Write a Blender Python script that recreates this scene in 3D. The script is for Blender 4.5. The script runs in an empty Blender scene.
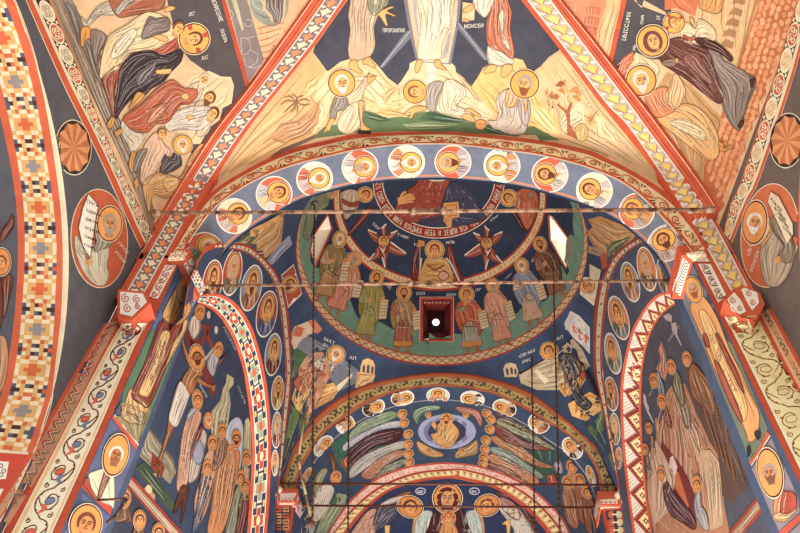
import bpy, bmesh, math, random
from mathutils import Vector, Matrix, geometry
from mathutils.bvhtree import BVHTree
random.seed(7)
SC = bpy.context.scene
COL = SC.collection
# ------------------------------------------------------------------ camera
FPX, PITCH, ROLL, YAW, CX = 752.0, 0.9247, 0.0423, -0.0774, 0.0399
cp, sp = math.cos(PITCH), math.sin(PITCH)
FW = Vector((math.sin(YAW)*cp, math.cos(YAW)*cp, sp))
R0 = Vector((math.cos(YAW), -math.sin(YAW), 0)); U0 = R0.cross(FW)
RT = math.cos(ROLL)*R0 + math.sin(ROLL)*U0
UP = -math.sin(ROLL)*R0 + math.cos(ROLL)*U0
EYE = Vector((CX, 0, 0))
cam = bpy.data.cameras.new('camera'); camo = bpy.data.objects.new('camera', cam); COL.objects.link(camo)
M = Matrix((RT, UP, -FW)).transposed().to_4x4(); M.translation = EYE
camo.matrix_world = M
cam.sensor_width = 36.0; cam.lens = FPX*36.0/800.0; cam.clip_start = .05
SC.camera = camo
def ray(x, y):
    return (FW + RT*((x-400)/FPX) - UP*((y-266.5)/FPX)).normalized()
def onY(x, y, Y):
    d = ray(x, y); t = (Y-EYE.y)/d.y; return EYE + d*t
def onX(x, y, X):
    d = ray(x, y); t = (X-EYE.x)/d.x; return EYE + d*t
# ------------------------------------------------------------------ materials
MATS = {}
def lin(c):
    c /= 255.0
    return c/12.92 if c <= .04045 else ((c+.055)/1.055)**2.4
def mat(c):
    if c in MATS: return MATS[c]
    r, g, b = (lin(v) for v in c)
    y = .3*r+.59*g+.11*b; r, g, b = (v+(y-v)*.13 for v in (r, g, b))
    m = bpy.data.materials.new('fresco_%02x%02x%02x' % c); m.use_nodes = True
    nt = m.node_tree; bs = nt.nodes['Principled BSDF']
    bs.inputs['Roughness'].default_value = .85
    if 'Specular IOR Level' in bs.inputs: bs.inputs['Specular IOR Level'].default_value = .15
    geo = nt.nodes.new('ShaderNodeNewGeometry')
    n1 = nt.nodes.new('ShaderNodeTexNoise'); n1.inputs['Scale'].default_value = 5.5
    n1.inputs['Detail'].default_value = 6; n1.inputs['Roughness'].default_value = .65
    nt.links.new(geo.outputs['Position'], n1.inputs['Vector'])
    mr = nt.nodes.new('ShaderNodeMapRange')
    mr.inputs['From Min'].default_value = .3; mr.inputs['From Max'].default_value = .7
    nt.links.new(n1.outputs['Fac'], mr.inputs['Value'])
    mx = nt.nodes.new('ShaderNodeMix'); mx.data_type = 'RGBA'
    k = .82; q = 1.12
    mx.inputs[6].default_value = (r*k, g*k, b*k, 1)
    mx.inputs[7].default_value = (min(r*q+.004, .85), min(g*q+.004, .85), min(b*q+.004, .85), 1)
    nt.links.new(mr.outputs['Result'], mx.inputs[0])
    nt.links.new(mx.outputs[2], bs.inputs['Base Color'])
    MATS[c] = m; return m
def solid(name, c, metal=0, rough=.5):
    m = bpy.data.materials.new(name); m.use_nodes = True; b = m.node_tree.nodes['Principled BSDF']
    b.inputs['Base Color'].default_value = tuple(lin(v) for v in c)+(1,)
    b.inputs['Metallic'].default_value = metal; b.inputs['Roughness'].default_value = rough
    return m
# ------------------------------------------------------------------ object helpers
def link(name, me, parent=None):
    o = bpy.data.objects.new(name, me); COL.objects.link(o)
    if parent is not None: o.parent = parent
    return o
def struct(name, verts, faces, color, smooth=True):
    me = bpy.data.meshes.new(name); me.from_pydata([tuple(v) for v in verts], [], faces); me.update()
    me.materials.append(mat(color))
    if smooth:
        me.polygons.foreach_set('use_smooth', [True]*len(me.polygons))
    o = link(name, me); o['kind'] = 'structure'
    return o
SURF = {}
def surf(key, verts, faces):
    SURF.setdefault(key, ([], []))
    V, F = SURF[key]; n = len(V)
    V.extend([Vector(v) for v in verts]); F.extend([[i+n for i in f] for f in faces])
def both(key, name, verts, faces, color, smooth=True):
    surf(key, verts, faces); return struct(name, verts, faces, color, smooth)
def catmull(pts, n=8, closed=False):
    P = [Vector(p) for p in pts]
    if len(P) < 3: return P
    out = []; N = len(P); rng = N if closed else N-1
    for i in range(rng):
        if closed: a, b, c, d = P[i-1], P[i], P[(i+1) % N], P[(i+2) % N]
        else: a, b, c, d = P[max(i-1, 0)], P[i], P[i+1], P[min(i+2, N-1)]
        for k in range(n):
            t = k/n
            out.append(.5*((2*b)+(c-a)*t+(2*a-5*b+4*c-d)*t*t+(3*b-a-3*c+d)*t**3))
    if not closed: out.append(P[-1])
    return out
def resample(P, n):
    L = [0]
    for a, b in zip(P, P[1:]): L.append(L[-1]+(b-a).length)
    out = []; j = 0
    for i in range(n):
        s = L[-1]*i/(n-1)
        while j < len(L)-2 and L[j+1] < s: j += 1
        d = L[j+1]-L[j]; t = 0 if d == 0 else (s-L[j])/d
        out.append(P[j].lerp(P[j+1], min(max(t, 0), 1)))
    return out
def by_angle(P, cen, ax, n, a0, a1):
    """resample a 3D polyline at equal angles about cen in the plane (ax, z)"""
    A = []
    for p in P:
        a = math.atan2(p.z-cen[1], p[ax]-cen[0])
        A.append((a+2*math.pi if a < -math.pi/2 else a, p))
    A.sort(key=lambda t: t[0])
    out = []
    for i in range(n):
        a = a0+(a1-a0)*i/(n-1)
        if a <= A[0][0]: out.append(A[0][1].copy()); continue
        if a >= A[-1][0]: out.append(A[-1][1].copy()); continue
        for (u, p), (v, q) in zip(A, A[1:]):
            if u <= a <= v:
                out.append(p.lerp(q, (a-u)/(v-u) if v > u else 0)); break
    return out
def loft(curves, closed=False):
    n = len(curves[0]); V = [p for c in curves for p in c]; F = []
    for j in range(len(curves)-1):
        for i in range(n if closed else n-1):
            i2 = (i+1) % n
            F.append([j*n+i, j*n+i2, (j+1)*n+i2, (j+1)*n+i])
    return V, F
def subd(curves, k):
    """insert k-1 intermediate curves between neighbours"""
    out = []
    for a, b in zip(curves, curves[1:]):
        for t in range(k): out.append([p.lerp(q, t/k) for p, q in zip(a, b)])
    out.append(curves[-1]); return out
# ------------------------------------------------------------------ the building
BLUE = (58, 71, 98); DKBLUE = (88, 87, 95); RED = (196, 74, 36)
TAN = (222, 186, 140)
# front arch
near_px = [(176, 270), (185, 250), (197, 230), (217.5, 205), (255, 180.6), (292, 165.6), (330, 156), (355, 150.4), (397.6, 145), (440, 144), (462, 145.2), (505, 150.4), (547.6, 156.7), (597.5, 171), (635, 191), (674, 230), (688, 248), (697, 266)]
far_px = [(197, 296), (208, 278), (225, 250), (250, 228), (291, 203.5), (312, 195), (355, 184), (397.6, 179), (440, 177.6), (462, 179), (505, 183), (547.6, 192), (600, 210), (633, 231), (660, 258), (672, 281), (677, 296)]
YA, YB = 4.0, 4.46
def trace(px, Y=None, X=None, n=6):
    c = catmull([Vector((x, y, 0)) for x, y in px], n)
    return [onY(p.x, p.y, Y) if Y is not None else onX(p.x, p.y, X) for p in c]
def legs(P, drop, dx=0):
    a, b = P[0], P[-1]
    return [a+Vector((0, 0, -drop))]+P+[b+Vector((0, 0, -drop))]
NA = 97
fa_near = by_angle(trace(near_px, Y=YA), (0, 5.46), 0, NA, math.pi*.995, math.pi*.005)
fa_far = by_angle(trace(far_px, Y=YB), (0.03, 5.46), 0, NA, math.pi*.995, math.pi*.005)
both('soffit', 'ceiling_front_arch', *loft(subd([fa_near, fa_far], 8)), (112, 120, 142))
# nave vault: ruled between an arc over the front arch and one further west
def nave_arc(y):
    t = (4-y)/4.0
    xl = -2.667-.32*t; xr = 2.62+.27*t; zs = 5.76-.25*t*.9
    pts = []
    for i in range(65):
        a = math.pi*(1-i/64)
        c = (xl+xr)/2; hw = (xr-xl)/2
        pts.append(Vector((c+hw*math.cos(a), y, zs+2.13*math.sin(a)*(1+.06*t))))
    return pts
NV = [nave_arc(4-(4.6*i/24)) for i in range(25)]
both('nave', 'ceiling_nave_vault', *loft(NV), TAN)
# front arch face between soffit edge and vault end
o2 = nave_arc(4.0)
o2a = by_angle(o2, (0, 5.46), 0, NA, math.pi*.96, math.pi*.04)
n2a = by_angle(fa_near, (0, 5.46), 0, NA, math.pi*.96, math.pi*.04)
both('front', 'wall_front', *loft(subd([n2a, o2a], 3)), (226, 190, 140))
# side walls of the nave with the arched openings
def wall_x(y, s):
    t = (4-y)/4.0
    return -2.667-.32*t if s < 0 else 2.62+.27*t
def spring_z(y): return 5.76-.25*(4-y)/4*.9
MC_Y, MC_Z, MR_Y, MR_Z = 1.42, 2.9, 2.52, 2.36
def mosaic_pt(a, s, d=0):
    y = MC_Y+MR_Y*math.cos(a); z = MC_Z+MR_Z*math.sin(a)
    return Vector((wall_x(y, s)+s*d, y, z))
def nave_wall(s, name):
    V = []; F = []
    # arch boundary to the upper boundary (spring line) and to the jamb
    lo = [Vector((wall_x(3.96, s), 3.94, .2))]+[mosaic_pt(math.pi*i/60, s) for i in range(61)]+[Vector((wall_x(-1.1, s), -1.1, .2))]
    hi = []
    for p in lo:
        pass
    top = [(4.0, .2)]
    for i in range(61):
        a = math.pi*i/60
        # project outward from the arch centre to the rectangle
        dy, dz = math.cos(a), math.sin(a)
        ts = []
        if dy > 1e-6: ts.append((4.0-MC_Y)/dy)
        if dy < -1e-6: ts.append((-1.2-MC_Y)/dy)
        # spring line z = 5.76-.05625*(4-y)
        k = .05625
        den = dz-k*dy
        if den > 1e-6: ts.append((5.76-k*(4-MC_Y)-MC_Z)/den)
        t = min(ts); top.append((MC_Y+t*dy, MC_Z+t*dz))
    top.append((-1.2, .2))
    hi = [Vector((wall_x(y, s), y, z)) for y, z in top]
    both('wl' if s < 0 else 'wr', name, *loft(subd([lo, hi], 6)), DKBLUE if s < 0 else (106, 92, 86), smooth=False)
    A0 = [Vector((p.x, p.y, p.z)) for p in lo]; A1 = [p+Vector((s*.33, 0, 0)) for p in lo]; A2 = [p+Vector((s*2.2, 0, 0)) for p in lo]
    both('ml' if s < 0 else 'mr', name+'_arch', *loft(subd([A0, A1], 4)), (226, 205, 170))
    both('al' if s < 0 else 'ar', name+'_aisle', *loft(subd([A1, A2], 4)), DKBLUE)
nave_wall(-1, 'wall_left'); nave_wall(1, 'wall_right')
# piers of the front arch
def pier(s, name):
    xi = -2.295 if s < 0 else 2.28; xo = wall_x(4, s)
    zt = 6.1; YR = 4.60; yf = YA+.004
    V, F = loft(subd([[Vector((xo, yf, z)) for z in (.2, 2, 3.5, zt)], [Vector((xi, yf, z)) for z in (.2, 2, 3.5, zt)]], 3))
    both('pl' if s < 0 else 'pr', name+'_face', V, F, RED, False)
    V, F = loft(subd([[Vector((xi, YA, z)) for z in (.2, 2, 3.5, zt)], [Vector((xi+s*-.01, YR, z)) for z in (.2, 2, 3.5, zt)]], 3))
    both('pli' if s < 0 else 'pri', name+'_reveal', V, F, (70, 84, 112), False)
    # back of the pier towards the domed bay
    bx = -2.75 if s < 0 else 2.8
    V, F = loft([[Vector((xi+s*-.01, YR, z)) for z in (.2, zt)], [Vector((bx, YR, z)) for z in (.2, zt)]])
    struct(name+'_back', V, F, (70, 84, 112), False)
pier(-1, 'wall_left_pier'); pier(1, 'wall_right_pier')
# ---- domed bay
XE, YC = .127, 6.65
XL, XR = -2.131, 2.347
YE, YW = 8.81, 4.50
Z1, RR1, Z2, RR2, Z3, RR3 = 8.945, 2.145, 10.453, 1.7134, 11.193, 1.0861
rimL_o = [(205, 247), (216, 243.5), (228.5, 243.5), (248, 245), (269, 263), (281, 282.5), (287, 305), (288.5, 315), (291.8, 360), (290.7, 395), (287, 425), (283, 460), (280, 478)]
rimL_i = [(203, 254), (214, 248.5), (227.7, 248.2), (245, 252.5), (257, 260), (267.5, 272), (275, 285.5), (280.2, 310), (282.5, 330), (285.2, 360), (285.8, 380), (284, 395), (281.7, 425), (279.5, 460), (278, 482), (276, 510), (273, 560)]
moL = [(178, 316), (186, 305), (196, 297.5), (207.5, 294), (222.5, 295), (237.5, 305), (251, 325.5), (260, 352.5), (266, 380), (269.7, 410), (271, 440), (271, 460), (269.5, 500), (267, 533), (262, 570)]
miL = [(170, 322), (180, 308), (189, 302), (197, 303), (215, 312), (230, 333), (240.5, 360), (245, 380), (250, 417.5), (251.7, 460), (249, 505), (247, 533), (243, 570)]
rimR_o = [(672, 234), (658, 233), (643, 235.7), (629.5, 242.5), (614.5, 254.5), (604, 274), (596.5, 296.5), (593.5, 325), (593, 352), (595, 380), (602.5, 410), (610, 447), (617, 480)]
rimR_i = [(676, 240), (662, 239), (646.7, 241.5), (637, 245.5), (625, 254.5), (616, 266.5), (610, 281.5), (606.5, 302), (602.8, 337.5), (602.5, 367.5), (603.5, 380), (607.7, 410), (612, 440), (616, 462), (620, 492), (623, 520), (628, 565)]
moR = [(690, 300), (680, 294), (670, 292), (660, 293.5), (651, 300), (640, 315), (631, 333), (625, 357), (621, 380), (620.5, 410), (622, 440), (623.5, 460), (628, 498), (633, 533), (640, 575)]
miR = [(698, 306), (690, 300.5), (682, 301), (670, 307.5), (658, 319.5), (649, 337.5), (643.7, 360), (641.7, 380), (641, 410), (642, 440), (643.5, 460), (646, 490), (650, 520), (658, 575)]
def side(px, X): return trace(px, X=X)
NB = 73
rLo, rLi, mLo, mLi = side(rimL_o, XL), side(rimL_i, XL), side(moL, XL-.111), side(miL, XL-.337)
rRo, rRi, mRo, mRi = side(rimR_o, XR), side(rimR_i, XR), side(moR, XR+.111), side(miR, XR+.337)
def ang(c, a0=-.38, a1=1.05): return by_angle(c, (YC-.1, 5.2), 1, NB, math.pi*a0, math.pi*a1)
def extend_w(c):
    """mirror the visible (east) half towards the hidden west jamb"""
    c = list(c)
    # order east->west
    if c[0].y < c[-1].y: c.reverse()
    c = c+[Vector((c[-1].x, min(c[-1].y-.05, 4.6), c[-1].z-.5)), Vector((c[-1].x, 4.5, 4.0))]
    return c
for s, (ro, ri, mo_, mi_, X, nm) in ((-1, (rLo, rLi, mLo, mLi, XL, 'wall_left_bay')), (1, (rRo, rRi, mRo, mRi, XR, 'wall_right_bay'))):
    k = 'bl' if s < 0 else 'br'
    ro_, ri_, mo2, mi2 = ang(extend_w(ro), .1), ang(extend_w(ri)), ang(extend_w(mo_)), ang(extend_w(mi_))
    ri_s = ang(extend_w(ri), .1)
    both(k+'rim', nm+'_rim', *loft(subd([ro_, ri_s], 2)), RED)
    both(k+'band', nm+'_band', *loft(subd([ri_, mo2], 6)), BLUE if s < 0 else (76, 80, 98))
    both(k+'mos', nm+'_soffit', *loft(subd([mo2, mi2], 6)), RED)
    # tympanum: a fan of the inner curve
    xt = X+s*.337
    V = []; F = []
    rows = []
    base = [Vector((xt, p.y, min(p.z, 2.6))) for p in mi2]
    both(k, nm+'_tympanum', *loft(subd([mi2, base], 24)), (56, 68, 96) if s < 0 else (78, 80, 94), smooth=False)
# east arch
ea_o = [(277, 492), (279.2, 482.7), (283.2, 468.6), (290.6, 450), (303, 433), (320, 412), (346, 393.5), (370, 383.5), (399, 377.2), (433, 372.6), (460, 373.2), (483, 376.6), (510, 384), (533, 394), (566, 419), (586, 437), (600, 449), (609, 458), (617.5, 478), (618.5, 495)]
ea_i = [(296, 500), (296, 489), (300, 472.4), (309.4, 453.6), (322.5, 435), (341, 421), (368, 403), (399, 391.5), (425, 387.5), (450, 386.6), (475, 390), (500, 396.5), (539.5, 418), (570.6, 437), (585.6, 452), (597, 472.4), (600.6, 497), (600.8, 508)]
ea_f = [(303, 512), (304.5, 498), (308, 479), (318, 460), (330, 445), (349.5, 429.5), (372, 416.5), (400, 406.5), (425, 402.3), (450, 401.6), (483, 407), (510, 418), (528, 428), (549.5, 443), (567, 455), (585, 477), (594.5, 500), (595.5, 512)]
ap_o = [(327.5, 533), (345, 506), (362.5, 488.5), (380, 476), (406, 466.6), (432.5, 463), (450, 462.5), (475, 465), (501, 472.7), (527.5, 485), (548.5, 502.5), (562.5, 518), (570, 533)]
ap_m = [(335, 533), (354, 509.5), (380, 488.5), (415, 474.5), (450, 470.6), (466, 471), (501, 481.5), (531, 499), (552, 520), (561, 533)]
ap_i = [(347, 533), (368, 508), (392, 490), (422, 481.5), (450, 478.6), (466, 481), (492.5, 487.6), (519, 504), (536, 520), (547, 533)]
YF, YP, YM, YI = 9.16, 10.71, 10.93, 11.15
def drop(P, kx):
    a, b = P[0], P[-1]
    A = [a+Vector((-kx*.55, 0, -1.0)), a+Vector((-kx*.45, 0, -.55)), a+Vector((-kx*.22, 0, -.22))]
    B = [b+Vector((kx*.22, 0, -.22)), b+Vector((kx*.45, 0, -.55)), b+Vector((kx*.55, 0, -1.0))]
    return [a+Vector((-kx*.56, 0, -4))]+A+P+B+[b+Vector((kx*.56, 0, -4))]
NE = 91
def eang(c, z): return by_angle(c, (.15, z), 0, NE, math.pi*1.3, -math.pi*.3)
def eang(c, z=6.3):
    A = []
    for p in c: A.append(p)
    return by_angle_full(A, (.13, z))
def by_angle_full(P, cen, n=NE):
    # angle measured from straight down, clockwise (left side first)
    def an(p):
        a = math.atan2(p.x-cen[0], -(p.z-cen[1]))  # 0 = down, +-pi = up
        a = -a                                      # left positive
        return a if a >= 0 else a+2*math.pi
    A = [(an(p), p) for p in P]; A.sort(key=lambda t: t[0])
    out = []
    for i in range(n):
        a = .22+(2*math.pi-.44)*i/(n-1)
        if a <= A[0][0]: out.append(A[0][1].copy()); continue
        if a >= A[-1][0]: out.append(A[-1][1].copy()); continue
        for (u, p), (v, q) in zip(A, A[1:]):
            if u <= a <= v:
                out.append(p.lerp(q, (a-u)/(v-u) if v > u else 0)); break
    return out
cO, cI, cF = eang(drop(trace(ea_o, Y=YE), 0)), eang(drop(trace(ea_i, Y=YE), 0)), eang(drop(trace(ea_f, Y=YF), 0))
cP, cM, cQ = eang(drop(trace(ap_o, Y=YP), .28)), eang(drop(trace(ap_m, Y=YM), .28)), eang(drop(trace(ap_i, Y=YI), .28))
both('efa', 'wall_back', *loft(subd([cO, cI], 3)), RED)
both('eso', 'ceiling_chancel_arch', *loft(subd([cI, cF], 4)), BLUE)
both('cha', 'ceiling_chancel_vault', *loft(subd([cF, cP], 10)), (54, 70, 94))
both('apf', 'ceiling_apse_arch', *loft(subd([cP, cM, cQ], 3)), (190, 84, 52))
# apse conch: quarter sphere behind the apse arch
cc = Vector((.14, YI, 6.95))
rows = []
for j in range(17):
    b = (math.pi/2)*j/16
    rows.append([Vector((cc.x+(p.x-cc.x)*math.cos(b), YI+1.75*math.sin(b), (p.z if p.z < cc.z else cc.z+(p.z-cc.z)*1.0) if True else 0)) for p in cQ])
rows = []
for j in range(17):
    b = (math.pi/2)*j/16
    row = []
    for p in cQ:
        dx = p.x-cc.x; dz = max(p.z-cc.z, 0)
        row.append(Vector((cc.x+dx*math.cos(b), YI+1.75*math.sin(b), min(p.z, cc.z)+dz*math.cos(b))))
    rows.append(row)
both('apse', 'ceiling_apse', *loft(rows), (46, 56, 90))
# ---- pendentives: ring of the dome down to the arches
def hz(c, ax, v):
    best = None
    for p, q in zip(c, c[1:]):
        a, b = p[ax], q[ax]
        if (a-v)*(b-v) <= 0 and a != b:
            z = p.z+(q.z-p.z)*(v-a)/(b-a)
            best = z if best is None else max(best, z)
    return best
eO = trace(ea_o, Y=YE)
NT = 192
ring = []; wall_b = []
rl = rLo; rr = rRo
zl_w = max(p.z for p in rl); zr_w = max(p.z for p in rr)
for i in range(NT):
    a = 2*math.pi*i/NT
    ring.append(Vector((XE+RR1*math.cos(a), YC+RR1*math.sin(a), Z1)))
    d = Vector((math.cos(a), math.sin(a)))
    ts = []
    if d.x > 1e-6: ts.append(((XR-XE)/d.x, 'r'))
    if d.x < -1e-6: ts.append(((XL-XE)/d.x, 'l'))
    if d.y > 1e-6: ts.append(((YE-YC)/d.y, 'e'))
    if d.y < -1e-6: ts.append(((YW-YC)/d.y, 'w'))
    t, w = min(ts)
    x, y = XE+d.x*t, YC+d.y*t
    if w == 'e': z = hz(eO, 0, x) or 6.55
    elif w == 'w': z = 5.6+max(0, (2.35**2-(x)**2))**.5*.98
    else:
        c = rl if w == 'l' else rr
        yy = y if y > min(p.y for p in c)+.02 else 2*min(p.y for p in c)-y+.04
        z = hz(c, 1, min(yy, max(p.y for p in c)-.01)) or 6.5
    wall_b.append(Vector((x+d.x*.05, y+d.y*.05, min(z-.07, Z1-.04))))
def toward(p, c, k, out):
    q = p.copy()
    q = q+(Vector((p.x if c[0] is None else c[0], p.y if c[1] is None else c[1], c[2]))-p)*k
    return q+Vector(out)*.006
def rim_pts(c, s):
    P_ = sorted(c, key=lambda p: 0)
    P_ = list(c)
    if P_[0].y > P_[-1].y: P_.reverse()      # west end first, bottom of the east jamb last
    return [toward(p, (None, YC-.1, 5.2), .004, (s, 0, 0)) for p in P_ if p.y > 4.56]
rR, rL = rim_pts(rRo, 1), rim_pts(rLo, -1)
eB = [toward(p, (XE, None, 6.3), .004, (0, 1, 0)) for p in eO]
if eB[0].x < eB[-1].x: eB.reverse()          # right end first
def azim(p): return math.atan2(p.y-YC, p.x-XE)
def corner(A, Bq):
    """azimuths for rim A (going down) followed by arch B (going up), spread evenly round the corner"""
    iA = max(i for i, p in enumerate(A) if p.z > 7.95); iB = min(i for i, p in enumerate(Bq) if p.z > 7.9)
    mid = A[iA:]+Bq[:iB+1]; L = [0]
    for p, q in zip(mid, mid[1:]): L.append(L[-1]+(q-p).length)
    a0, a1 = azim(mid[0]), azim(mid[-1])
    return [(azim(p), p) for p in A[:iA]]+[(a0+(a1-a0)*l/L[-1], p) for l, p in zip(L, mid)]+[(azim(p), p) for p in Bq[iB+1:]]
half = len(eB)//2
S1 = corner(rR, eB[:half]); 
mirL = [Vector((-p.x, p.y, p.z)) for p in rL]
XEs = XE; XE = -XE
S2m = corner(mirL, [Vector((-p.x, p.y, p.z)) for p in reversed(eB[half:])])
XE = XEs
S2 = [(math.pi-a_, Vector((-p.x, p.y, p.z))) for a_, p in reversed(S2m)]
SEQ = S1+S2
# the hidden western part
west = []
a0, a1 = SEQ[-1][0], SEQ[0][0]+2*math.pi
for i in range(1, 60):
    t = i/60; a_ = a0+(a1-a0)*t; k = int(round((a_ % (2*math.pi))/(2*math.pi)*NT)) % NT
    w_ = min(t, 1-t)*8
    q = wall_b[k].copy()
    if w_ < 1: e_ = SEQ[-1][1] if t < .5 else SEQ[0][1]; q.z = e_.z+(q.z-e_.z)*w_
    q.y = max(q.y, 4.50); west.append((a_, q))
SEQ += west
# keep the azimuths increasing
fix = []; last = -9
for a_, p in SEQ:
    if a_ > last+1e-4: fix.append((a_, p)); last = a_
SEQ = fix
ring = [Vector((XE+RR1*math.cos(a_), YC+RR1*math.sin(a_), Z1)) for a_, p in SEQ]
wall_b = [p for a_, p in SEQ]
PR = []
for j in range(17):
    t = j/16; row = []
    for p, q in zip(ring, wall_b):
        v = p.lerp(q, t); v.z = p.z-(p.z-q.z)*(t**1.25); row.append(v)
    PR.append(row)
both('pend', 'ceiling_pendentives', *loft(PR, True), (58, 72, 102))
# wall between pendentive line and front arch back
V, F = loft([[Vector((p.x, YB+.03, p.z)) for p in fa_far], [Vector((p.x, YB+.03, 9.4)) for p in fa_far]])
struct('wall_front_back', V, F, BLUE, False)
# ---- dome
def dome_pt(a, t):
    """t: 0 ring1 .. 1 ring2 .. 2 ring3 .. 3 crown"""
    K = [(RR1, Z1), (1.985, 9.72), (RR2, Z2), (1.43, 10.86), (RR3, Z3), (.55, 11.45), (0.001, 11.52)]
    u = min(max(t*2, 0), 5.9999); i = int(u); f = u-i
    def g(k): return Vector(K[min(max(k, 0), 6)]) if k >= 0 else Vector((2.16, 8.2))
    p0, p1, p2, p3 = g(i-1), g(i), g(i+1), g(i+2)
    v = .5*((2*p1)+(p2-p0)*f+(2*p0-5*p1+4*p2-p3)*f*f+(3*p1-p0-3*p2+p3)*f**3)
    return Vector((XE+v.x*math.cos(a), YC+v.x*math.sin(a), v.y))
DN = 192; DT = 72
# three windows are cut into the drum: east, north and south
def in_win(a, t):
    return False
rows = [[dome_pt(2*math.pi*i/DN, 3*j/DT) for i in range(DN)] for j in range(DT+1)]
DV, DF = loft(rows, True)
surf('dome', DV, DF)
BV = {}
for k, (V, F) in SURF.items(): BV[k] = BVHTree.FromPolygons([tuple(v) for v in V], F)
ALLV = []; ALLF = []
for k, (V, F) in SURF.items():
    n = len(ALLV); ALLV.extend(V); ALLF.extend([[i+n for i in f] for f in F])
BV['all'] = BVHTree.FromPolygons([tuple(v) for v in ALLV], ALLF)
def cast(x, y, key='all'):
    d = ray(x, y)
    h = BV[key].ray_cast(EYE, d)
    if h[0] is None: return None
    n = h[1]
    if n.dot(d) > 0: n = -n
    return h[0], n
# dome with the three window openings cut in
WIN = {1: [(423, 300.5), (450.5, 300.5), (450.5, 338.5), (423, 339)],
       2: [(327.5, 213.5), (331, 229), (315.5, 267), (310.5, 250), (313.5, 236)],
       3: [(549.5, 215), (556, 220), (568.5, 240), (569.5, 252), (565.5, 268.5), (551, 240)]}
bm = bmesh.new()
vs = [bm.verts.new(v) for v in DV]
for f in DF:
    bm.faces.new([vs[i] for i in f])
bmesh.ops.remove_doubles(bm, verts=bm.verts, dist=1e-5)
WP = {}
for k, q in WIN.items():
    pts = [cast(x, y, 'dome')[0] for x, y in q]
    c = sum(pts, Vector())/len(pts)
    out = Vector((c.x-XE, c.y-YC, 0)).normalized()
    WP[k] = (pts, c, out)
    n = len(pts)
    pl = []
    for i in range(n):
        e = pts[(i+1) % n]-pts[i]; no = e.cross(out).normalized()
        if (c-pts[i]).dot(no) > 0: no = -no
        pl.append((pts[i], no))
    for co, no in pl:
        fs = [f for f in bm.faces if (f.calc_center_median()-c).length < .95]
        g = set(fs)
        for f in fs: g.update(f.edges); g.update(f.verts)
        bmesh.ops.bisect_plane(bm, geom=list(g), plane_co=co, plane_no=no, dist=1e-5)
    kill = [f for f in bm.faces if (f.calc_center_median()-c).length < 1.2 and all((f.calc_center_median()-co).dot(no) < 1e-5 for co, no in pl)]
    bmesh.ops.delete(bm, geom=kill, context='FACES')
me = bpy.data.meshes.new('ceiling_dome'); bm.to_mesh(me); bm.free()
me.materials.append(mat((50, 59, 84)))
me.polygons.foreach_set('use_smooth', [True]*len(me.polygons))
dome = link('ceiling_dome', me); dome['kind'] = 'structure'
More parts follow.
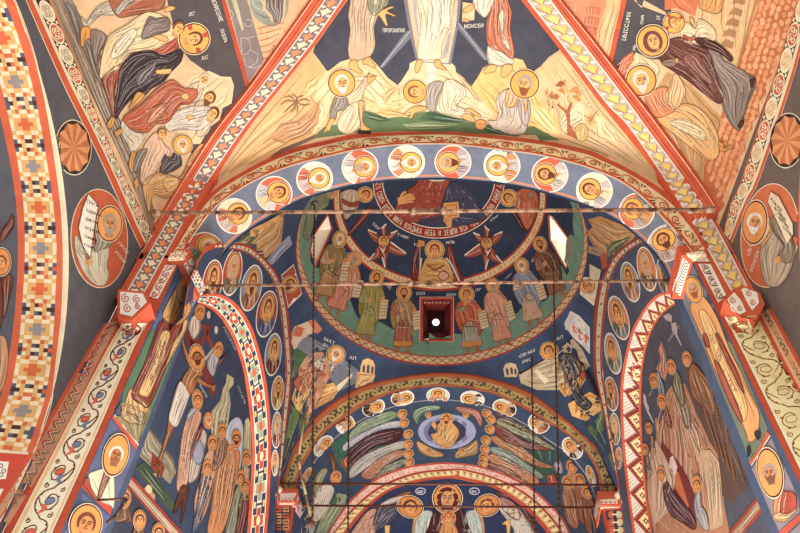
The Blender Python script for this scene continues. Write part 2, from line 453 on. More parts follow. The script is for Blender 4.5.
# ------------------------------------------------------------------ fresco painting
EPS = .0011
def densify(pts, step):
    out = []
    n = len(pts)
    for i in range(n):
        a, b = pts[i], pts[(i+1) % n]
        k = max(1, int(math.ceil(math.hypot(b[0]-a[0], b[1]-a[1])/step)))
        for t in range(k): out.append((a[0]+(b[0]-a[0])*t/k, a[1]+(b[1]-a[1])*t/k))
    return out
def inside(x, y, P):
    c = False; j = len(P)-1
    for i in range(len(P)):
        xi, yi = P[i]; xj, yj = P[j]
        if (yi > y) != (yj > y) and x < (xj-xi)*(y-yi)/(yj-yi)+xi: c = not c
        j = i
    return c
class Paint:
    """collects flat painted patches, laid in thin layers on a wall or vault"""
    def __init__(s, key='all', base=2):
        s.key = key; s.base = base; s.V = []; s.F = []; s.MI = []; s.mats = []
    def mi(s, c):
        if c not in s.mats: s.mats.append(c)
        return s.mats.index(c)
    def poly(s, pts, c, layer=0, step=None):
        pts = [(float(a), float(b)) for a, b in pts]
        xs = [p[0] for p in pts]; ys = [p[1] for p in pts]
        w = max(xs)-min(xs); h = max(ys)-min(ys)
        if step is None: step = min(7, max(2.2, max(w, h)/7))
        B = densify(pts, step)
        # drop repeated points
        Q = []
        for p in B:
            if not Q or math.hypot(p[0]-Q[-1][0], p[1]-Q[-1][1]) > .02: Q.append(p)
        if len(Q) > 1 and math.hypot(Q[0][0]-Q[-1][0], Q[0][1]-Q[-1][1]) < .02: Q.pop()
        if len(Q) < 3: return
        n = len(Q); I = []
        if min(w, h) > step*1.2:
            x = min(xs)+step/2
            while x < max(xs):
                y = min(ys)+step/2
                while y < max(ys):
                    if inside(x, y, Q): I.append((x, y))
                    y += step
                x += step
        allp = [Vector(p) for p in Q+I]
        ed = [(i, (i+1) % n) for i in range(n)]
        try:
            vo, eo, fo, _, _, _ = geometry.delaunay_2d_cdt(allp, ed, [], 1, 1e-4)
        except Exception:
            return
        s.add([(v.x, v.y) for v in vo], fo, c, layer)
    def add(s, vo, fo, c, layer):
        m = s.mi(c); off = EPS*(s.base+layer)
        idx = {}; P3 = {}
        for i, v in enumerate(vo):
            h = cast(v[0], v[1], s.key)
            if h is None: continue
            P3[i] = h
        if not P3: return
        for f in fo:
            if any(i not in P3 for i in f): continue
            ps = [P3[i][0] for i in f]; qs = [vo[i] for i in f]
            bad = False
            for a in range(len(f)):
                b = (a+1) % len(f)
                d3 = (ps[a]-ps[b]).length; d2 = math.hypot(qs[a][0]-qs[b][0], qs[a][1]-qs[b][1])
                if d3 > (.10+d2*.055)*(5.0 if s.key == 'pend' else 1): bad = True; break
            if bad: continue
            ff = []
            for i in f:
                if i not in idx:
                    p, nn = P3[i]; idx[i] = len(s.V); s.V.append(p+nn*off)
                ff.append(idx[i])
            s.F.append(ff); s.MI.append(m)
    def line(s, pts, w, c, layer=1, smooth=True, taper=False, closed=False):
        P = [Vector((a, b, 0)) for a, b in pts]
        if smooth and len(P) > 2: P = catmull(P, 5, closed)
        if closed: P = P+[P[0]]
        n = len(P); L = []; Rr = []
        for i in range(n):
            d = P[min(i+1, n-1)]-P[max(i-1, 0)]
            if closed and i in (0, n-1): d = P[1]-P[-2]
            if d.length < 1e-6: d = Vector((1, 0, 0))
            d.normalize(); nn = Vector((-d.y, d.x, 0))
            ww = w/2*((.35+.65*math.sin(math.pi*min(max(i/(n-1), .03), .97))) if taper else 1)
            L.append(P[i]+nn*ww); Rr.append(P[i]-nn*ww)
        vo = [(p.x, p.y) for p in L+Rr]
        s.add(vo, [[i, i+1, n+i+1, n+i] for i in range(n-1)], c, layer)
    def ell(s, cx, cy, rx, ry, c, layer=0, rot=0, n=None):
        n = n or (28 if max(rx, ry) > 8 else 18 if max(rx, ry) > 3 else 10)
        cr, sr = math.cos(rot), math.sin(rot)
        s.poly([(cx+rx*math.cos(a)*cr-ry*math.sin(a)*sr, cy+rx*math.cos(a)*sr+ry*math.sin(a)*cr) for a in (2*math.pi*i/n for i in range(n))], c, layer, step=max(2, max(rx, ry)/3.5))
    def ring(s, cx, cy, rx, ry, w, c, layer=1, rot=0, n=36):
        cr, sr = math.cos(rot), math.sin(rot)
        def pt(a, k): return (cx+(rx+k)*math.cos(a)*cr-(ry+k)*math.sin(a)*sr, cy+(rx+k)*math.cos(a)*sr+(ry+k)*math.sin(a)*cr)
        vo = [pt(2*math.pi*i/n, 0) for i in range(n)]+[pt(2*math.pi*i/n, -w) for i in range(n)]
        s.add(vo, [[i, (i+1) % n, n+(i+1) % n, n+i] for i in range(n)], c, layer)
    def build(s, name, parent=None, label=None, org=None):
        if not s.F: return None
        me = bpy.data.meshes.new(name)
        if org is None: org = parent.location.copy() if parent is not None else Vector((0, 0, 0))
        me.from_pydata([tuple(v-org) for v in s.V], [], s.F); me.update()
        for c in s.mats: me.materials.append(mat(c))
        me.polygons.foreach_set('material_index', s.MI)
        o = link(name, me, parent)
        if label: o['label'] = label
        return o
def thing(name, label, cat, at, key='all', group=None):
    h = cast(at[0], at[1], key) or cast(at[0], at[1])
    o = bpy.data.objects.new(name, None); COL.objects.link(o)
    o.location = h[0]; o.empty_display_size = .05
    o['label'] = label; o['category'] = cat
    if group: o['group'] = group
    return o
class Fig:
    """a painted thing: named parts painted on one surface"""
    def __init__(s, name, label, cat, at, key='all', base=3, group=None):
        s.root = thing(name, label, cat, at, key, group); s.key = key; s.base = base; s.parts = []
    def part(s, name, label=None):
        p = Paint(s.key, s.base); s.parts.append((p, name, label)); return p
    def done(s):
        org = s.root.location.copy(); made = {}
        SUB = {'hair': 'head', 'beard': 'head', 'lettering': 'scroll', 'opening': 'drum'}
        for ph in (0, 1):
            for p, nm, lb in s.parts:
                sub = nm in SUB and any(q[1] == SUB[nm] for q in s.parts)
                if sub != bool(ph): continue
                par = made.get(SUB.get(nm)) if ph else None
                o = p.build(nm, par or s.root, lb, org)
                if o is not None and nm not in made: made[nm] = o
        return s.root
def tr(ox, oy, k, pts): return [(ox+x/k, oy+y/k) for x, y in pts]
def kin(p): p['kind'] = 'structure'; return p
TRIM = [0]
def trim(paint):
    TRIM[0] += 1
    o = paint.build('trim_%d' % TRIM[0])
    if o is not None: o['kind'] = 'structure'
    return o
# ------------------------------------------------------------------ painted borders and ornament
CREAM = (240, 214, 172); WHITE = (244, 234, 214); BROWN = (112, 52, 30); BLACK = (44, 34, 34)
OCHRE = (226, 158, 66); GOLD = (238, 172, 62); SALMON = (232, 138, 92); GREY = (138, 128, 128)
DRED = (140, 42, 26); GREEN = (76, 106, 74)
class Band:
    """strip between two traced edges, u measured along in real length"""
    def __init__(s, A, B, key='all', n=60, smooth=True):
        f = lambda P: resample(catmull([Vector((x, y, 0)) for x, y in P], 6) if smooth else [Vector((x, y, 0)) for x, y in P], n)
        s.A, s.B, s.n = f(A), f(B), n
        L = [0]; last = None; w = 0; wn = 0; prev = None
        for a, b in zip(s.A, s.B):
            m = (a+b)/2; h = cast(m.x, m.y, key)
            ha, hb = cast(a.x, a.y, key), cast(b.x, b.y, key)
            if ha and hb: w += (ha[0]-hb[0]).length; wn += 1
            if prev is not None:
                L.append(L[-1]+((h[0]-last).length if h and last is not None and (h[0]-last).length < .6 else .05))
            if h: last = h[0]
            prev = m
        s.L = L; s.len = L[-1]; s.w = w/max(wn, 1)
        s.cells = s.len/max(s.w, 1e-3)
    def at(s, u, v):
        """u in 0..1 along, v in 0..1 from edge A to edge B"""
        t = min(max(u, 0), 1)*s.len; i = 0
        lo, hi = 0, s.n-2
        while lo < hi:
            mid = (lo+hi)//2
            if s.L[mid+1] < t: lo = mid+1
            else: hi = mid
        i = lo
        d = s.L[i+1]-s.L[i]; f = (t-s.L[i])/d if d > 0 else 0
        a = s.A[i].lerp(s.A[i+1], f); b = s.B[i].lerp(s.B[i+1], f)
        p = a.lerp(b, v); return (p.x, p.y)
    def fill(s, P, c, v0, v1, layer=0, u0=0, u1=1, k=3):
        m = s.n
        rows = [[s.at(u0+(u1-u0)*i/m, v0+(v1-v0)*j/k) for i in range(m+1)] for j in range(k+1)]
        vo = [p for r in rows for p in r]
        P.add(vo, [[j*(m+1)+i, j*(m+1)+i+1, (j+1)*(m+1)+i+1, (j+1)*(m+1)+i] for j in range(k) for i in range(m)], c, layer)
    def cell(s, i, N):
        def g(x, y): return s.at((i+x)/N, y)
        return g
def G(g, pts): return [g(x, y) for x, y in pts]
def circ(cx, cy, rx, ry=None, n=14, a0=0, a1=2*math.pi):
    ry = ry or rx
    return [(cx+rx*math.cos(a0+(a1-a0)*i/n), cy+ry*math.sin(a0+(a1-a0)*i/n)) for i in range(n if a1-a0 > 6.2 else n+1)]
def spiral(cx, cy, r0, r1, a0, turns, n=22):
    return [(cx+(r0+(r1-r0)*i/n)*math.cos(a0+2*math.pi*turns*i/n), cy+(r0+(r1-r0)*i/n)*math.sin(a0+2*math.pi*turns*i/n)) for i in range(n+1)]
# --- raised ribs on the nave vault
RIBL = dict(o=[(331, -28), (312, 0), (283, 41), (247, 91), (216.5, 130), (184, 180), (151.6, 235), (119.7, 291), (116, 298)],
            a=[(344, -28), (325, 0), (296, 41), (258, 91), (226, 130), (193, 180), (168.5, 220), (131, 285.6), (126, 294)],
            b=[(360, -28), (341.7, 0), (310, 45), (273, 91), (242, 130), (208, 180), (184, 220), (144, 292), (140, 299)],
            r=[(365, -28), (347, 0), (315, 45), (278, 91), (247.5, 130), (213, 182), (188, 222), (146, 296), (143, 301)])
RIBR = dict(o=[(540, -28), (560, 0), (592, 40), (632, 92), (661, 130), (711, 200), (760, 288), (763, 294)],
            a=[(530, -28), (550, 0), (580, 40), (620, 92), (648, 130), (704, 207.5), (744, 280.6), (747, 287)],
            b=[(508, -28), (528, 0), (567, 50), (607, 103), (632, 130), (682, 205), (730, 288), (733, 294)],
            r=[(501, -28), (521, 0), (560, 50), (600, 103), (622, 130), (677, 201), (730, 294), (733, 300)])
for nm, D, k in (('ceiling_rib_left', RIBL, 'ribl'), ('ceiling_rib_right', RIBR, 'ribr')):
    n = 40
    O = resample(catmull([Vector((x, y, 0)) for x, y in D['o']], 6), n); Rq = resample(catmull([Vector((x, y, 0)) for x, y in D['r']], 6), n)
    e0, e1, e2, e3 = [], [], [], []
    for p, q in zip(O, Rq):
        for lst, lst0, pt in ((e1, e0, p), (e2, e3, q)):
            h = cast(pt.x, pt.y, 'nave') 
            d = ray(pt.x, pt.y)
            t = (h[0]-EYE).length if h else 1e9
            ty = (3.93-EYE.y)/d.y
            t = min(t-.07, ty)
            f = EYE+d*t; lst.append(f)
            nb = h[1] if (h and t < ty) else Vector((0, -1, 0))
            lst0.append(f-nb*.12)
    mids = [[a.lerp(b, j/4) for a, b in zip(e1, e2)] for j in range(5)]
    V, F = loft([e0]+mids+[e3])
    both(k, nm, V, F, (206, 84, 44), False)
    BV[k] = BVHTree.FromPolygons([tuple(v) for v in SURF[k][0]], SURF[k][1])
# --- impost blocks, corbels
def block(name, k, pts):
    """box from its eight corners"""
    F = [[0, 1, 2, 3], [4, 5, 6, 7], [0, 1, 5, 4], [1, 2, 6, 5], [2, 3, 7, 6], [3, 0, 4, 7]]
    both(k, name, pts, F, (206, 84, 44), False)
    BV[k] = BVHTree.FromPolygons([tuple(v) for v in SURF[k][0]], SURF[k][1])
def boxpts(x0, x1, y0, y1, z0, z1):
    return [Vector(p) for p in ((x0, y0, z0), (x1, y0, z0), (x1, y1, z0), (x0, y1, z0), (x0, y0, z1), (x1, y0, z1), (x1, y1, z1), (x0, y1, z1))]
block('wall_left_impost', 'impl', boxpts(-2.66, -2.20, 3.93, 4.42, 5.42, 5.56))
block('wall_right_impost', 'impr', boxpts(2.17, 2.62, 3.93, 4.42, 5.31, 5.45))
def corbel(name, k, px, d):
    n = len(px)
    A = [onY(x, y, 3.84) for x, y in px]; B = [Vector((p.x, 4.02, p.z)) for p in A]
    V = A+B; F = [list(range(n))]+[[i, (i+1) % n, n+(i+1) % n, n+i] for i in range(n)]
    both(k, name, V, F, (206, 84, 44), False)
    BV[k] = BVHTree.FromPolygons([tuple(v) for v in SURF[k][0]], SURF[k][1])
corbel('wall_left_corbel', 'cbl', [(118, 289), (146, 292), (150.5, 303), (132, 320), (117, 317)], .16)
corbel('wall_right_corbel', 'cbr', [(724, 299), (733, 289), (743, 285), (760, 293), (765, 304), (757, 318), (741, 318)], .16)
# east piers with small capitals
block('wall_back_left_capital', 'ecl', boxpts(-2.30, -1.93, 8.70, 9.22, 6.26, 6.47))
block('wall_back_right_capital', 'ecr', boxpts(2.19, 2.57, 8.70, 9.22, 6.18, 6.40))
block('wall_back_left_pier', 'epl', boxpts(-2.30, -1.985, 8.76, 9.2, .5, 6.27))
block('wall_back_right_pier', 'epr', boxpts(2.24, 2.57, 8.76, 9.2, .5, 6.19))
ALLV = []; ALLF = []
for k, (V, F) in SURF.items():
    n = len(ALLV); ALLV.extend(V); ALLF.extend([[i+n for i in f] for f in F])
BV['all'] = BVHTree.FromPolygons([tuple(v) for v in ALLV], ALLF)
# --- rib paint
for D, k, cols, gc in ((RIBL, 'ribl', ((240, 224, 180), (230, 138, 92)), (132, 124, 128)), (RIBR, 'ribr', ((246, 206, 104), (240, 190, 84)), (196, 178, 162))):
    P = Paint(k, 1)
    B = Band(D['a'], D['b'], k)
    B.fill(P, WHITE, -.04, 1.04, 0); B.fill(P, gc, .04, .96, 1)
    # dark line inside the red edges
    B2 = Band(D['o'], D['a'], k); B2.fill(P, (166, 52, 30), .52, .62, 0, k=1); B2.fill(P, (228, 128, 84), .62, .70, 0, k=1); B2.fill(P, (240, 220, 186), 0, .06, 0, k=1)
    N = int(B.cells/.62)
    for i in range(N):
        g = B.cell(i, N); c = cols[i % 2]
        P.poly(G(g, [(-.02, .5), (.22, .34), (.3, .1), (.62, .28), (1.06, .5), (.62, .72), (.3, .9), (.22, .66)]), c, 2)
        P.poly(G(g, [(.1, .5), (.45, .32), (.98, .5), (.45, .68)]), tuple(min(255, v+10) for v in c), 3)
        for m in (0, 1):
            f = (lambda x, y: (x, 1-y)) if m else (lambda x, y: (x, y))
            P.line(G(g, [f(*q) for q in spiral(.84, .17, .03, .13, .5, 1.25, 12)]), .9, WHITE, 3)
            P.line(G(g, [f(*q) for q in ((.3, .1), (.62, .28), (1.0, .47))]), .6, (150, 84, 50), 4)
    trim(P)
# --- rosette band along the springing of the nave vault
for A, Bq, C, k in (([(26, 0), (61.5, 80), (96, 150), (132.5, 230), (141, 248)], [(32, 0), (68, 80), (102.5, 150), (138.5, 230), (146, 246)], [(49, 0), (82.5, 80), (111.5, 150), (150.5, 230), (153, 236)], 0),
                    ([(817, 0), (803, 43), (791, 85), (760, 178), (748, 202), (732, 243)], [(812, 0), (800, 43), (788, 85), (757, 178), (746, 200), (730, 240)], [(802, -8), (788, 33), (774.5, 80), (743, 178), (732, 203), (724, 233)], 1)):
    P = Paint('all', 1)
    Band(A, Bq).fill(P, (206, 84, 44), 0, 1, 1); Band(A, Bq).fill(P, (244, 226, 190), -.12, 0, 1, k=1)
    B = Band(Bq, C)
    B.fill(P, (236, 216, 178), 0, 1, 1); B.fill(P, BLACK if not k else (96, 72, 50), .2, .97, 2); B.fill(P, (214, 110, 60), .97, 1.06, 2, k=1)
    N = int(B.cells/.86); 
    for i in range(N):
        g = B.cell(i, N); c = (206, 96, 52) if i % 2 else ((150, 146, 130) if not k else (222, 170, 96))
        P.poly(G(g, circ(.5, .58, .50, .40)), (240, 224, 190), 3)
        P.poly(G(g, circ(.5, .58, .41, .33)), c if i % 2 else (232, 214, 180), 4)
        d = (240, 224, 190) if i % 2 else c
        for q in (0, 1, 2, 3):
            a = .785+q*1.571
            P.line(G(g, spiral(.5+.2*math.cos(a), .58+.16*math.sin(a), .03, .15, a+2.2, 1.1, 10)), .9, d, 5)
        for e in (.3, .86):
            P.poly(G(g, circ(1.0, e, .09, .07, 6)), (240, 224, 190), 4)
    trim(P)
# --- scroll band over the front arch
outer_px = [(168, 255), (180, 235), (190, 219), (198.7, 208.7), (217.5, 188), (255, 165.6), (292.5, 148.7), (330, 140), (355, 134), (397.6, 132.3), (440, 131.5), (462, 132.6), (505, 136.6), (547.6, 142), (590, 151), (597.5, 154.4), (635, 173), (672.5, 197.5), (685, 211), (700, 230), (709, 248)]
in2 = [(176, 262)]+[p for p in near_px if 184 < p[0] < 692]
P = Paint('all', 1)
B = Band(outer_px, [(183, 256), (187, 246), (197, 230), (217.5, 205), (255, 180.6), (292, 165.6), (330, 156), (355, 150.4), (397.6, 145), (440, 144), (462, 145.2), (505, 150.4), (547.6, 156.7), (597.5, 171), (635, 191), (674, 230), (688, 247), (693, 254)], n=90)
B.fill(P, (204, 84, 42), -.03, .3, 1); B.fill(P, (240, 228, 200), .27, .32, 2, k=1); B.fill(P, (246, 216, 166), .3, .86, 1); B.fill(P, (206, 88, 50), .84, 1.02, 2); B.fill(P, (240, 214, 180), .97, 1.02, 3, k=1)
N = 30
for i in range(N):
    g = B.cell(i, N); s = i % 2
    f = (lambda q: [(x, .61+(y-.61)*(1 if s else -1)) for x, y in q])
    P.line(G(g, f(spiral(.48, .6, .05, .3, 2.5, -1.6, 22) if False else [(.48+r*.95*math.cos(a), .6+r*.62*math.sin(a)) for r, a in ((.04+.26*t/20, 9.0-9.2*t/20) for t in range(21))])), 1.2, (184, 92, 50), 3)
    P.line(G(g, f([(0, .74), (.2, .82), (.5, .82), (.8, .72), (1, .47)])), 1.1, (196, 108, 60), 3)
    P.poly(G(g, f([(.82, .84), (.98, .6), (1.04, .62), (.96, .84)])), BLACK, 2)
    P.poly(G(g, f([(.02, .38), (.2, .38), (.1, .5)])), BLACK, 2)
    P.line(G(g, f([(.86, .8), (1.0, .62)])), .7, WHITE, 4); 
trim(P)
# edge line and blotchy blue of the soffit
P = Paint('soffit', 1)
B = Band([p for p in far_px if p[0] > 200 and p[0] < 676], [(p[0], p[1]-3) for p in far_px if p[0] > 200 and p[0] < 676], 'soffit', 90)
B = Band([(438+(p[0]-438)*1.006, p[1]-1.4) for p in far_px if p[0] > 200 and p[0] < 676], [(438+(p[0]-438)*1.012, p[1]-3.4) for p in far_px if p[0] > 200 and p[0] < 676], 'soffit', 90)
B.fill(P, (222, 130, 90), 0, .8, 0, k=1)
trim(P)
# --- chequered mosaic border of the left nave arch
MA = [(-20, -30), (4.5, 0), (31.5, 80), (50, 178), (56.7, 245), (55, 311), (51.7, 356), (45, 399), (26.6, 452)]
MB_ = [(-55, -25), (-30, 0), (0, 82), (20.5, 178), (25, 245), (22, 311), (17, 356), (8, 399), (-12, 448)]
MO = [(-10, -30), (14, 0), (40.5, 80), (57.5, 178), (63, 245), (61.7, 311), (56.7, 356), (50, 406), (33, 453)]
ML = [(-62, -25), (-38, 0), (-8, 85), (13, 178), (18, 245), (15, 311), (9, 356), (0, 399), (-20, 446)]
P = Paint('all', 1)
B = Band(MO, MA); B.fill(P, (208, 90, 48), -.04, 1.05, 1); B.fill(P, (240, 216, 176), -.12, .02, 2, k=1)
B = Band(MB_, ML); B.fill(P, (206, 88, 48), 0, 1, 1)
B = Band(MA, MB_, n=80)
NC = 8; NR = int(B.cells*NC)
pal = {'w': (228, 206, 166), 'y': (214, 158, 84), 'b': (74, 46, 46), 'g': (140, 132, 132), 'r': (206, 92, 40), 'd': (84, 88, 104)}
B.fill(P, pal['w'], 0, 1, 1, k=NC)
rowsM = ['bbywwybb', 'dwybbywd', 'wyrwwryw', 'ywwyywwy', 'wyyccyyw', 'wycccCyw'.lower(), 'wyyccyyw', 'ywwyywwy', 'wyrwwryw', 'dwybbywd']
for r in range(NR):
    ro = rowsM[r % 10]; cc_ = 'r' if (r//10) % 2 else 'g'
    for c in range(NC):
        ch = ro[c]; ch = cc_ if ch == 'c' else ch
        if ch == 'w': continue
        if ch == 'b': ch = random.choice('bbbrd')
        vo = [B.at(r/NR, c/NC), B.at((r+1)/NR, c/NC), B.at((r+1)/NR, (c+1)/NC), B.at(r/NR, (c+1)/NC)]
        P.add(vo, [[0, 1, 2, 3]], pal[ch], 2)
trim(P)
# red springer block under the mosaic border with white tendril panels
P = Paint('all', 1)
P.poly([(-10, 452), (33, 455), (27, 470), (14, 500), (-10, 533)], (200, 66, 40), 0)
P.poly([(-5, 461), (9, 462), (6, 479), (-5, 480)], WHITE, 1); P.poly([(-5, 489), (4, 489), (-1, 498), (-5, 500)], WHITE, 1)
for q in ((1, 466), (4, 471), (1, 475)): P.ring(q[0], q[1], 2.4, 2.2, .8, (110, 70, 60), 2, n=12)
trim(P)
# --- zigzag strips beside the pier panels
P = Paint('all', 1)
B = Band([(107, 323), (90, 352), (52, 420), (28, 463), (-4, 512)], [(119, 321), (104, 350), (69, 420), (46, 463), (8, 526)])
B.fill(P, (200, 72, 42), -.28, 0, 1); B.fill(P, (190, 140, 104), 0, 1, 1); B.fill(P, (200, 72, 42), 1, 1.3, 1)
N = 22
for i in range(N):
    g = B.cell(i, N)
    for k, (c, w) in enumerate((((196, 60, 40), 1.5), ((236, 214, 180), .8), ((120, 110, 110), 1.1))):
        o = .12*k
        P.line(G(g, [(0, .1+o), (.5, .62+o), (1, .1+o)]), w, c, 3, smooth=False)
trim(P)
P = Paint('all', 1)
B = Band([(759, 312), (769, 330), (783, 358), (803, 395)], [(768, 309), (778, 327), (793, 355), (813, 391)])
B.fill(P, (206, 84, 44), -.5, 0, 1); B.fill(P, (224, 176, 130), 0, 1, 1); B.fill(P, (206, 84, 44), 1, 1.4, 1)
for i in range(14):
    x, y = B.at((i+.5)/14, .5); c = [(110, 124, 100), (84, 52, 56), (110, 60, 56), (230, 160, 70), (208, 96, 60)][i % 5]
    P.ring(x, y, 2.6, 3.2, 1.0, c, 2, n=14)
trim(P)
# --- scrolling vine panels on the piers
def vine(P, B, N, stem, flowers, w=1.0, layer=2):
    for i in range(N):
        g = B.cell(i, N); m = i % 2
        f = (lambda q: [(x, y if m else 1-y) for x, y in q])
        P.line(G(g, f([(0, .5), (.12, .2), (.4, .08), (.72, .2), (.9, .42), (1.0, .5)])), 1.3*w, stem, layer)
        P.line(G(g, f([(.3, .1), (.62, .38), (.72, .66), (.5, .86), (.26, .74), (.22, .52), (.36, .42)])), 1.1*w, stem, layer)
        P.line(G(g, f(spiral(.9, .8, .02, .1, 1, 1.3, 10))), .9*w, stem, layer); P.line(G(g, f(spiral(.06, .84, .02, .09, 1, 1.3, 10))), .9*w, stem, layer)
        for q in ((.2, .16), (.74, .24), (.7, .74), (.3, .82), (.5, .1)): P.poly(G(g, f(circ(q[0], q[1], .035, .045, 6))), stem, layer)
        c = flowers[i % len(flowers)]
        P.poly(G(g, f(circ(.44, .58, .12, .17, 12))), c, layer+1)
        P.line(G(g, f(circ(.44, .58, .12, .17, 12))), .6*w, stem, layer+2, closed=True)
        c2 = flowers[(i+1) % len(flowers)]
        P.poly(G(g, f([(.52, .3), (.7, .42), (.86, .3), (.8, .5), (.66, .6), (.56, .5)])), c2, layer+1)
P = Paint('all', 1)
B = Band([(122.5, 323), (100, 363), (63.75, 433), (12, 533), (2, 552)], [(147, 323), (130, 357), (97.5, 433), (52.5, 533), (44, 552)])
B.fill(P, (246, 226, 194), 0, 1, 3); B.fill(P, (238, 188, 132), .04, .14, 4); B.fill(P, (238, 188, 132), .9, .95, 4, k=1)
Bi = Band([(126, 325), (105, 363), (69, 433), (18, 533), (8, 552)], [(145, 325), (126, 357), (93, 433), (48, 533), (40, 552)])
vine(P, Bi, 9, (112, 44, 34), ((222, 92, 60), (112, 124, 164)), 1.0, 5)
trim(P)
P = Paint('all', 1)
B = Band([(725, 317), (739.5, 346), (766, 400), (800, 470)], [(757, 316), (770, 341), (798, 391), (832, 455)])
B.fill(P, (250, 222, 158), 0, 1, 1); B.fill(P, (252, 236, 196), 0, .06, 2, k=1)
vine(P, B, 6, (140, 78, 42), ((250, 218, 156), (246, 206, 146)), .8, 3)
trim(P)
# red edge between reveal and panel stays the pier colour; scroll strips, imposts and corbels
def scrolls(P, B, N, c, w=.8, layer=2):
    for i in range(N):
        g = B.cell(i, N); m = i % 2
        f = (lambda q: [(x, y if m else 1-y) for x, y in q])
        P.line(G(g, f(spiral(.5, .52, .05, .34, 0, 1.5, 16))), w, c, layer); P.line(G(g, f([(0, .15), (.35, .15), (.7, .3), (1, .85)])), w, c, layer)
P = Paint('all', 1)
B = Band([(165, 265), (156, 282), (148, 297)], [(176, 265), (167, 282), (158, 299)]); B.fill(P, WHITE, 0, 1, 1); scrolls(P, B, 5, (176, 60, 44))
B = Band([(166.5, 261), (170, 253.5)], [(184.5, 260), (189, 253)], smooth=False); B.fill(P, (246, 228, 196), .05, .95, 3); 
for q in ((173, 257.5), (178, 257), (183, 256.5)): P.ring(q[0], q[1], 2.6, 2.4, .8, (206, 130, 80), 5, n=12)
B = Band([(191.5, 258), (207, 290.5)], [(183.5, 264), (199.5, 296)], smooth=False); B.fill(P, WHITE, .04, .96, 3)
for i in range(9):
    for j in range(3):
        x, y = B.at((i+.3+.4*(j % 2))/9, .2+.3*j); P.poly([(x-1, y-1), (x+1.2, y-.6), (x+.6, y+1), (x-.6, y+.8)], BLACK if random.random() < .4 else (206, 120, 90), 5)
trim(P); P = Paint('cbl', 1)
P.poly([(120.5, 292), (143, 294), (147, 302.5), (132, 317), (120, 314)], (248, 236, 226), 3)
for q, r in (((126, 299), 4.5), ((137, 300), 4), ((128, 309), 4.5), ((138, 307), 3)): P.line(spiral(q[0], q[1], .6, r, 1, 1.6, 18), .9, (190, 60, 50), 5)
trim(P)
P = Paint('all', 1)
B = Band([(698, 264), (710, 287), (718, 303)], [(711, 264), (718, 278), (727, 296)], n=30); B.fill(P, WHITE, 0, 1, 1); scrolls(P, B, 6, (120, 50, 36))
B = Band([(685, 253.5), (694, 261.5)], [(703.5, 251.5), (710, 261.5)], smooth=False); B.fill(P, (248, 232, 200), 0, 1, 3)
for q in ((692, 257), (698, 256.5), (704, 256)): P.ring(q[0], q[1], 2.8, 2.2, .8, (220, 170, 110), 5, n=12)
B = Band([(682.5, 257), (672.5, 290)], [(690, 264), (680.5, 296)], smooth=False); B.fill(P, WHITE, .04, .96, 3)
for i in range(12):
    P.line([B.at((i+.2)/12, .15), B.at((i+.9)/12, .5), B.at((i+.2)/12, .85)], .9, (100, 74, 64), 5)
trim(P); P = Paint('cbr', 1)
P.poly([(727, 300), (734, 292.5), (741, 301), (746, 312), (740, 315), (733, 311)], (250, 238, 214), 3); P.poly([(741, 290), (744, 288), (757, 293), (759, 303), (752, 311), (746, 301)], (250, 238, 214), 3)
for q, r in (((733, 301), 3.4), ((740, 309), 3), ((749, 294), 3.2), ((753, 303), 3)): P.line(spiral(q[0], q[1], .5, r, 1, 1.6, 16), .8, (200, 84, 50), 5)
trim(P)
# --- east arch archivolt
P = Paint('efa', 1)
B = Band(ea_o, ea_i, 'efa', 90)
B.fill(P, (236, 126, 66), 0, .32, 0); B.fill(P, (236, 128, 70), .84, 1, 0); B.fill(P, (112, 94, 76), .32, .84, 0); B.fill(P, (236, 200, 150), .33, .36, 1, k=1); B.fill(P, (236, 200, 150), .8, .83, 1, k=1)
N = 34
for i in range(N):
    g = B.cell(i, N); m = i % 2
    f = (lambda q: [(x, .58+(y-.58)*(1 if m else -1)) for x, y in q])
    P.line(G(g, f([(-.05, .4), (.3, .42), (.6, .55), (.6, .72), (.35, .74), (.25, .62), (.4, .58)])), 2.3, (250, 202, 122), 2)
    P.line(G(g, f([(.6, .74), (.85, .76), (1.05, .6)])), 2.1, (250, 206, 128), 2)
    P.line(G(g, f([(.7, .42), (.95, .5)])), 1.9, (246, 196, 116), 2)
trim(P)
# --- apse arch: speckled pink band and a yellow wavy ribbon
P = Paint('apf', 1)
B = Band(ap_o, ap_m, 'apf', 80); B.fill(P, (176, 56, 44), 0, .2, 0); B.fill(P, (226, 178, 160), .2, .78, 0); B.fill(P, (156, 44, 34), .84, 1, 0)
for i in range(420):
    x, y = B.at(random.random(), .24+.5*random.random()); P.add([(x-.7, y-.5), (x+.7, y-.3), (x+.4, y+.6)], [[0, 1, 2]], random.choice(((180, 90, 80), (240, 220, 200), (150, 70, 60))), 2)
B = Band(ap_m, ap_i, 'apf', 80); B.fill(P, (206, 170, 108), 0, .66, 0); B.fill(P, (184, 66, 40), .66, 1, 0)
N = 40
for i in range(N):
    g = B.cell(i, N); P.poly(G(g, [(.05, .05), (.55, .1), (.85, .5), (.4, .6)]), (238, 206, 150), 2); P.poly(G(g, [(.6, .08), (.95, .1), (.9, .4)]), (140, 92, 56), 2)
trim(P)
P = Paint('eso', 1)
B = Band([(448+(x-448)*1.008, y-1.2) for x, y in ea_f[1:-1]], [(448+(x-448)*1.015, y-2.6) for x, y in ea_f[1:-1]], 'eso', 80); B.fill(P, (150, 150, 150), 0, .6, 0, k=1)
trim(P)
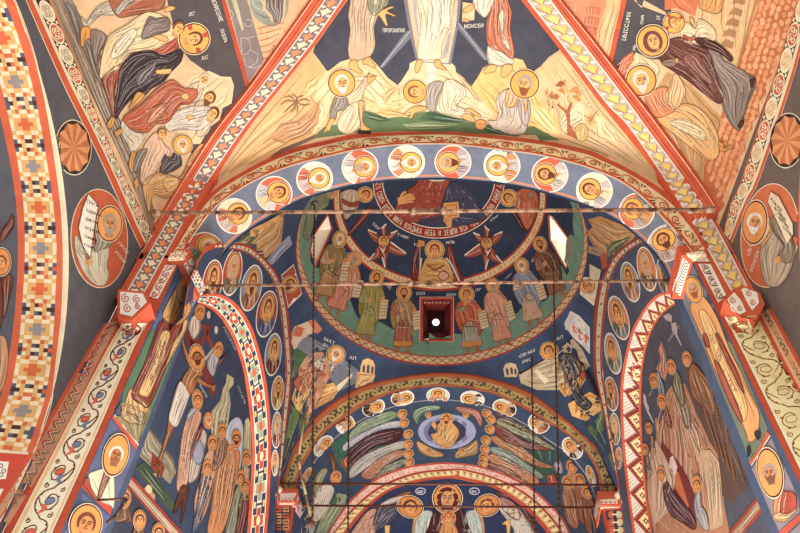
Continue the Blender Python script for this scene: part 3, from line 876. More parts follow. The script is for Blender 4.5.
# --- rims of the side arches
for A, Bq, k, cd in ((rimL_o[1:], rimL_i[1:13]+[(279, 474)], 'blrim', ((196, 70, 40), (60, 90, 70), (220, 150, 60))), (rimR_o, rimR_i[:14], 'brrim', ((190, 84, 50), (60, 60, 80), (220, 150, 80)))):
    P = Paint(k, 1); B = Band(A, Bq, k, 70)
    B.fill(P, (196, 78, 44), -.02, 1.02, 1); B.fill(P, (240, 222, 190), .34, .78, 2)
    N = 34
    for i in range(N):
        x, y = B.at((i+.5)/N, .56); P.ell(x, y, .9, 1.3, cd[i % 3], 3, n=7)
    trim(P)
# --- mosaic soffits of the side arches
P = Paint('blmos', 1)
A1 = moL[1:]; A2 = miL[1:]
B = Band(A1, A2, 'blmos', 80); B.fill(P, (204, 86, 46), 0, 1, 0); B.fill(P, (52, 62, 84), .2, .8, 1); B.fill(P, WHITE, .17, .21, 2, k=1); B.fill(P, WHITE, .79, .83, 2, k=1)
N = 15
for i in range(N):
    g = B.cell(i, N)
    cr = [(-.13, -.32), (.13, -.32), (.13, -.13), (.32, -.13), (.32, .13), (.13, .13), (.13, .32), (-.13, .32), (-.13, .13), (-.32, .13), (-.32, -.13), (-.13, -.13)]
    c = (196, 62, 36) if i % 2 else (150, 160, 130)
    P.poly(G(g, [(.5+x*1.45, .5+y*.86) for x, y in cr]), (232, 220, 190), 2)
    P.poly(G(g, [(.5+x*1.2, .5+y*.7) for x, y in cr]), c, 3)
    P.poly(G(g, circ(.5, .5, .16, .1, 8)), (240, 220, 170) if i % 2 else (214, 90, 50), 4)
    for y in (.28, .72):
        P.poly(G(g, [(-.1, y-.05), (.1, y-.05), (.1, y+.05), (-.1, y+.05)]), (232, 190, 120), 3)
trim(P)
P = Paint('brmos', 1)
B = Band(moR, miR, 'brmos', 80); B.fill(P, (200, 84, 48), 0, 1, 0)
B2 = Band([B.at(i/40, .14) for i in range(41)], [B.at(i/40, .9) for i in range(41)], 'brmos', 80); NC = 9; NR = int(B2.cells*NC*1.12)
B2.fill(P, (236, 216, 184), 0, 1, 1, k=9)
for r in range(NR):
    for c in range(NC):
        ph = r % 14; tri = abs(ph-7)
        if c == tri % 9 or c == (tri+1) % 9 and tri < 8: ch = (148, 44, 32)
        elif c > tri:
            dd = abs(c-7)+abs(ph-7); ch = (60, 40, 44) if dd in (1,) else (226, 166, 84) if dd in (2, 4) else (236, 216, 184) if dd in (0, 3) else ((84, 46, 44) if (r+c) % 2 else (214, 150, 90))
        else: ch = (232, 214, 190) if (r+c) % 2 else (176, 160, 156)
        P.add([B2.at(r/NR, c/NC), B2.at((r+1)/NR, c/NC), B2.at((r+1)/NR, (c+1)/NC), B2.at(r/NR, (c+1)/NC)], [[0, 1, 2, 3]], ch, 2)
trim(P)
# --- bands of the dome, laid out round the dome itself
class DPaint(Paint):
    def __init__(s, base=1): Paint.__init__(s, 'dome', base)
def dcast(x, y, key=None):
    a = math.radians(x); t = y/30.0
    p = dome_pt(a, t); n = (Vector((XE, YC, 8.6))-p).normalized(); return p, n
def w2p(p):
    v = p-EYE; d = v.dot(FW); return 400+FPX*v.dot(RT)/d, 266.5-FPX*v.dot(UP)/d
def t_at(py):
    lo, hi = 0.0, 2.8
    for _ in range(40):
        m = (lo+hi)/2
        if w2p(dome_pt(math.pi/2, m))[1] > py: lo = m
        else: hi = m
    return lo*30
T1a, T1b, T2a, T2b, T3a, T3b = 0.02, t_at(356), t_at(291), t_at(280.5), t_at(238.5), t_at(227.5)
_cast = cast
def dome_band(P, c, t0, t1, layer, n=180, k=2):
    vo = [(360*i/n, t0+(t1-t0)*j/k) for j in range(k+1) for i in range(n+1)]
    P.add(vo, [[j*(n+1)+i, j*(n+1)+i+1, (j+1)*(n+1)+i+1, (j+1)*(n+1)+i] for j in range(k) for i in range(n)], c, layer)
class DP(Paint):
    def add(s, vo, fo, c, layer):
        m = s.mi(c); off = EPS*(s.base+layer); b = len(s.V)
        for v in vo:
            p, nn = dcast(*v); s.V.append(p+nn*off)
        for f in fo:
            q = [w2p(s.V[b+i]) for i in f]; cx = sum(t[0] for t in q)/len(q); cy = sum(t[1] for t in q)/len(q)
            if any(inside(cx, cy, W) for W in WIN.values()): continue
            s.F.append([b+i for i in f]); s.MI.append(m)
P = DP('dome', 1)
dome_band(P, (190, 70, 46), T1a, T1b, 0); h = T1b-T1a
dome_band(P, (232, 204, 150), T1a+h*.18, T1b-h*.14, 1)
for i in range(90):
    for s in (0, 1):
        a0 = i*4; P.line([(a0, T1a+h*(.2 if s else .84)), (a0+4, T1a+h*(.84 if s else .2))], .26 if False else .32, (176, 72, 44), 2, smooth=False)
trim(P)
P = DP('dome', 1); h = T2b-T2a
dome_band(P, (176, 52, 34), T2a, T2b, 0); dome_band(P, (230, 196, 140), T2a+h*.2, T2b-h*.2, 1)
for i in range(144):
    a0 = i*2.5; P.line([(a0+.3, T2a+h*.3), (a0+.3+random.random(), T2a+h*.68)], .3, (184, 80, 50), 2, smooth=False)
    if i % 3: P.line([(a0+.9, T2a+h*.68), (a0+1.5, T2a+h*.34)], .3, (184, 80, 50), 2, smooth=False)
trim(P)
P = DP('dome', 1); h = T3b-T3a
dome_band(P, (150, 40, 30), T3a, T3b, 0); dome_band(P, (230, 210, 180), T3a, T3a+h*.08, 1, k=1); dome_band(P, (230, 210, 180), T3b-h*.08, T3b, 1, k=1)
trim(P)
# green ground under the prophets
P = DP('dome', 1)
n = 120; t0 = T1b
top = [T1b+(T2a-T1b)*(.34+.07*math.sin(i*.41)+.06*math.sin(i*.97)) for i in range(n+1)]
WA = [(82.3, 97.6)]
P.add([(360*i/n, t0) for i in range(n+1)]+[(360*i/n, t0*.5+top[i]*.5) for i in range(n+1)]+[(360*i/n, top[i]) for i in range(n+1)],
      [[j*(n+1)+i, j*(n+1)+i+1, (j+1)*(n+1)+i+1, (j+1)*(n+1)+i] for j in (0, 1) for i in range(n)], (112, 152, 128), 0)
gnd = P.build('painted_ground')

class AP(Paint):
    def add(s, vo, fo, c, layer):
        m = s.mi(c); off = EPS*(s.base+layer); b = len(s.V)
        for a, d in vo:
            p = mosaic_pt(a, 1, d); n = (Vector((p.x, MC_Y, MC_Z))-p).normalized(); s.V.append(p+n*off)
        for f in fo: s.F.append([b+i for i in f]); s.MI.append(m)
P = AP('mr', 1); NR = 150
for d0, d1, c in ((0, .04, (208, 90, 48)), (.29, .33, (208, 90, 48)), (.04, .29, pal['w'])):
    P.add([(math.pi*i/90, d) for d in (d0, d1) for i in range(91)], [[i, i+1, 92+i, 91+i] for i in range(90)], c, 0)
for r in range(NR):
    ro = rowsM[r % 10]; cc_ = 'r' if (r//10) % 2 else 'g'
    for c in range(8):
        ch = ro[min(c, 7)]; ch = cc_ if ch == 'c' else ch
        if ch == 'w': continue
        a0, a1 = math.pi*r/NR, math.pi*(r+1)/NR; d0, d1 = .04+.25*c/8, .04+.25*(c+1)/8
        P.add([(a0, d0), (a1, d0), (a1, d1), (a0, d1)], [[0, 1, 2, 3]], pal[ch], 1)
trim(P)
# ------------------------------------------------------------------ painted figures
SKIN = (222, 152, 84); SKIN2 = (196, 126, 66); HAIR = (104, 58, 34); WHITEH = (226, 216, 200); GREYH = (168, 158, 146)
HALO = (240, 170, 66); HALOD = (214, 138, 52)
def dk(c, k=.6): return tuple(int(v*k) for v in c)
def lt(c, k=.4): return tuple(int(v+(255-v)*k) for v in c)
class Fr:
    def __init__(s, o, ux, uy): s.o = o; s.ux = ux; s.uy = uy
    def p(s, u, v): return (s.o[0]+u*s.ux[0]+v*s.uy[0], s.o[1]+u*s.ux[1]+v*s.uy[1])
    def m(s, pts): return [s.p(u, v) for u, v in pts]
    def size(s): return (math.hypot(*s.ux)+math.hypot(*s.uy))/2
def frame(base, top, w=1.0, flip=False):
    uy = (top[0]-base[0], top[1]-base[1])
    ux = (-uy[1]*w, uy[0]*w)
    if flip: ux = (-ux[0], -ux[1])
    return Fr(base, ux, uy)
def folds(P, pts, c, layer, n=4, wob=.06, w=.8, both_=True):
    """drapery: tapered dark and light strokes that follow the sides of a patch"""
    N = len(pts); D = densify(pts, 2.0)
    cx = sum(p[0] for p in D)/len(D); cy = sum(p[1] for p in D)/len(D)
    sxx = sum((p[0]-cx)**2 for p in D); syy = sum((p[1]-cy)**2 for p in D); sxy = sum((p[0]-cx)*(p[1]-cy) for p in D)
    a = .5*math.atan2(2*sxy, sxx-syy); ax = (math.cos(a), math.sin(a)); bx = (-ax[1], ax[0])
    Q = [((p[0]-cx)*ax[0]+(p[1]-cy)*ax[1], (p[0]-cx)*bx[0]+(p[1]-cy)*bx[1]) for p in pts]
    L0 = min(q[0] for q in Q); L1 = max(q[0] for q in Q)
    K = max(7, min(18, int((L1-L0)/4))); st = []
    for j in range(K+1):
        l = L0+(L1-L0)*(.04+.92*j/K); xs = []
        for (l0, o0), (l1, o1) in zip(Q, Q[1:]+Q[:1]):
            if (l0-l)*(l1-l) <= 0 and l0 != l1: xs.append(o0+(o1-o0)*(l-l0)/(l1-l0))
        st.append((l, min(xs), max(xs)) if len(xs) > 1 else None)
    m = n*2-1 if both_ else n
    for i in range(m):
        f = (i+1)/(m+1); ph = random.random()*6.3; fq = random.uniform(3, 6)
        j0 = int(K*random.random()*.3); j1 = K-int(K*random.random()*.3); run = []
        for j in range(j0, j1+1):
            if st[j] is None: continue
            l, w0, w1 = st[j]; g = f+wob*math.sin(ph+fq*j/K); o = w0+(w1-w0)*min(max(g, .06), .94)
            run.append((cx+ax[0]*l+bx[0]*o, cy+ax[1]*l+bx[1]*o))
        if len(run) < 4: continue
        col = dk(c, .66) if (i % 2 == 0 or not both_) else lt(c, .34)
        P.line(run[::2] if len(run) > 8 else run, w*(1.0 if i % 2 == 0 else 1.35), col, layer, taper=True)
def robe(P, pts, c, layer=0, n=4, smooth=True, outline=True, w=.8, wob=.06):
    q = [(v.x, v.y) for v in catmull([Vector((a, b, 0)) for a, b in pts], 4, True)] if smooth else list(pts)
    P.poly(q, c, layer)
    if n: folds(P, q, c, layer+1, n, wob, w)
    if outline: P.line(q[::2] if smooth else q, w*.8, dk(c, .64), layer+2, smooth=smooth, closed=True)
def head(F, fr, u, v, r, hair=HAIR, beard=None, skin=SKIN, halo=HALO, hr=1.95, layer=0, look=0, cross=False, veil=None, hv=1.0):
    """halo, face with features, hair and beard; r is the head half-width in frame units"""
    px = r*fr.size()
    if halo:
        P = F.part('halo')
        P.poly(fr.m(circ(u, v, r*hr*1.08, r*hr*1.08*hv, 30)), (250, 226, 190), layer)
        P.poly(fr.m(circ(u, v, r*hr*1.03, r*hr*1.03*hv, 30)), (108, 44, 28), layer+1)
        P.poly(fr.m(circ(u, v, r*hr*.95, r*hr*.95*hv, 30)), halo, layer+2)
        if cross:
            for a in (0, math.pi/2, math.pi):
                P.poly(fr.m([(u+r*hr*(k*math.cos(a)-s*math.sin(a)), v+r*hr*(k*math.sin(a)+s*math.cos(a))) for k, s in ((.62, -.13), (.93, -.16), (.93, .16), (.62, .13))]), (196, 62, 50), layer+3)
    H = F.part('hair')
    if veil:
        H.poly(fr.m(circ(u, v-.1*r, r*1.35, r*1.5, 20)), veil, layer+3)
    else:
        H.poly(fr.m([(u+r*1.08*math.cos(a), v+r*.1+r*1.25*math.sin(a)) for a in (math.pi*(-.18+1.36*i/16) for i in range(17))]), hair, layer+3)
    P = F.part('head')
    P.poly(fr.m([(u-.5*r, v-.6*r), (u+.5*r, v-.6*r), (u+.55*r, v-1.7*r), (u-.55*r, v-1.7*r)]), dk(skin, .85), layer+3)
    P.poly(fr.m(circ(u+look*r*.1, v-.12*r, r*.8, r*1.05, 16)), skin, layer+4)
    if beard:
        Bp = F.part('beard')
        Bp.poly(fr.m([(u-r*.8, v-.2*r), (u-r*.62, v-1.0*r), (u-r*.2, v-1.65*r), (u+r*.2, v-1.65*r), (u+r*.62, v-1.0*r), (u+r*.8, v-.2*r), (u+r*.45, v-.55*r), (u, v-.5*r), (u-r*.45, v-.55*r)]), beard, layer+5)
    if px > 1.7:
        d = (74, 36, 20); L = look*r*.18
        for s in (-1, 1):
            P.line(fr.m([(u+L+s*r*.6, v+.28*r), (u+L+s*r*.3, v+.36*r), (u+L+s*r*.12, v+.22*r)]), max(.45, px*.1), d, layer+5)
            P.poly(fr.m(circ(u+L+s*r*.34, v+.06*r, r*.15, r*.1, 6)), d, layer+5)
        P.line(fr.m([(u+L+.06*r, v+.2*r), (u+L+.1*r, v-.2*r), (u+L-.08*r, v-.28*r)]), max(.4, px*.09), dk(skin, .55), layer+5)
        P.line(fr.m([(u+L-.22*r, v-.52*r), (u+L+.22*r, v-.52*r)]), max(.45, px*.11), (160, 60, 40), layer+6, smooth=False)
def hand(P, fr, u, v, s, a, layer, c=SKIN):
    """painted hand: palm, four fingers and a thumb, pointing along angle a"""
    ca, sa = math.cos(a), math.sin(a)
    f = lambda pts: fr.m([(u+s*(x*ca-y*sa), v+s*(x*sa+y*ca)) for x, y in pts])
    P.poly(f([(-.5, -.34), (.3, -.42), (.42, .36), (-.4, .34)]), c, layer)
    if s*fr.size() > 2:
        for k, l in enumerate((.75, 1.0, .95, .7)):
            y = -.32+.22*k; P.line(f([(.3, y), (.3+l*.6, y*1.1), (.3+l, y*1.15-.05)]), max(.6, s*fr.size()*.2), c, layer)
        P.line(f([(-.1, .3), (.25, .66), (.55, .7)]), max(.6, s*fr.size()*.22), c, layer)
    else: P.poly(f([(.3, -.4), (1.1, -.25), (1.1, .25), (.3, .4)]), c, layer)
ORD = ['first', 'second', 'third', 'fourth', 'fifth', 'sixth', 'seventh', 'eighth', 'ninth', 'tenth', 'eleventh', 'twelfth', 'thirteenth']
def medallion(label, c, up, r, asp, bg, robe_c, cloak_c, hair, beard, key='all', group=None, base=2, halo=HALO, bg2=None, face=True):
    """c centre px, up unit-ish direction px, r half-height px, asp width/height"""
    l = math.hypot(*up); uy = (up[0]/l*r, up[1]/l*r)
    if isinstance(asp, tuple): ux = asp
    else: ux = (-uy[1]*asp, uy[0]*asp)
    fr = Fr(c, ux, uy); F = Fig('saint_medallion', label, 'medallion', c, key, base, group)
    P = F.part('background_disc')
    P.poly(fr.m(circ(0, 0, 1.03, 1.03, 36)), (246, 236, 216), 0); P.poly(fr.m(circ(0, 0, .96, .96, 36)), bg, 1)
    if bg2: P.poly(fr.m(circ(0, 0, .96, .96, 20, -math.pi*.5, math.pi*.5)), bg2, 2)
    R = F.part('robe')
    arc = circ(0, 0, .95, .95, 16, math.pi*1.14, math.pi*1.86)
    body = [(-.5, -.12), (-.2, .02), (.2, .02), (.5, -.12)]
    R.poly(fr.m(arc+list(reversed(body))), robe_c, 3)
    for k in range(5): R.line(fr.m([(-.3+.15*k, -.05), (-.42+.21*k, -.55), (-.5+.25*k, -.8)]), max(.5, r*.035), dk(robe_c, .6) if k % 2 else lt(robe_c, .5), 5, taper=True)
    C = F.part('cloak')
    C.poly(fr.m([(-.52, -.14), (-.24, 0), (-.12, -.5), (-.25, -.9)]+circ(0, 0, .95, .95, 6, math.pi*1.4, math.pi*1.15)[::1]), cloak_c, 4)
    C2_ = F.part('cloak')
    C2_.poly(fr.m([(.52, -.14), (.24, 0), (.3, -.4), (.52, -.78)]+circ(0, 0, .95, .95, 4, math.pi*1.7, math.pi*1.85)), cloak_c, 4)
    for k in range(3): C.line(fr.m([(-.42+.08*k, -.12), (-.5+.13*k, -.5), (-.5+.14*k, -.75)]), max(.5, r*.035), dk(cloak_c, .6), 6, taper=True)
    if r > 9:
        Hn = F.part('hand'); hand(Hn, fr, .12, -.45, .16, 1.9, 6)
    head(F, fr, 0, .24, .33, hair, beard, halo=halo, hr=1.85, layer=5)
    F.done(); return F
def saint(name, label, feet, top, wd, tunic, cloak, hair=HAIR, beard=HAIR, scroll=None, key='all', group=None, base=3, flip=False, arm=.0, halo=HALO, hr=1.95, hw=None, cat='painted figure', feet_on=True, veil=None, skin=SKIN, cross=False, shoes=(122, 44, 34), hem=None, r=.062, hw_=1.0):
    """standing robed figure; feet and top of halo in px"""
    fr = frame(feet, top, 1.0, flip); fr.ux = (fr.ux[0]*wd, fr.ux[1]*wd)
    F = Fig(name, label, cat, ((feet[0]+top[0])/2, (feet[1]+top[1])/2), key, base, group)
    if feet_on:
        for s, a in ((-1, -.05), (1, .06)):
            P = F.part('foot')
            P.poly(fr.m([(s*.06-.035, .14), (s*.06+.035, .14), (s*.07+.03, .04), (s*.08+s*.08, .0), (s*.08-s*.03, .0), (s*.07-.03, .05)]), shoes, 0)
    T = F.part('tunic')
    tp = [(-.11, .79), (-.16, .68), (-.15, .48), (-.16*hw_, .30), (-.19*hw_, .11), (-.06, .09), (.06, .10), (.19*hw_, .11), (.17*hw_, .30), (.15, .48), (.16, .68), (.11, .79), (0, .81)]
    robe(T, fr.m(tp), tunic, 1, 5)
    if hem: T.poly(fr.m([(-.18*hw_, .17), (-.19*hw_, .11), (-.06, .09), (.06, .10), (.19*hw_, .11), (.18*hw_, .17)]), hem, 3)
    C = F.part('cloak')
    robe(C, fr.m([(-.10, .80), (.04, .79), (.17, .70), (.2, .52), (.21*hw_, .32), (.15*hw_, .24), (.1, .38), (.02, .48), (-.1, .42), (-.18*hw_, .34), (-.2, .5), (-.19, .7)]), cloak, 4, 4)
    A = F.part('arm')
    robe(A, fr.m([(-.15, .72), (-.21, .55+arm*.4), (-.17, .5+arm), (-.05, .52+arm), (-.04, .58+arm*.6), (-.1, .62)]), lt(tunic, .12), 6, 1)
    hand(A, fr, -.04, .56+arm, .05, .9, 9)
    if scroll:
        S = F.part('scroll'); su = .19 if scroll == 'R' else -.19; 
        sp_ = fr.m([(su-.06, .6), (su+.07, .63), (su+.1, .36), (su-.03, .33)])
        S.poly(sp_, (222, 196, 154), 8); S.line(sp_, .6, (120, 70, 50), 9, smooth=False, closed=True)
        for k in range(5):
            v = .57-.045*k; S.line(fr.m([(su-.04+.006*k, v), (su+.06+.006*k, v+.02)]), .55, (110, 60, 44), 9, smooth=False)
        hand(S, fr, su-.03, .6, .05, 1.2, 10)
    head(F, fr, 0, .885, r, hair, beard, halo=halo, hr=hr, layer=6, veil=veil, skin=skin, cross=cross)
    F.done(); return F
def patch(name, label, cat, polys, key='all', base=2, lines=(), sub='painted_patch'):
    """a painted ground, rock or building made of flat patches: [(part, colour, pts, nfolds)]"""
    pts = polys[0][2]
    F = Fig(name, label, cat, (sum(p[0] for p in pts)/len(pts), sum(p[1] for p in pts)/len(pts)), key, base)
    P = {}
    for i, (nm, c, q, n) in enumerate(polys):
        pp = F.part(nm); P.setdefault(nm, pp)
        pp.poly(q, c, min(i, 6))
        if n: folds(pp, q, c, min(i, 6)+1, n, .05, .9)
    for nm, c, w, q in lines:
        if nm not in P: P[nm] = F.part(nm)
        P[nm].line(q, w, c, 7)
    F.done(); return F
def free(name, label, cat, parts, at, key='all', base=3, heads=(), group=None):
    """hand-traced figure: parts [(part, colour, pts, folds)], heads [(cx,cy,rx px, up dir, kwargs)]"""
    F = Fig(name, label, cat, at, key, base, group)
    P = {}
    for i, (nm, c, q, n) in enumerate(parts):
        robe(F.part(nm), q, c, i, n, smooth=len(q) > 4)
    L = min(len(parts)+1, 9)
    for cx, cy, r, up, kw in heads:
        l = math.hypot(*up); uy = (up[0]/l, up[1]/l); asp = kw.pop('asp', 1.0)
        fr = Fr((cx, cy), (-uy[1]*asp, uy[0]*asp), uy)
        head(F, fr, 0, 0, r, layer=kw.pop('layer', L-1), **kw)
    F.done(); return F
# --- lettering
FONT = {}
def lettering(P, text, at, right, up, c, layer=6, bold=0):
    """write text with its lower left corner at `at`; right = px vector of one em, up = px vector of cap height"""
    cu = bpy.data.curves.new('lettering', 'FONT'); cu.body = text; cu.size = 1.0; cu.resolution_u = 1; cu.offset = bold
    o = bpy.data.objects.new('lettering', cu); COL.objects.link(o)
    dg = bpy.context.evaluated_depsgraph_get(); me = bpy.data.meshes.new_from_object(o.evaluated_get(dg))
    vo = [(at[0]+v.co.x*right[0]+v.co.y*up[0], at[1]+v.co.x*right[1]+v.co.y*up[1]) for v in me.vertices]
    P.add(vo, [list(p.vertices) for p in me.polygons], c, layer)
    bpy.data.meshes.remove(me); bpy.data.objects.remove(o); bpy.data.curves.remove(cu)
# ------------------------------------------------------------------ medallions
fm = [(205.5, 250), (234, 216), (274, 194), (314.5, 179), (360, 167), (406.5, 162), (453, 162), (502, 165.5), (550, 174.5), (594.5, 190.5), (637, 211), (667, 243)]
fr_r = [(17.5, (-13, 9)), ]
look = [('red', 'grey-robed white-bearded', (214, 96, 54), (206, 190, 170), (150, 140, 130), WHITEH, WHITEH),
        ('cream', 'young dark-haired', (238, 216, 176), (206, 190, 176), (214, 120, 80), HAIR, None),
        ('red', 'young beardless', (214, 96, 54), (226, 196, 150), (190, 190, 196), HAIR, None),
        ('cream', 'white-haired', (240, 220, 182), (200, 176, 170), (204, 110, 76), WHITEH, WHITEH),
        ('red', 'white-robed grey-bearded', (212, 92, 52), (226, 216, 204), (204, 190, 180), WHITEH, GREYH),
        ('cream', 'bald white-bearded', (242, 224, 186), (222, 208, 196), (216, 128, 76), WHITEH, WHITEH),
        ('red', 'brown-bearded', (212, 92, 52), (206, 190, 186), (180, 160, 164), GREYH, HAIR),
        ('cream', 'long white-bearded', (242, 226, 190), (190, 180, 176), (222, 136, 84), WHITEH, WHITEH),
        ('red', 'dark-bearded', (212, 94, 54), (232, 210, 186), (196, 180, 176), HAIR, HAIR),
        ('cream', 'young short-haired', (240, 220, 184), (226, 206, 170), (190, 180, 180), HAIR, None),
        ('red', 'red-haired', (214, 104, 62), (214, 150, 90), (190, 170, 160), (150, 80, 50), None),
        ('pale', 'brown-bearded profile-bowed', (206, 182, 168), (206, 186, 180), (190, 160, 150), HAIR, HAIR)]
dirs = [(8, 20), (16, 15), (18, 11), (18, 7), (18, 3), (18, .5), (-18, .5), (-18, 2.5), (-18, 5), (-16, 7), (-14, 10), (-9, 14)]
rad = [(16.5, 1.55), (17, 1.05), (18, 1.0), (18, .97), (18, .97), (18, .94), (18, .95), (18.5, .97), (18, .97), (18, 1.0), (18, .95), (15, 1.35)]
dirs = [(8, -13), (14, -10), (16, -8), (17, -5), (17.5, -3), (18, -.5), (-18, -.6), (-18, -2.2), (-17.5, -4), (-16, -7), (-14, -9.5), (-9, -13)]
rad = [(17, (15, 11)), (17.5, (10, 15)), (18, (8, 17)), (18, (5, 17)), (18, (3, 17)), (18, (0, 17)), (18, (-1, -17)), (18, (3, -17)), (18, (5, -17)), (17.5, (8, -17)), (17, (9.5, -15)), (17, (9, -17))]
asp = [(17, 1.1), (17.5, 1.0), (18, .97), (18, .95), (18, .95), (18, .93), (18, .93), (18, .95), (18, .96), (18, .98), (17.5, 1.02), (17.5, 1.15)]
for i in range(12):
    bg, who, bc, rc, cc_, hr_, be = look[i]
    ra, a_ = asp[i]
    medallion('%s saint on a %s disc, %s from the left on the front arch' % (who, bg, ORD[i]), fm[i], dirs[i], ra, a_, bc, rc, cc_, hr_, be, 'soffit', 'saint medallions on the front arch', bg2=None)
# inscriptions on the red discs
lm = [(200, 263.5, (217, 250), (226, 176, 250), (12, 14), (10, 20))]
# blue bands of the side arches
sl = [(212, 283, 10, 23), (232, 272.5, 9.6, 23), (251, 288, 10.5, 23), (266.5, 314, 10.3, 23), (273, 354.5, 8.2, 21), (277.5, 393, 6.3, 17), (276.5, 430, 5, 18), (275, 463, 3.6, 13)]
bgs = [(170, 66, 44), (176, 70, 46), (126, 134, 168), (168, 66, 48), (124, 130, 164), (186, 120, 84), (130, 138, 164), (190, 176, 150)]
nm_ = ['wine-coloured', 'red', 'pale blue', 'brick red', 'slate blue', 'ochre', 'grey blue', 'pale buff']
rb = [(120, 60, 44), (140, 130, 110), (190, 120, 84), (92, 110, 144), (130, 70, 52), (206, 170, 110), (176, 106, 80), (206, 190, 160)]
hb = [(HAIR, HAIR), (GREYH, GREYH), (HAIR, HAIR), (HAIR, None), (HAIR, None), (HAIR, HAIR), (GREYH, GREYH), (HAIR, None)]
for i, (x, y, rx, ry) in enumerate(sl):
    up = [(2, -20), (2.5, -20), (3, -20), (2.4, -20), (1.5, -20), (1, -20), (.5, -20), (0, -20)][i]
    sh = [.35, .32, .3, .22, .14, .08, .04, 0][i]
    fl = 1
    medallion('oval medallion on %s ground, %s down the left side arch' % (nm_[i], ORD[i]), (x, y), up, ry, (rx, -rx*.12), bgs[i], rb[i], dk(rb[i], .75), hb[i][0], hb[i][1], 'blband', 'oval medallions on the left side arch', halo=(222, 156, 74))
sr = [(665.5, 277, 8, 20), (647, 269, 9.3, 22), (630.5, 282, 9, 20), (619, 318, 9.8, 22), (613, 353.5, 8, 20.5), (611.5, 394, 6.7, 17), (615, 429, 5, 16), (618.7, 458, 3.6, 11)]
bgr = [(166, 120, 92), (206, 112, 66), (150, 142, 146), (206, 120, 76), (170, 156, 146), (176, 96, 60), (128, 120, 96), (180, 130, 100)]
nmr = ['dusky brown', 'orange', 'grey', 'light red', 'pale stone', 'copper', 'olive grey', 'tan']
rbr = [(160, 130, 110), (170, 130, 100), (206, 150, 120), (140, 144, 130), (150, 150, 120), (180, 120, 84), (150, 110, 70), (190, 140, 110)]
for i, (x, y, rx, ry) in enumerate(sr):
    up = [(-3, -20), (-3, -20), (-3.5, -20), (-4, -20), (-3, -20), (-2, -20), (-1.2, -20), (0, -20)][i]
    medallion('oval medallion on %s ground, %s down the right side arch' % (nmr[i], ORD[i]), (x, y), up, ry, (rx, rx*.12), bgr[i], rbr[i], dk(rbr[i], .75), hb[i][0], hb[i][1], 'brband', 'oval medallions on the right side arch', halo=(216, 150, 78))
# small medallions under the east arch
se = [(306, 478, 4, 11), (323.5, 446, 7.5, 12), (345, 424, 9.5, 11.5), (373.5, 407.5, 11.5, 8.5), (402.5, 398, 11.5, 8), (438, 395.3, 11.5, 7.6), (472.5, 399, 12, 8), (504.5, 408, 12, 8.5), (539, 423, 11, 10), (572.5, 448, 9, 12), (591, 476, 4, 11)]
for i, (x, y, rx, ry) in enumerate(se):
    dx = (445-x)
    up = (dx*.25, -12) if abs(dx) > 60 else (1, -12)
    up = [(5, -12), (8, -10), (10, -7), (12, -5), (12, -2), (0, -10), (-12, -2), (-12, -4), (-11, -7), (-8, -10), (-4, -12)][i]
    horiz = i in (2, 3, 4, 6, 7, 8)
    rr_ = rx if horiz else ry; aw = (ry if horiz else rx)/rr_
    pale = [(206, 128, 84), (190, 196, 196), (226, 216, 200), (220, 214, 200), (226, 216, 200), (200, 206, 190), (222, 214, 206), (214, 206, 190), (220, 206, 184), (216, 200, 180), (190, 140, 100)][i]
    medallion('small oval medallion, %s from the left under the far arch' % ORD[i], (x, y), up, rr_, aw, pale, [(120, 70, 50), (206, 200, 190), (230, 220, 210), (60, 40, 40)][i % 4], [(90, 40, 34), (214, 160, 100), (196, 120, 80)][i % 3], HAIR, None if i % 2 else GREYH, 'eso', 'small medallions under the far arch', halo=(224, 160, 80))
# ------------------------------------------------------------------ big oval prophets and stars on the nave walls
def star(c, rx, ry, label, key, rot=0):
    F = Fig('star_medallion', label, 'medallion', c, key, 2, 'pointed star medallions')
    P = F.part('background_disc'); P.ell(c[0], c[1], rx*1.04, ry*1.04, (238, 220, 190), 0, rot); P.ell(c[0], c[1], rx, ry, (58, 44, 48), 1, rot)
    S = F.part('star'); cr, sr_ = math.cos(rot), math.sin(rot)
    n = 10
    def q(a, k): return (c[0]+rx*k*math.cos(a)*cr-ry*k*math.sin(a)*sr_, c[1]+rx*k*math.cos(a)*sr_+ry*k*math.sin(a)*cr)
    for i in range(n):
        a = 2*math.pi*i/n; b = a+math.pi/n
        S.poly([c, q(a, .95), q(b, .84)], (222, 148, 88), 2); S.poly([c, q(b, .84), q(a+2*math.pi/n, .95)], (190, 112, 66), 2)
    F.done()
star((73.2, 147.5), 17.5, 27, 'ten-pointed tan star in an oval on the dark left wall', 'wl', -.05)
star((787.5, 140.5), 17, 27, 'ten-pointed brown star in an oval on the dark right wall', 'wr', .1)
def prophet(c, rx, ry, rot, bg, halo_c, hx, hy, label, scroll, robe_pts, robe_c, sleeve_pts, key, txt):
    F = Fig('prophet_medallion', label, 'medallion', c, key, 2)
    P = F.part('background_disc'); P.ell(c[0], c[1], rx*1.03, ry*1.02, (236, 214, 180), 0, rot, 40); P.ell(c[0], c[1], rx, ry, bg, 1, rot, 40)
    R = F.part('robe'); robe(R, robe_pts, robe_c, 2, 6)
    S = F.part('sleeve'); robe(S, sleeve_pts, dk(robe_c, .8), 4, 3)
    return F
F = prophet((99, 238.5), 28, 48.8, -.03, (198, 92, 52), HALO, 0, 0, 'oval medallion of a grey-bearded prophet unrolling a scroll, on the dark left wall', None,
            tr(0, 178, 3, [(283, 200), (320, 195), (325, 225), (318, 265), (325, 290), (310, 322), (280, 318), (250, 285), (232, 245), (222, 205), (225, 170), (245, 205), (262, 250)]), (206, 196, 170),
            tr(0, 178, 3, [(282, 150), (310, 165), (335, 180), (325, 205), (300, 215), (280, 222), (285, 190)]), 'wl', '')
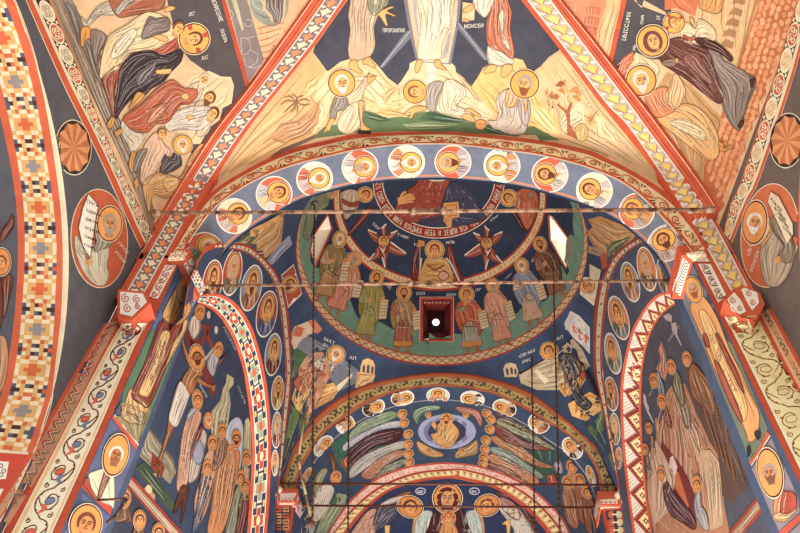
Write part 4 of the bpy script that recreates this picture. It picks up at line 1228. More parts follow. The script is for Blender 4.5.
S = F.part('scroll'); q = tr(0, 178, 3, [(262, 48), (292, 82), (283, 130), (280, 150), (268, 240), (245, 205), (232, 150), (245, 90)])
S.poly(q, (244, 232, 210), 6); S.line(q, .7, (110, 80, 60), 7, smooth=False, closed=True)
for k, t in enumerate(('Погꙗ', 'сдаше', 'рече', 'мꙋже', 'сыне', 'глас')):
    lettering(S, t.replace('ꙗ', 'я').replace('ꙋ', 'у'), (0+(262+k*-1.5-6)/3, 178+(74+k*26)/3), (4.0*1.3, 2.0), (-.6, -5.0), (40, 30, 28), 8)
H = F.part('hand'); fr = Fr((89, 263), (1, 0), (0, -1)); hand(H, fr, 0, 0, 4.2, 2.6, 8)
head(F, Fr((108.5, 224), (.94, .1), (.08, -1.05)), 0, 0, 7.2, GREYH, GREYH, halo=(236, 158, 72), hr=1.8, layer=6, hv=1.28)
lettering(F.part('inscription'), 'ПРОР', (117, 243), (3.4, 4.2), (2.6, -2.6), WHITE, 4); lettering(F.part('inscription'), 'ИЛИЯ', (114, 252), (3.4, 4.2), (2.6, -2.6), WHITE, 4)
F.done()
F = prophet((770, 235.5), 28.2, 51.5, .1, (206, 104, 62), HALO, 0, 0, 'oval medallion of a white-haired prophet with a long scroll, on the brown right wall', None,
            tr(600, 150, 3.555, [(575, 345), (600, 300), (640, 280), (668, 300), (690, 350), (682, 420), (652, 470), (620, 488), (588, 470), (572, 400)]), (176, 156, 128),
            tr(600, 150, 3.555, [(606, 255), (640, 228), (672, 280), (697, 350), (690, 390), (660, 402), (640, 372), (655, 340), (625, 300)]), 'wr', '')
N_ = F.part('scarf'); robe(N_, tr(600, 150, 3.555, [(566, 285), (590, 235), (610, 250), (615, 290), (590, 335), (574, 345)]), (214, 160, 104), 3, 3)
S = F.part('scroll'); q = tr(600, 150, 3.555, [(600, 185), (610, 148), (640, 165), (690, 262), (692, 300), (668, 335), (640, 270)])
S.poly(q, (226, 206, 176), 6); S.line(q, .7, (120, 84, 60), 7, smooth=False, closed=True)
for k, t in enumerate(('Азъже', 'ъпръю', 'велик', 'слово')):
    lettering(S, t, (600+(609+k*15)/3.555, 150+(176+k*33)/3.555), (3.6, 4.0), (1.2, -4.4), (70, 50, 40), 8)
H = F.part('hand'); hand(H, Fr((778, 261), (1, 0), (0, -1)), 0, 0, 4.4, .9, 8)
head(F, Fr((756, 222.5), (1, .1), (.1, -1)), 0, 0, 7.4, WHITEH, WHITEH, halo=(226, 146, 70), hr=1.65, layer=6, hv=1.75, look=1)
lettering(F.part('inscription'), 'ПРОР', (747, 255), (1.6, -6.0), (5.0, 1.6), WHITE, 4); lettering(F.part('inscription'), 'МОИСЕИ', (750, 271), (1.6, -4.6), (4.4, 1.6), WHITE, 4)
F.done()
# ------------------------------------------------------------------ dome
OC = (224, 154, 64)
PRO = 'prophets standing round the dome'
saint('painted_prophet', 'olive robed prophet with a scroll, just right of the left dome window', (322, 302), (341.5, 231), 0.86, (186, 136, 80), (150, 120, 72), WHITEH, WHITEH, 'R', 'dome', PRO, r=.054, hw_=.8, shoes=(176, 104, 66), hr=2.0, halo=OC)
saint('painted_prophet', 'pink robed grey-bearded prophet, second from the left in the dome', (333, 314), (357, 252), 0.95, (214, 130, 98), (214, 142, 106), GREYH, GREYH, 'R', 'dome', PRO, r=.054, hw_=.8, shoes=(176, 104, 66), arm=.12, hr=2.1, halo=OC)
saint('painted_prophet', 'green robed prophet with a hanging scroll, third from the left in the dome', (363, 341), (378, 270), 0.86, (164, 154, 76), (156, 146, 66), HAIR, HAIR, 'R', 'dome', PRO, r=.054, hw_=.8, shoes=(176, 104, 66), hr=2.0, halo=OC)
saint('painted_prophet', 'wine and olive robed prophet with a scroll, left of the dark dome window', (402.5, 353), (404, 285), 0.95, (170, 92, 70), (170, 130, 78), HAIR, HAIR, 'R', 'dome', PRO, r=.054, hw_=.8, shoes=(176, 104, 66), arm=.05, hr=2.1, hem=(206, 136, 60), halo=OC)
saint('painted_prophet', 'young prophet in a red cloak and grey tunic, right of the dark dome window', (473, 353), (466, 287), 1.0, (160, 150, 130), (196, 92, 54), HAIR, None, 'R', 'dome', PRO, r=.054, hw_=.8, shoes=(176, 104, 66), arm=.18, hr=2.1, hem=(214, 140, 60), halo=OC)
saint('painted_prophet', 'rose robed prophet holding a hanging scroll, second right of the dark dome window', (504, 346), (491.5, 278), 0.86, (220, 146, 112), (214, 146, 112), GREYH, GREYH, 'R', 'dome', PRO, r=.054, hw_=.8, shoes=(176, 104, 66), hr=2.0, halo=OC)
saint('painted_prophet', 'grey-blue cloaked old prophet with a scroll, third right of the dark dome window', (535, 326), (520.5, 258), 0.92, (206, 166, 132), (140, 146, 164), WHITEH, WHITEH, 'R', 'dome', PRO, r=.054, hw_=.8, shoes=(176, 104, 66), arm=.05, hr=2.0, halo=OC)
saint('painted_prophet', 'brown robed prophet beside the bright right dome window', (560, 298), (538, 237), 0.9, (150, 98, 68), (122, 78, 54), HAIR, HAIR, None, 'dome', PRO, r=.054, hw_=.8, shoes=(176, 104, 66), hr=2.1, halo=OC)
free('painted_prophet', 'greenish robed prophet half hidden by the front arch, above the left dome window', 'painted figure', [('robe', (132, 136, 104), [(303, 236), (307, 214), (316, 198), (327, 189), (328, 205), (318, 214), (309, 238)], 4)], (314, 210), 'dome', 3, [(331, 192, 3.4, (.5, -1), dict(hair=GREYH, beard=GREYH, halo=OC, hr=1.9))])
# angel with the round disc, between two six-winged seraphim
F = Fig('painted_angel', 'half-length angel with dark red wings at the centre of the dome ring', 'painted angel', (435, 262), 'dome', 3)
W = F.part('wing'); robe(W, tr(400, 178, 3, [(52, 190), (60, 200), (50, 250), (60, 300), (35, 310), (38, 250)]), (120, 44, 30), 0, 3)
W2 = F.part('wing'); robe(W2, tr(400, 178, 3, [(143, 205), (158, 215), (172, 260), (192, 318), (160, 320), (142, 260)]), (132, 50, 34), 0, 3)
W2.line(tr(400, 178, 3, [(138, 240), (156, 262), (178, 310)]), 1.6, (206, 206, 200), 3); W.line(tr(400, 178, 3, [(64, 240), (60, 270), (58, 296)]), 1.6, (206, 206, 200), 3)
R = F.part('robe'); robe(R, tr(400, 178, 3, [(80, 240), (105, 236), (135, 242), (152, 270), (158, 312), (105, 318), (55, 308), (66, 270)]), (206, 150, 70), 2, 6)
R.line(tr(400, 178, 3, [(80, 260), (105, 275), (132, 262)]), 2, (150, 70, 40), 5)
D = F.part('disc'); D.ell(443.5, 276, 5.6, 5, (210, 150, 120), 6); D.ring(443.5, 276, 5.6, 5, .9, (130, 50, 36), 7)
St = F.part('staff'); St.line([(420, 240), (419.5, 277)], 1, (190, 140, 80), 5, smooth=False); St.poly([(418, 240), (424.5, 241), (424.5, 246.5), (418, 246)], (206, 130, 60), 6)
head(F, Fr((434.7, 250), (1, 0), (0, -1)), 0, 0, 4.6, HAIR, None, halo=OC, hr=2.0, layer=6); F.done()
def seraph(c, k, label, fl=1):
    F = Fig('painted_seraph', label, 'painted angel', c, 'dome', 3, 'six-winged seraphim in the dome')
    X = lambda pts: [(c[0]+fl*x*k, c[1]+y*k) for x, y in pts]
    col = (168, 84, 62)
    for i, q in enumerate(([(-2, -4), (-7, -9), (-16, -13), (-14, -6), (-8, 0), (-3, 2)], [(3, -2), (8, 0), (24, 12), (16, 14), (6, 10), (2, 6)], [(-1, -6), (-2, -14), (3, -19), (3, -12), (2, -6)], [(2, -6), (8, -9), (15, -12), (11, -5), (5, -1)], [(-6, 5), (-9, 12), (-16, 20), (-8, 19), (-2, 14)], [(-1, 8), (-1, 16), (2, 27), (4, 18), (5, 9)])):
        P = F.part('wing'); robe(P, X(q), col, i % 3, 2)
        P.line(X([q[1], q[2]]), 1.5*k, (226, 206, 190), 4, smooth=False)
    B = F.part('robe'); robe(B, X([(-6, 0), (-4, -6), (4, -6), (7, 2), (4, 10), (-3, 11)]), (134, 50, 38), 5, 2)
    B.poly(X([(-5, 4), (0, 8), (3, 4), (0, 13)]), (226, 190, 170), 7)
    head(F, Fr((c[0]+fl*.5*k, c[1]-1*k), (fl, 0), (0, -1)), 0, 0, 3.1*k, HAIR, None, halo=OC, hr=1.7, layer=6); F.done()
seraph((383, 242), .95, 'six-winged dark red seraph on the blue dome, left of the central angel')
seraph((487.5, 244), .95, 'six-winged dark red seraph on the blue dome, right of the central angel', -1)
# two angels near the arch
free('painted_angel', 'angel in a white and red robe in the upper left of the dome ring', 'painted angel',
     [('wing', (136, 50, 36), tr(280, 180, 4.844, [(410, 150), (435, 130), (430, 170), (350, 255), (330, 260)]), 2), ('robe', (196, 168, 140), tr(280, 180, 4.844, [(290, 70), (340, 45), (375, 60), (385, 110), (360, 150), (320, 190), (305, 160)]), 4), ('sash', (160, 66, 44), tr(280, 180, 4.844, [(300, 90), (345, 110), (380, 100), (380, 122), (340, 130), (305, 112)]), 1)],
     (352, 206), 'dome', 3, [(365, 194.5, 4, (1, -1.3), dict(hair=HAIR, halo=OC, hr=1.9))])
free('painted_angel', 'angel in an orange red robe, upper right of the dome ring', 'painted angel',
     [('wing', (110, 40, 30), tr(430, 180, 4.844, [(380, 130), (410, 150), (470, 250), (445, 240)]), 2), ('robe', (188, 96, 58), tr(430, 180, 4.844, [(420, 60), (470, 40), (515, 60), (525, 130), (500, 200), (470, 240), (430, 170), (410, 130)]), 5), ('sleeve', (206, 128, 76), tr(430, 180, 4.844, [(425, 75), (450, 90), (440, 150), (418, 130)]), 2), ('disc', (150, 110, 96), circ(533-2, 195, 3.4, 3.6, 12), 0)],
     (526, 205), 'dome', 3, [(509, 198, 4.4, (-1.2, -1), dict(hair=HAIR, halo=OC, hr=1.9))])
# the enthroned figure in the crown
F = Fig('painted_figure', 'large bearded figure in wine and blue with a book, in the dome crown', 'painted figure', (440, 205), 'dome', 2)
R = F.part('tunic'); robe(R, [(396, 214), (397, 203), (405, 192), (416, 184), (424, 172), (448, 172), (446, 200), (441, 216), (420, 222), (406, 221)], (150, 62, 42), 0, 7)
C = F.part('cloak'); robe(C, [(440, 216), (443, 200), (449, 184), (462, 183), (472, 192), (480, 208), (486, 218), (470, 224), (448, 226)], (66, 66, 88), 2, 6)
C.poly([(418, 219), (440, 216), (448, 226), (424, 226)], (62, 62, 84), 1)
Bk = F.part('book'); Bk.poly([(443.5, 203), (458.5, 201.5), (459.5, 217), (444, 219)], (220, 152, 70), 5); Bk.line([(446, 205.5), (456.5, 204.5), (457, 215), (446.5, 216.5)], .9, (140, 72, 36), 6, smooth=False, closed=True)
Hn = F.part('hand')
hand(Hn, Fr((402, 200), (1, 0), (0, -1)), 0, 0, 10, .25, 6, (214, 150, 80)); hand(Hn, Fr((449, 223), (1, 0), (0, -1)), 0, 0, 7, 1.5, 7, (214, 150, 80))
head(F, Fr((437, 154), (1, 0), (0, -1)), 0, 0, 12, HAIR, HAIR, halo=OC, hr=2.1, layer=6, cross=True); F.done()
P = DP('dome', 2)
# letters round the crown ring
h = T3b-T3a; 
tx = 'ИКОНА РИНКИ АЛЛАГО СОМОЧ ВСЕГО МИРА ВЛАДЫКА НЕБА И ЗЕМЛИ ВСЯ ТВОРЯЙ '*2
for i, ch in enumerate(tx[:132]):
    if ch == ' ': continue
    a0 = 224-i*2.72
    lettering(P, ch, (a0, T3a+h*.24), (-3.3, 0), (0, h*.72), (238, 220, 190), 2, .01)
trim(P)
P = Paint('dome', 2)
for t, at, r, u in (('IC', (414, 246), (5, .6), (-.5, -5)), ('ГАВР', (398, 236), (4.4, 1.4), (-1, -4)), ('ИЛЪ', (446, 244), (4, -.2), (0, -4)), ('СЕР', (490, 222), (4, -2.6), (1, -3.6)), ('СОЛ', (416, 295), (4, 0), (0, -4)), ('ДАН', (446, 296), (4.4, 0), (0, -4)), ('ПР', (475, 292), (4, -1), (1, -4)), ('ИС', (386, 286), (3, 3), (2, -4)), ('ИЕР', (505, 280), (3, -2.4), (1.6, -4)), ('ПР', (345, 254), (2.6, 3.6), (3, -2.6)), ('ИЛ', (531, 262), (2, -4), (3.4, 1)), ('СЕР', (372, 224), (3.4, 3.4), (2, -3))):
    lettering(P, t, at, r, u, (222, 216, 206), 2, .01)
P.build('painted_inscription')
_o = bpy.data.objects['painted_inscription']; _o['kind'] = 'structure'
# ------------------------------------------------------------------ pendentives
def cr(k, pts): return tr(k[0], k[1], k[2], pts)
c7 = (280, 280, 4.844); c8 = (430, 280, 4.844)
patch('painted_building', 'painted red-roofed building and grey wall behind the left evangelist', 'painted building',
      [('wall', (120, 124, 136), cr(c7, [(75, 330), (120, 260), (240, 330), (380, 440), (365, 500), (300, 533), (240, 480), (160, 400), (95, 400)]), 5), ('house_wall', (206, 176, 150), cr(c7, [(45, 280), (70, 225), (160, 190), (200, 245), (140, 265), (95, 300), (70, 345)]), 0), ('roof', (190, 96, 66), cr(c7, [(50, 270), (78, 222), (120, 235), (100, 275)]), 0), ('roof', (206, 116, 84), cr(c7, [(130, 200), (165, 188), (205, 240), (180, 262)]), 0), ('hill', (74, 104, 70), cr(c7, [(40, 350), (80, 330), (130, 360), (95, 420), (45, 533), (20, 533)]), 3)], 'pend')
patch('painted_tower', 'small domed belfry with arched openings right of the left evangelist', 'painted building',
      [('drum', (232, 186, 120), cr(c7, [(392, 410), (402, 388), (425, 378), (450, 390), (460, 415), (456, 460), (388, 450)]), 0), ('shaft', (222, 172, 100), cr(c7, [(378, 445), (462, 460), (440, 520), (410, 533), (362, 520)]), 3), ('opening', (84, 80, 84), cr(c7, [(400, 420), (408, 408), (412, 420), (412, 448), (398, 446)]), 0), ('opening', (84, 80, 84), cr(c7, [(420, 420), (428, 408), (434, 420), (432, 452), (418, 450)]), 0), ('opening', (84, 80, 84), cr(c7, [(442, 425), (449, 414), (454, 428), (450, 455), (440, 453)]), 0)], 'pend')
patch('painted_ground', 'green corner of ground below the left evangelist', 'painted ground', [('ground', (100, 126, 74), [(282, 474), (285, 450), (288, 425), (291, 404), (300, 410), (312, 420), (300, 434), (289, 452)], 2)], 'pend')
patch('writing_desk', 'ochre writing desk and stool painted beside the left evangelist', 'painted desk',
      [('seat', (244, 188, 104), tr(200, 356, 3.01, [(285, 100), (300, 60), (330, 20), (350, 60), (340, 130), (330, 185), (290, 160), (276, 130)]), 4), ('desk_top', (238, 182, 100), tr(200, 356, 3.01, [(350, 95), (400, 80), (420, 100), (350, 130)]), 2), ('desk_front', (214, 146, 70), tr(200, 356, 3.01, [(350, 130), (420, 100), (400, 130), (345, 160)]), 3)], 'pend', 3)
free('painted_evangelist', 'old evangelist in a rust and cream robe bowed over a desk, left pendentive', 'painted figure',
     [('tunic', (206, 150, 116), [(303, 360), (316, 352), (330, 356), (334, 366), (326, 384), (318, 402), (306, 418), (299, 408), (305, 390), (298, 376)], 5), ('cloak', (188, 104, 72), [(298, 376), (303, 366), (322, 362), (330, 372), (318, 388), (306, 398), (294, 384)], 5), ('sleeve', (236, 216, 190), [(312, 364), (324, 358), (334, 364), (330, 372), (320, 370)], 2), ('scroll', (238, 218, 180), [(336, 386), (353, 372), (351, 378), (338, 392)], 0), ('feet', SKIN2, [(303, 416), (309, 414), (308, 424), (304, 423)], 0)],
     (315, 380), 'pend', 4, [(335.5, 354.5, 4.6, (.5, -1), dict(hair=WHITEH, beard=WHITEH, halo=(232, 160, 66), hr=1.95))])
patch('painted_building', 'white and orange roofed building painted beside the right evangelist', 'painted building',
      [('wall', (206, 200, 196), cr(c8, [(650, 215), (680, 150), (720, 170), (775, 230), (775, 360), (740, 320), (690, 275)]), 3), ('roof', (214, 116, 76), cr(c8, [(678, 225), (700, 215), (775, 280), (745, 320)]), 2), ('wall_panel', (188, 180, 178), cr(c8, [(655, 200), (682, 155), (700, 175), (672, 245), (655, 240)]), 0)], 'pend')
patch('painted_wall', 'buff stone wall painted behind the right evangelist', 'painted building',
      [('wall', (196, 176, 140), cr(c8, [(430, 455), (560, 380), (690, 280), (740, 340), (775, 420), (700, 480), (640, 533), (520, 533), (440, 500)]), 6), ('battlement', (60, 50, 50), cr(c8, [(430, 452), (560, 376), (690, 276), (694, 282), (562, 384), (434, 460)]), 0)], 'pend')
patch('painted_tower', 'small domed belfry with arched openings left of the right evangelist', 'painted building',
      [('drum', (206, 178, 140), cr(c8, [(355, 430), (365, 408), (390, 400), (415, 408), (428, 440), (420, 470), (362, 470)]), 0), ('opening', (70, 74, 84), cr(c8, [(366, 432), (374, 424), (380, 436), (382, 458), (372, 462)]), 0), ('opening', (70, 74, 84), cr(c8, [(388, 428), (396, 422), (402, 434), (402, 456), (392, 456)]), 0), ('opening', (70, 74, 84), cr(c8, [(408, 434), (415, 428), (420, 442), (418, 460), (411, 458)]), 0)], 'pend')
patch('writing_desk', 'ochre bench and scroll stand painted beside the right evangelist', 'painted desk',
      [('seat', (226, 166, 84), tr(520, 340, 6.67, [(330, 140), (420, 170), (440, 260), (400, 330), (300, 380), (260, 330)]), 4), ('bench', (232, 176, 96), [(568, 404), (590, 392), (600, 398), (602, 410), (586, 421), (572, 416)], 3), ('scroll', (240, 224, 186), cr(c8, [(500, 440), (520, 432), (580, 490), (555, 503)]), 0)], 'pend', 3)
free('painted_evangelist', 'seated evangelist in dark blue over ochre on the right pendentive', 'painted figure',
     [('tunic', (206, 152, 92), [(556, 360), (566, 355), (578, 362), (582, 374), (580, 390), (570, 396), (562, 388), (556, 374)], 5), ('cloak', (74, 76, 92), [(560, 356), (572, 354), (580, 362), (581, 374), (572, 380), (563, 374)], 4), ('cloak', (70, 70, 88), [(566, 384), (576, 380), (582, 394), (592, 404), (586, 410), (574, 400)], 4), ('book', (196, 80, 50), circ(583, 376, 3, 4, 10), 0), ('sleeve', (150, 130, 110), [(556, 364), (562, 362), (568, 378), (562, 386)], 2)],
     (570, 378), 'pend', 4, [(549.5, 351, 4.6, (-.35, -1), dict(hair=HAIR, beard=None, halo=(226, 152, 62), hr=1.9))])
patch('painted_ground', 'green corner of ground below the right evangelist', 'painted ground', [('ground', (96, 124, 72), [(586, 428), (598, 418), (601, 402), (597, 386), (601, 404), (608, 430), (615, 474), (608, 456), (598, 442)], 2)], 'pend')
# portraits on squares
def square(name, label, q, bg, key, hx, hy, r, up, hair, beard, robe_c):
    F = Fig(name, label, 'painted portrait', (hx, hy), key, 2)
    P = F.part('background_panel'); P.poly(q, (236, 216, 190), 0); cx = sum(p[0] for p in q)/4; cy = sum(p[1] for p in q)/4
    P.poly([(cx+(x-cx)*.93, cy+(y-cy)*.93) for x, y in q], bg, 1)
    fr = Fr((hx, hy), (-up[1], up[0]), up); head(F, fr, 0, 0, r, hair, beard, halo=(226, 158, 70), hr=1.9, layer=3); F.done()
square('portrait_panel', 'square red portrait panel in the corner left of the dome', [(281, 275), (293.5, 264), (302, 294), (288, 308)], (176, 78, 48), 'pend', 289.5, 284, 4, (.5, -.9), HAIR, HAIR, (120, 60, 40))
square('portrait_panel', 'square white portrait panel in the corner right of the dome', [(584, 261), (601, 270), (594, 306), (580, 294)], (222, 204, 176), 'pend', 588, 286, 4, (-.4, -.9), HAIR, None, (120, 60, 40))
patch('painted_building', 'ochre hillside and grey portico painted on the corner left of the dome', 'painted building',
      [('hillside', (190, 140, 80), [(232, 243), (245, 232), (262, 222), (284, 212), (281, 244), (262, 262), (248, 250)], 4), ('ground', (86, 104, 66), [(228, 244), (245, 232), (258, 226), (258, 236), (246, 248)], 2), ('portico', (150, 156, 176), [(264, 264), (277, 247), (289, 235), (292, 244), (280, 256), (270, 267)], 2)], 'pend')
patch('painted_building', 'ochre hillside and long portico painted on the corner right of the dome', 'painted building',
      [('hillside', (190, 138, 78), [(582, 221), (600, 216), (640, 232), (632, 240), (616, 250), (612, 264), (596, 250), (590, 240)], 5), ('ground', (104, 112, 70), [(606, 244), (618, 240), (632, 236), (616, 252), (608, 258)], 2), ('portico', (176, 140, 110), [(580, 243), (598, 248), (604, 255), (598, 256), (582, 250)], 1), ('awning', (180, 84, 50), [(600, 256), (606, 252), (608, 266), (603, 270)], 0)], 'pend')
P = Paint('pend', 3)
for t, at, r, u in (('МАТ', (323, 340), (5, 2.4), (1.5, -4.5)), ('ѲЕЙ', (322, 346), (5, 2.4), (1.5, -4.5)), ('АП', (349, 359), (5, .8), (.5, -4.5)), ('СВ МА', (519, 358), (5, -2), (.8, -4.5)), ('РКО', (522, 364), (5, -2), (.8, -4.5)), ('АП', (556, 341), (5, -2), (.8, -4.5))):
    lettering(P, t, at, r, u, (214, 210, 206), 2, .01)
_o = P.build('painted_inscription'); _o['kind'] = 'structure'
# ------------------------------------------------------------------ windows of the dome
def window(k, n, depth, pane_c, strength, reveal_c, shrink, slope=0):
    pts, c, out = WP[k]
    d = (out+Vector((0, 0, slope))).normalized()
    A = [p.copy() for p in pts]; cen = sum(A, Vector())/len(A)
    Bk = [cen+(p-cen)*shrink+d*depth for p in A]
    m = len(A)
    V = [tuple(p) for p in A+Bk]; Fc = [[i, (i+1) % m, m+(i+1) % m, m+i] for i in range(m)]
    me = bpy.data.meshes.new('window_%d' % n); me.from_pydata(V, [], Fc); me.update(); me.materials.append(mat(reveal_c))
    o = link('window_%d' % n, me); o['kind'] = 'structure'
    me = bpy.data.meshes.new('window_pane'); me.from_pydata([tuple(p) for p in Bk], [], [list(range(m))]); me.update()
    g = bpy.data.materials.new('daylit_glass'); g.use_nodes = True; b = g.node_tree.nodes['Principled BSDF']
    b.inputs['Base Color'].default_value = tuple(lin(v) for v in pane_c)+(1,)
    b.inputs['Emission Color'].default_value = (1, .97, .92, 1); b.inputs['Emission Strength'].default_value = strength
    me.materials.append(g); link('window_pane', me, o)
    # plaster edge
    return o, A, Bk, d
w1, A1, B1, d1 = window(1, 1, .62, (60, 20, 18), 0.0, (140, 40, 28), .62, 1.0)
w2, A2, B2, d2 = window(2, 2, .34, (250, 240, 226), .9, (236, 214, 190), .9)
w3, A3, B3, d3 = window(3, 3, .34, (255, 255, 250), 3.0, (250, 236, 214), .9)
# round light in the end of the east window
ce = sum(B1, Vector())/4
bmx = bmesh.new(); bmesh.ops.create_circle(bmx, cap_ends=True, radius=.06, segments=24)
me = bpy.data.meshes.new('round_pane'); bmx.to_mesh(me); bmx.free()
zax = -d1; xax = Vector((0, 0, 1)).cross(zax).normalized(); yax = zax.cross(xax)
Mt = Matrix((xax, yax, zax)).transposed().to_4x4(); Mt.translation = ce-d1*.02+Vector((0, 0, -.02)); me.transform(Mt)
g = bpy.data.materials.new('round_daylight'); g.use_nodes = True; b = g.node_tree.nodes['Principled BSDF']; b.inputs['Emission Color'].default_value = (.95, .97, 1, 1); b.inputs['Emission Strength'].default_value = 2.5
me.materials.append(g); link('window_pane', me, w1)
P = Paint('dome', 1)
for q, cc_, ww in ((WIN[1], (196, 62, 38), 3.2), (WIN[1], (236, 190, 150), .8)):
    cx = sum(p[0] for p in q)/len(q); cy = sum(p[1] for p in q)/len(q); e = 1.6 if ww > 2 else 3.2
    P.line([(x+(e if x > cx else -e), y+(e if y > cy else -e)) for x, y in q], ww, cc_, 5, smooth=False, closed=True)
P.line([(x+(.8 if x > 560 else -.8), y) for x, y in WIN[3]], 1.8, (206, 96, 50), 4, smooth=False, closed=True)
P.line([(x+(.8 if x > 320 else -.8), y) for x, y in WIN[2]], 1.8, (190, 70, 44), 4, smooth=False, closed=True)
trim(P)
# scroll painting on the left window's reveal and lattice in the east one
def tube(bm, a, b, r, seg=8):
    d = (b-a); L = d.length; q = d.to_track_quat('Z', 'Y').to_matrix().to_4x4(); q.translation = (a+b)/2
    bmesh.ops.create_cone(bm, cap_ends=True, segments=seg, radius1=r, radius2=r, depth=L, matrix=q)
def obj(name, bm, material, parent=None, smooth=True):
    me = bpy.data.meshes.new(name); bm.to_mesh(me); bm.free(); me.materials.append(material)
    if smooth: me.polygons.foreach_set('use_smooth', [True]*len(me.polygons))
    o = link(name, me, parent)
    if parent is not None: o.matrix_parent_inverse = Matrix.Translation(-parent.location)
    return o
# pattern on glass of the left window: red tendril bars
bmr = bmesh.new()
cB = sum(B2, Vector())/len(B2); e1_ = (B2[1]-B2[3]).normalized(); nrm = d2; e2_ = nrm.cross(e1_).normalized()
for i in range(9):
    t = -.42+.105*i; pts_ = [cB-d2*.03+e1_*(t+.05*math.cos(a))+e2_*(.07*math.sin(a)+(.03 if i % 2 else -.03)) for a in (k*.7 for k in range(8))]
    for a, b in zip(pts_, pts_[1:]): tube(bmr, a, b, .008, 6)
obj('window_tracery', bmr, mat((170, 60, 40)), w2)
bmr = bmesh.new()
cB = sum(B3, Vector())/len(B3); e1_ = (B3[1]-B3[4]).normalized(); e2_ = d3.cross(e1_).normalized()
for i in range(6):
    t = -.3+.12*i; pts_ = [cB-d3*.03+e1_*(t+.05*math.cos(a))+e2_*(.09*math.sin(a)) for a in (k*.8 for k in range(7))]
    for a, b in zip(pts_, pts_[1:]): tube(bmr, a, b, .006, 6)
obj('window_tracery', bmr, mat((226, 176, 120)), w3)
bmr = bmesh.new()
ctr = A1[0].lerp(A1[1], .5); 
for i in range(7):
    for j in range(3):
        a = A1[0].lerp(A1[1], (i+.5)/7.0)+d1*(.08+.1*j)+Vector((0, 0, -.012)); a2 = a.lerp(ce, .0)
        tube(bmr, a+Vector((-.02, 0, 0)), a+Vector((.02, .05, 0)), .006, 5)
        tube(bmr, a+Vector((.02, 0, 0)), a+Vector((-.02, .05, 0)), .006, 5)
obj('window_lattice', bmr, mat((214, 170, 140)), w1)
# ------------------------------------------------------------------ tie rods and hanging chains
IRON = solid('rusty_iron', (150, 104, 78), .3, .65); DIRON = solid('dark_iron', (96, 52, 40), .4, .55); BLK = solid('black_iron', (74, 54, 46), .3, .6)
BALL = solid('pale_plaster_boss', (206, 186, 160), 0, .7); ROPE = solid('cream_cord', (196, 168, 128), 0, .9)
nt = IRON.node_tree; no = nt.nodes.new('ShaderNodeTexNoise'); no.inputs['Scale'].default_value = 14; no.inputs['Detail'].default_value = 5
rp = nt.nodes.new('ShaderNodeValToRGB'); rp.color_ramp.elements[0].position = .38; rp.color_ramp.elements[0].color = (.09, .045, .03, 1); rp.color_ramp.elements[1].position = .56; rp.color_ramp.elements[1].color = (.42, .25, .16, 1)
ge = nt.nodes.new('ShaderNodeNewGeometry'); nt.links.new(ge.outputs['Position'], no.inputs['Vector']); nt.links.new(no.outputs['Fac'], rp.inputs['Fac']); nt.links.new(rp.outputs['Color'], nt.nodes['Principled BSDF'].inputs['Base Color'])
def etag(name, label, cat, loc, group=None):
    o = bpy.data.objects.new(name, None); COL.objects.link(o); o.location = loc; o['label'] = label; o['category'] = cat
    if group: o['group'] = group
    return o
def rod(label, a, b, r, m, buckle=None, plates=None):
    e = etag('tie_rod', label, 'tie rod', (a+b)/2, 'iron tie rods across the arches')
    bm = bmesh.new(); tube(bm, a, b, r, 12)
    # slight irregularity of the hammered bar
    obj('bar', bm, m, e)
    if buckle is not None:
        bm = bmesh.new(); c = a.lerp(b, buckle); d = (b-a).normalized()
        for s in (-1, 1):
            tube(bm, c-d*.16+Vector((0, 0, s*r*1.5)), c+d*.10+Vector((0, 0, s*r*1.5)), r*.62, 8)
            tube(bm, c+d*(s*.14)-d*.03, c+d*(s*.14)+d*.02, r*2.1, 10)
        obj('turnbuckle', bm, m, e)
    for p in (plates or ()):
        bm = bmesh.new(); bmesh.ops.create_uvsphere(bm, u_segments=16, v_segments=10, radius=.055, matrix=Matrix.Translation(p)); obj('anchor_boss', bm, BALL, e)
    for p, s in ((a, 1), (b, -1)):
        bm = bmesh.new(); d = (b-a).normalized()*s; tube(bm, p-d*.02, p+d*.05, r*1.9, 10); obj('end_collar', bm, m, e)
    return e
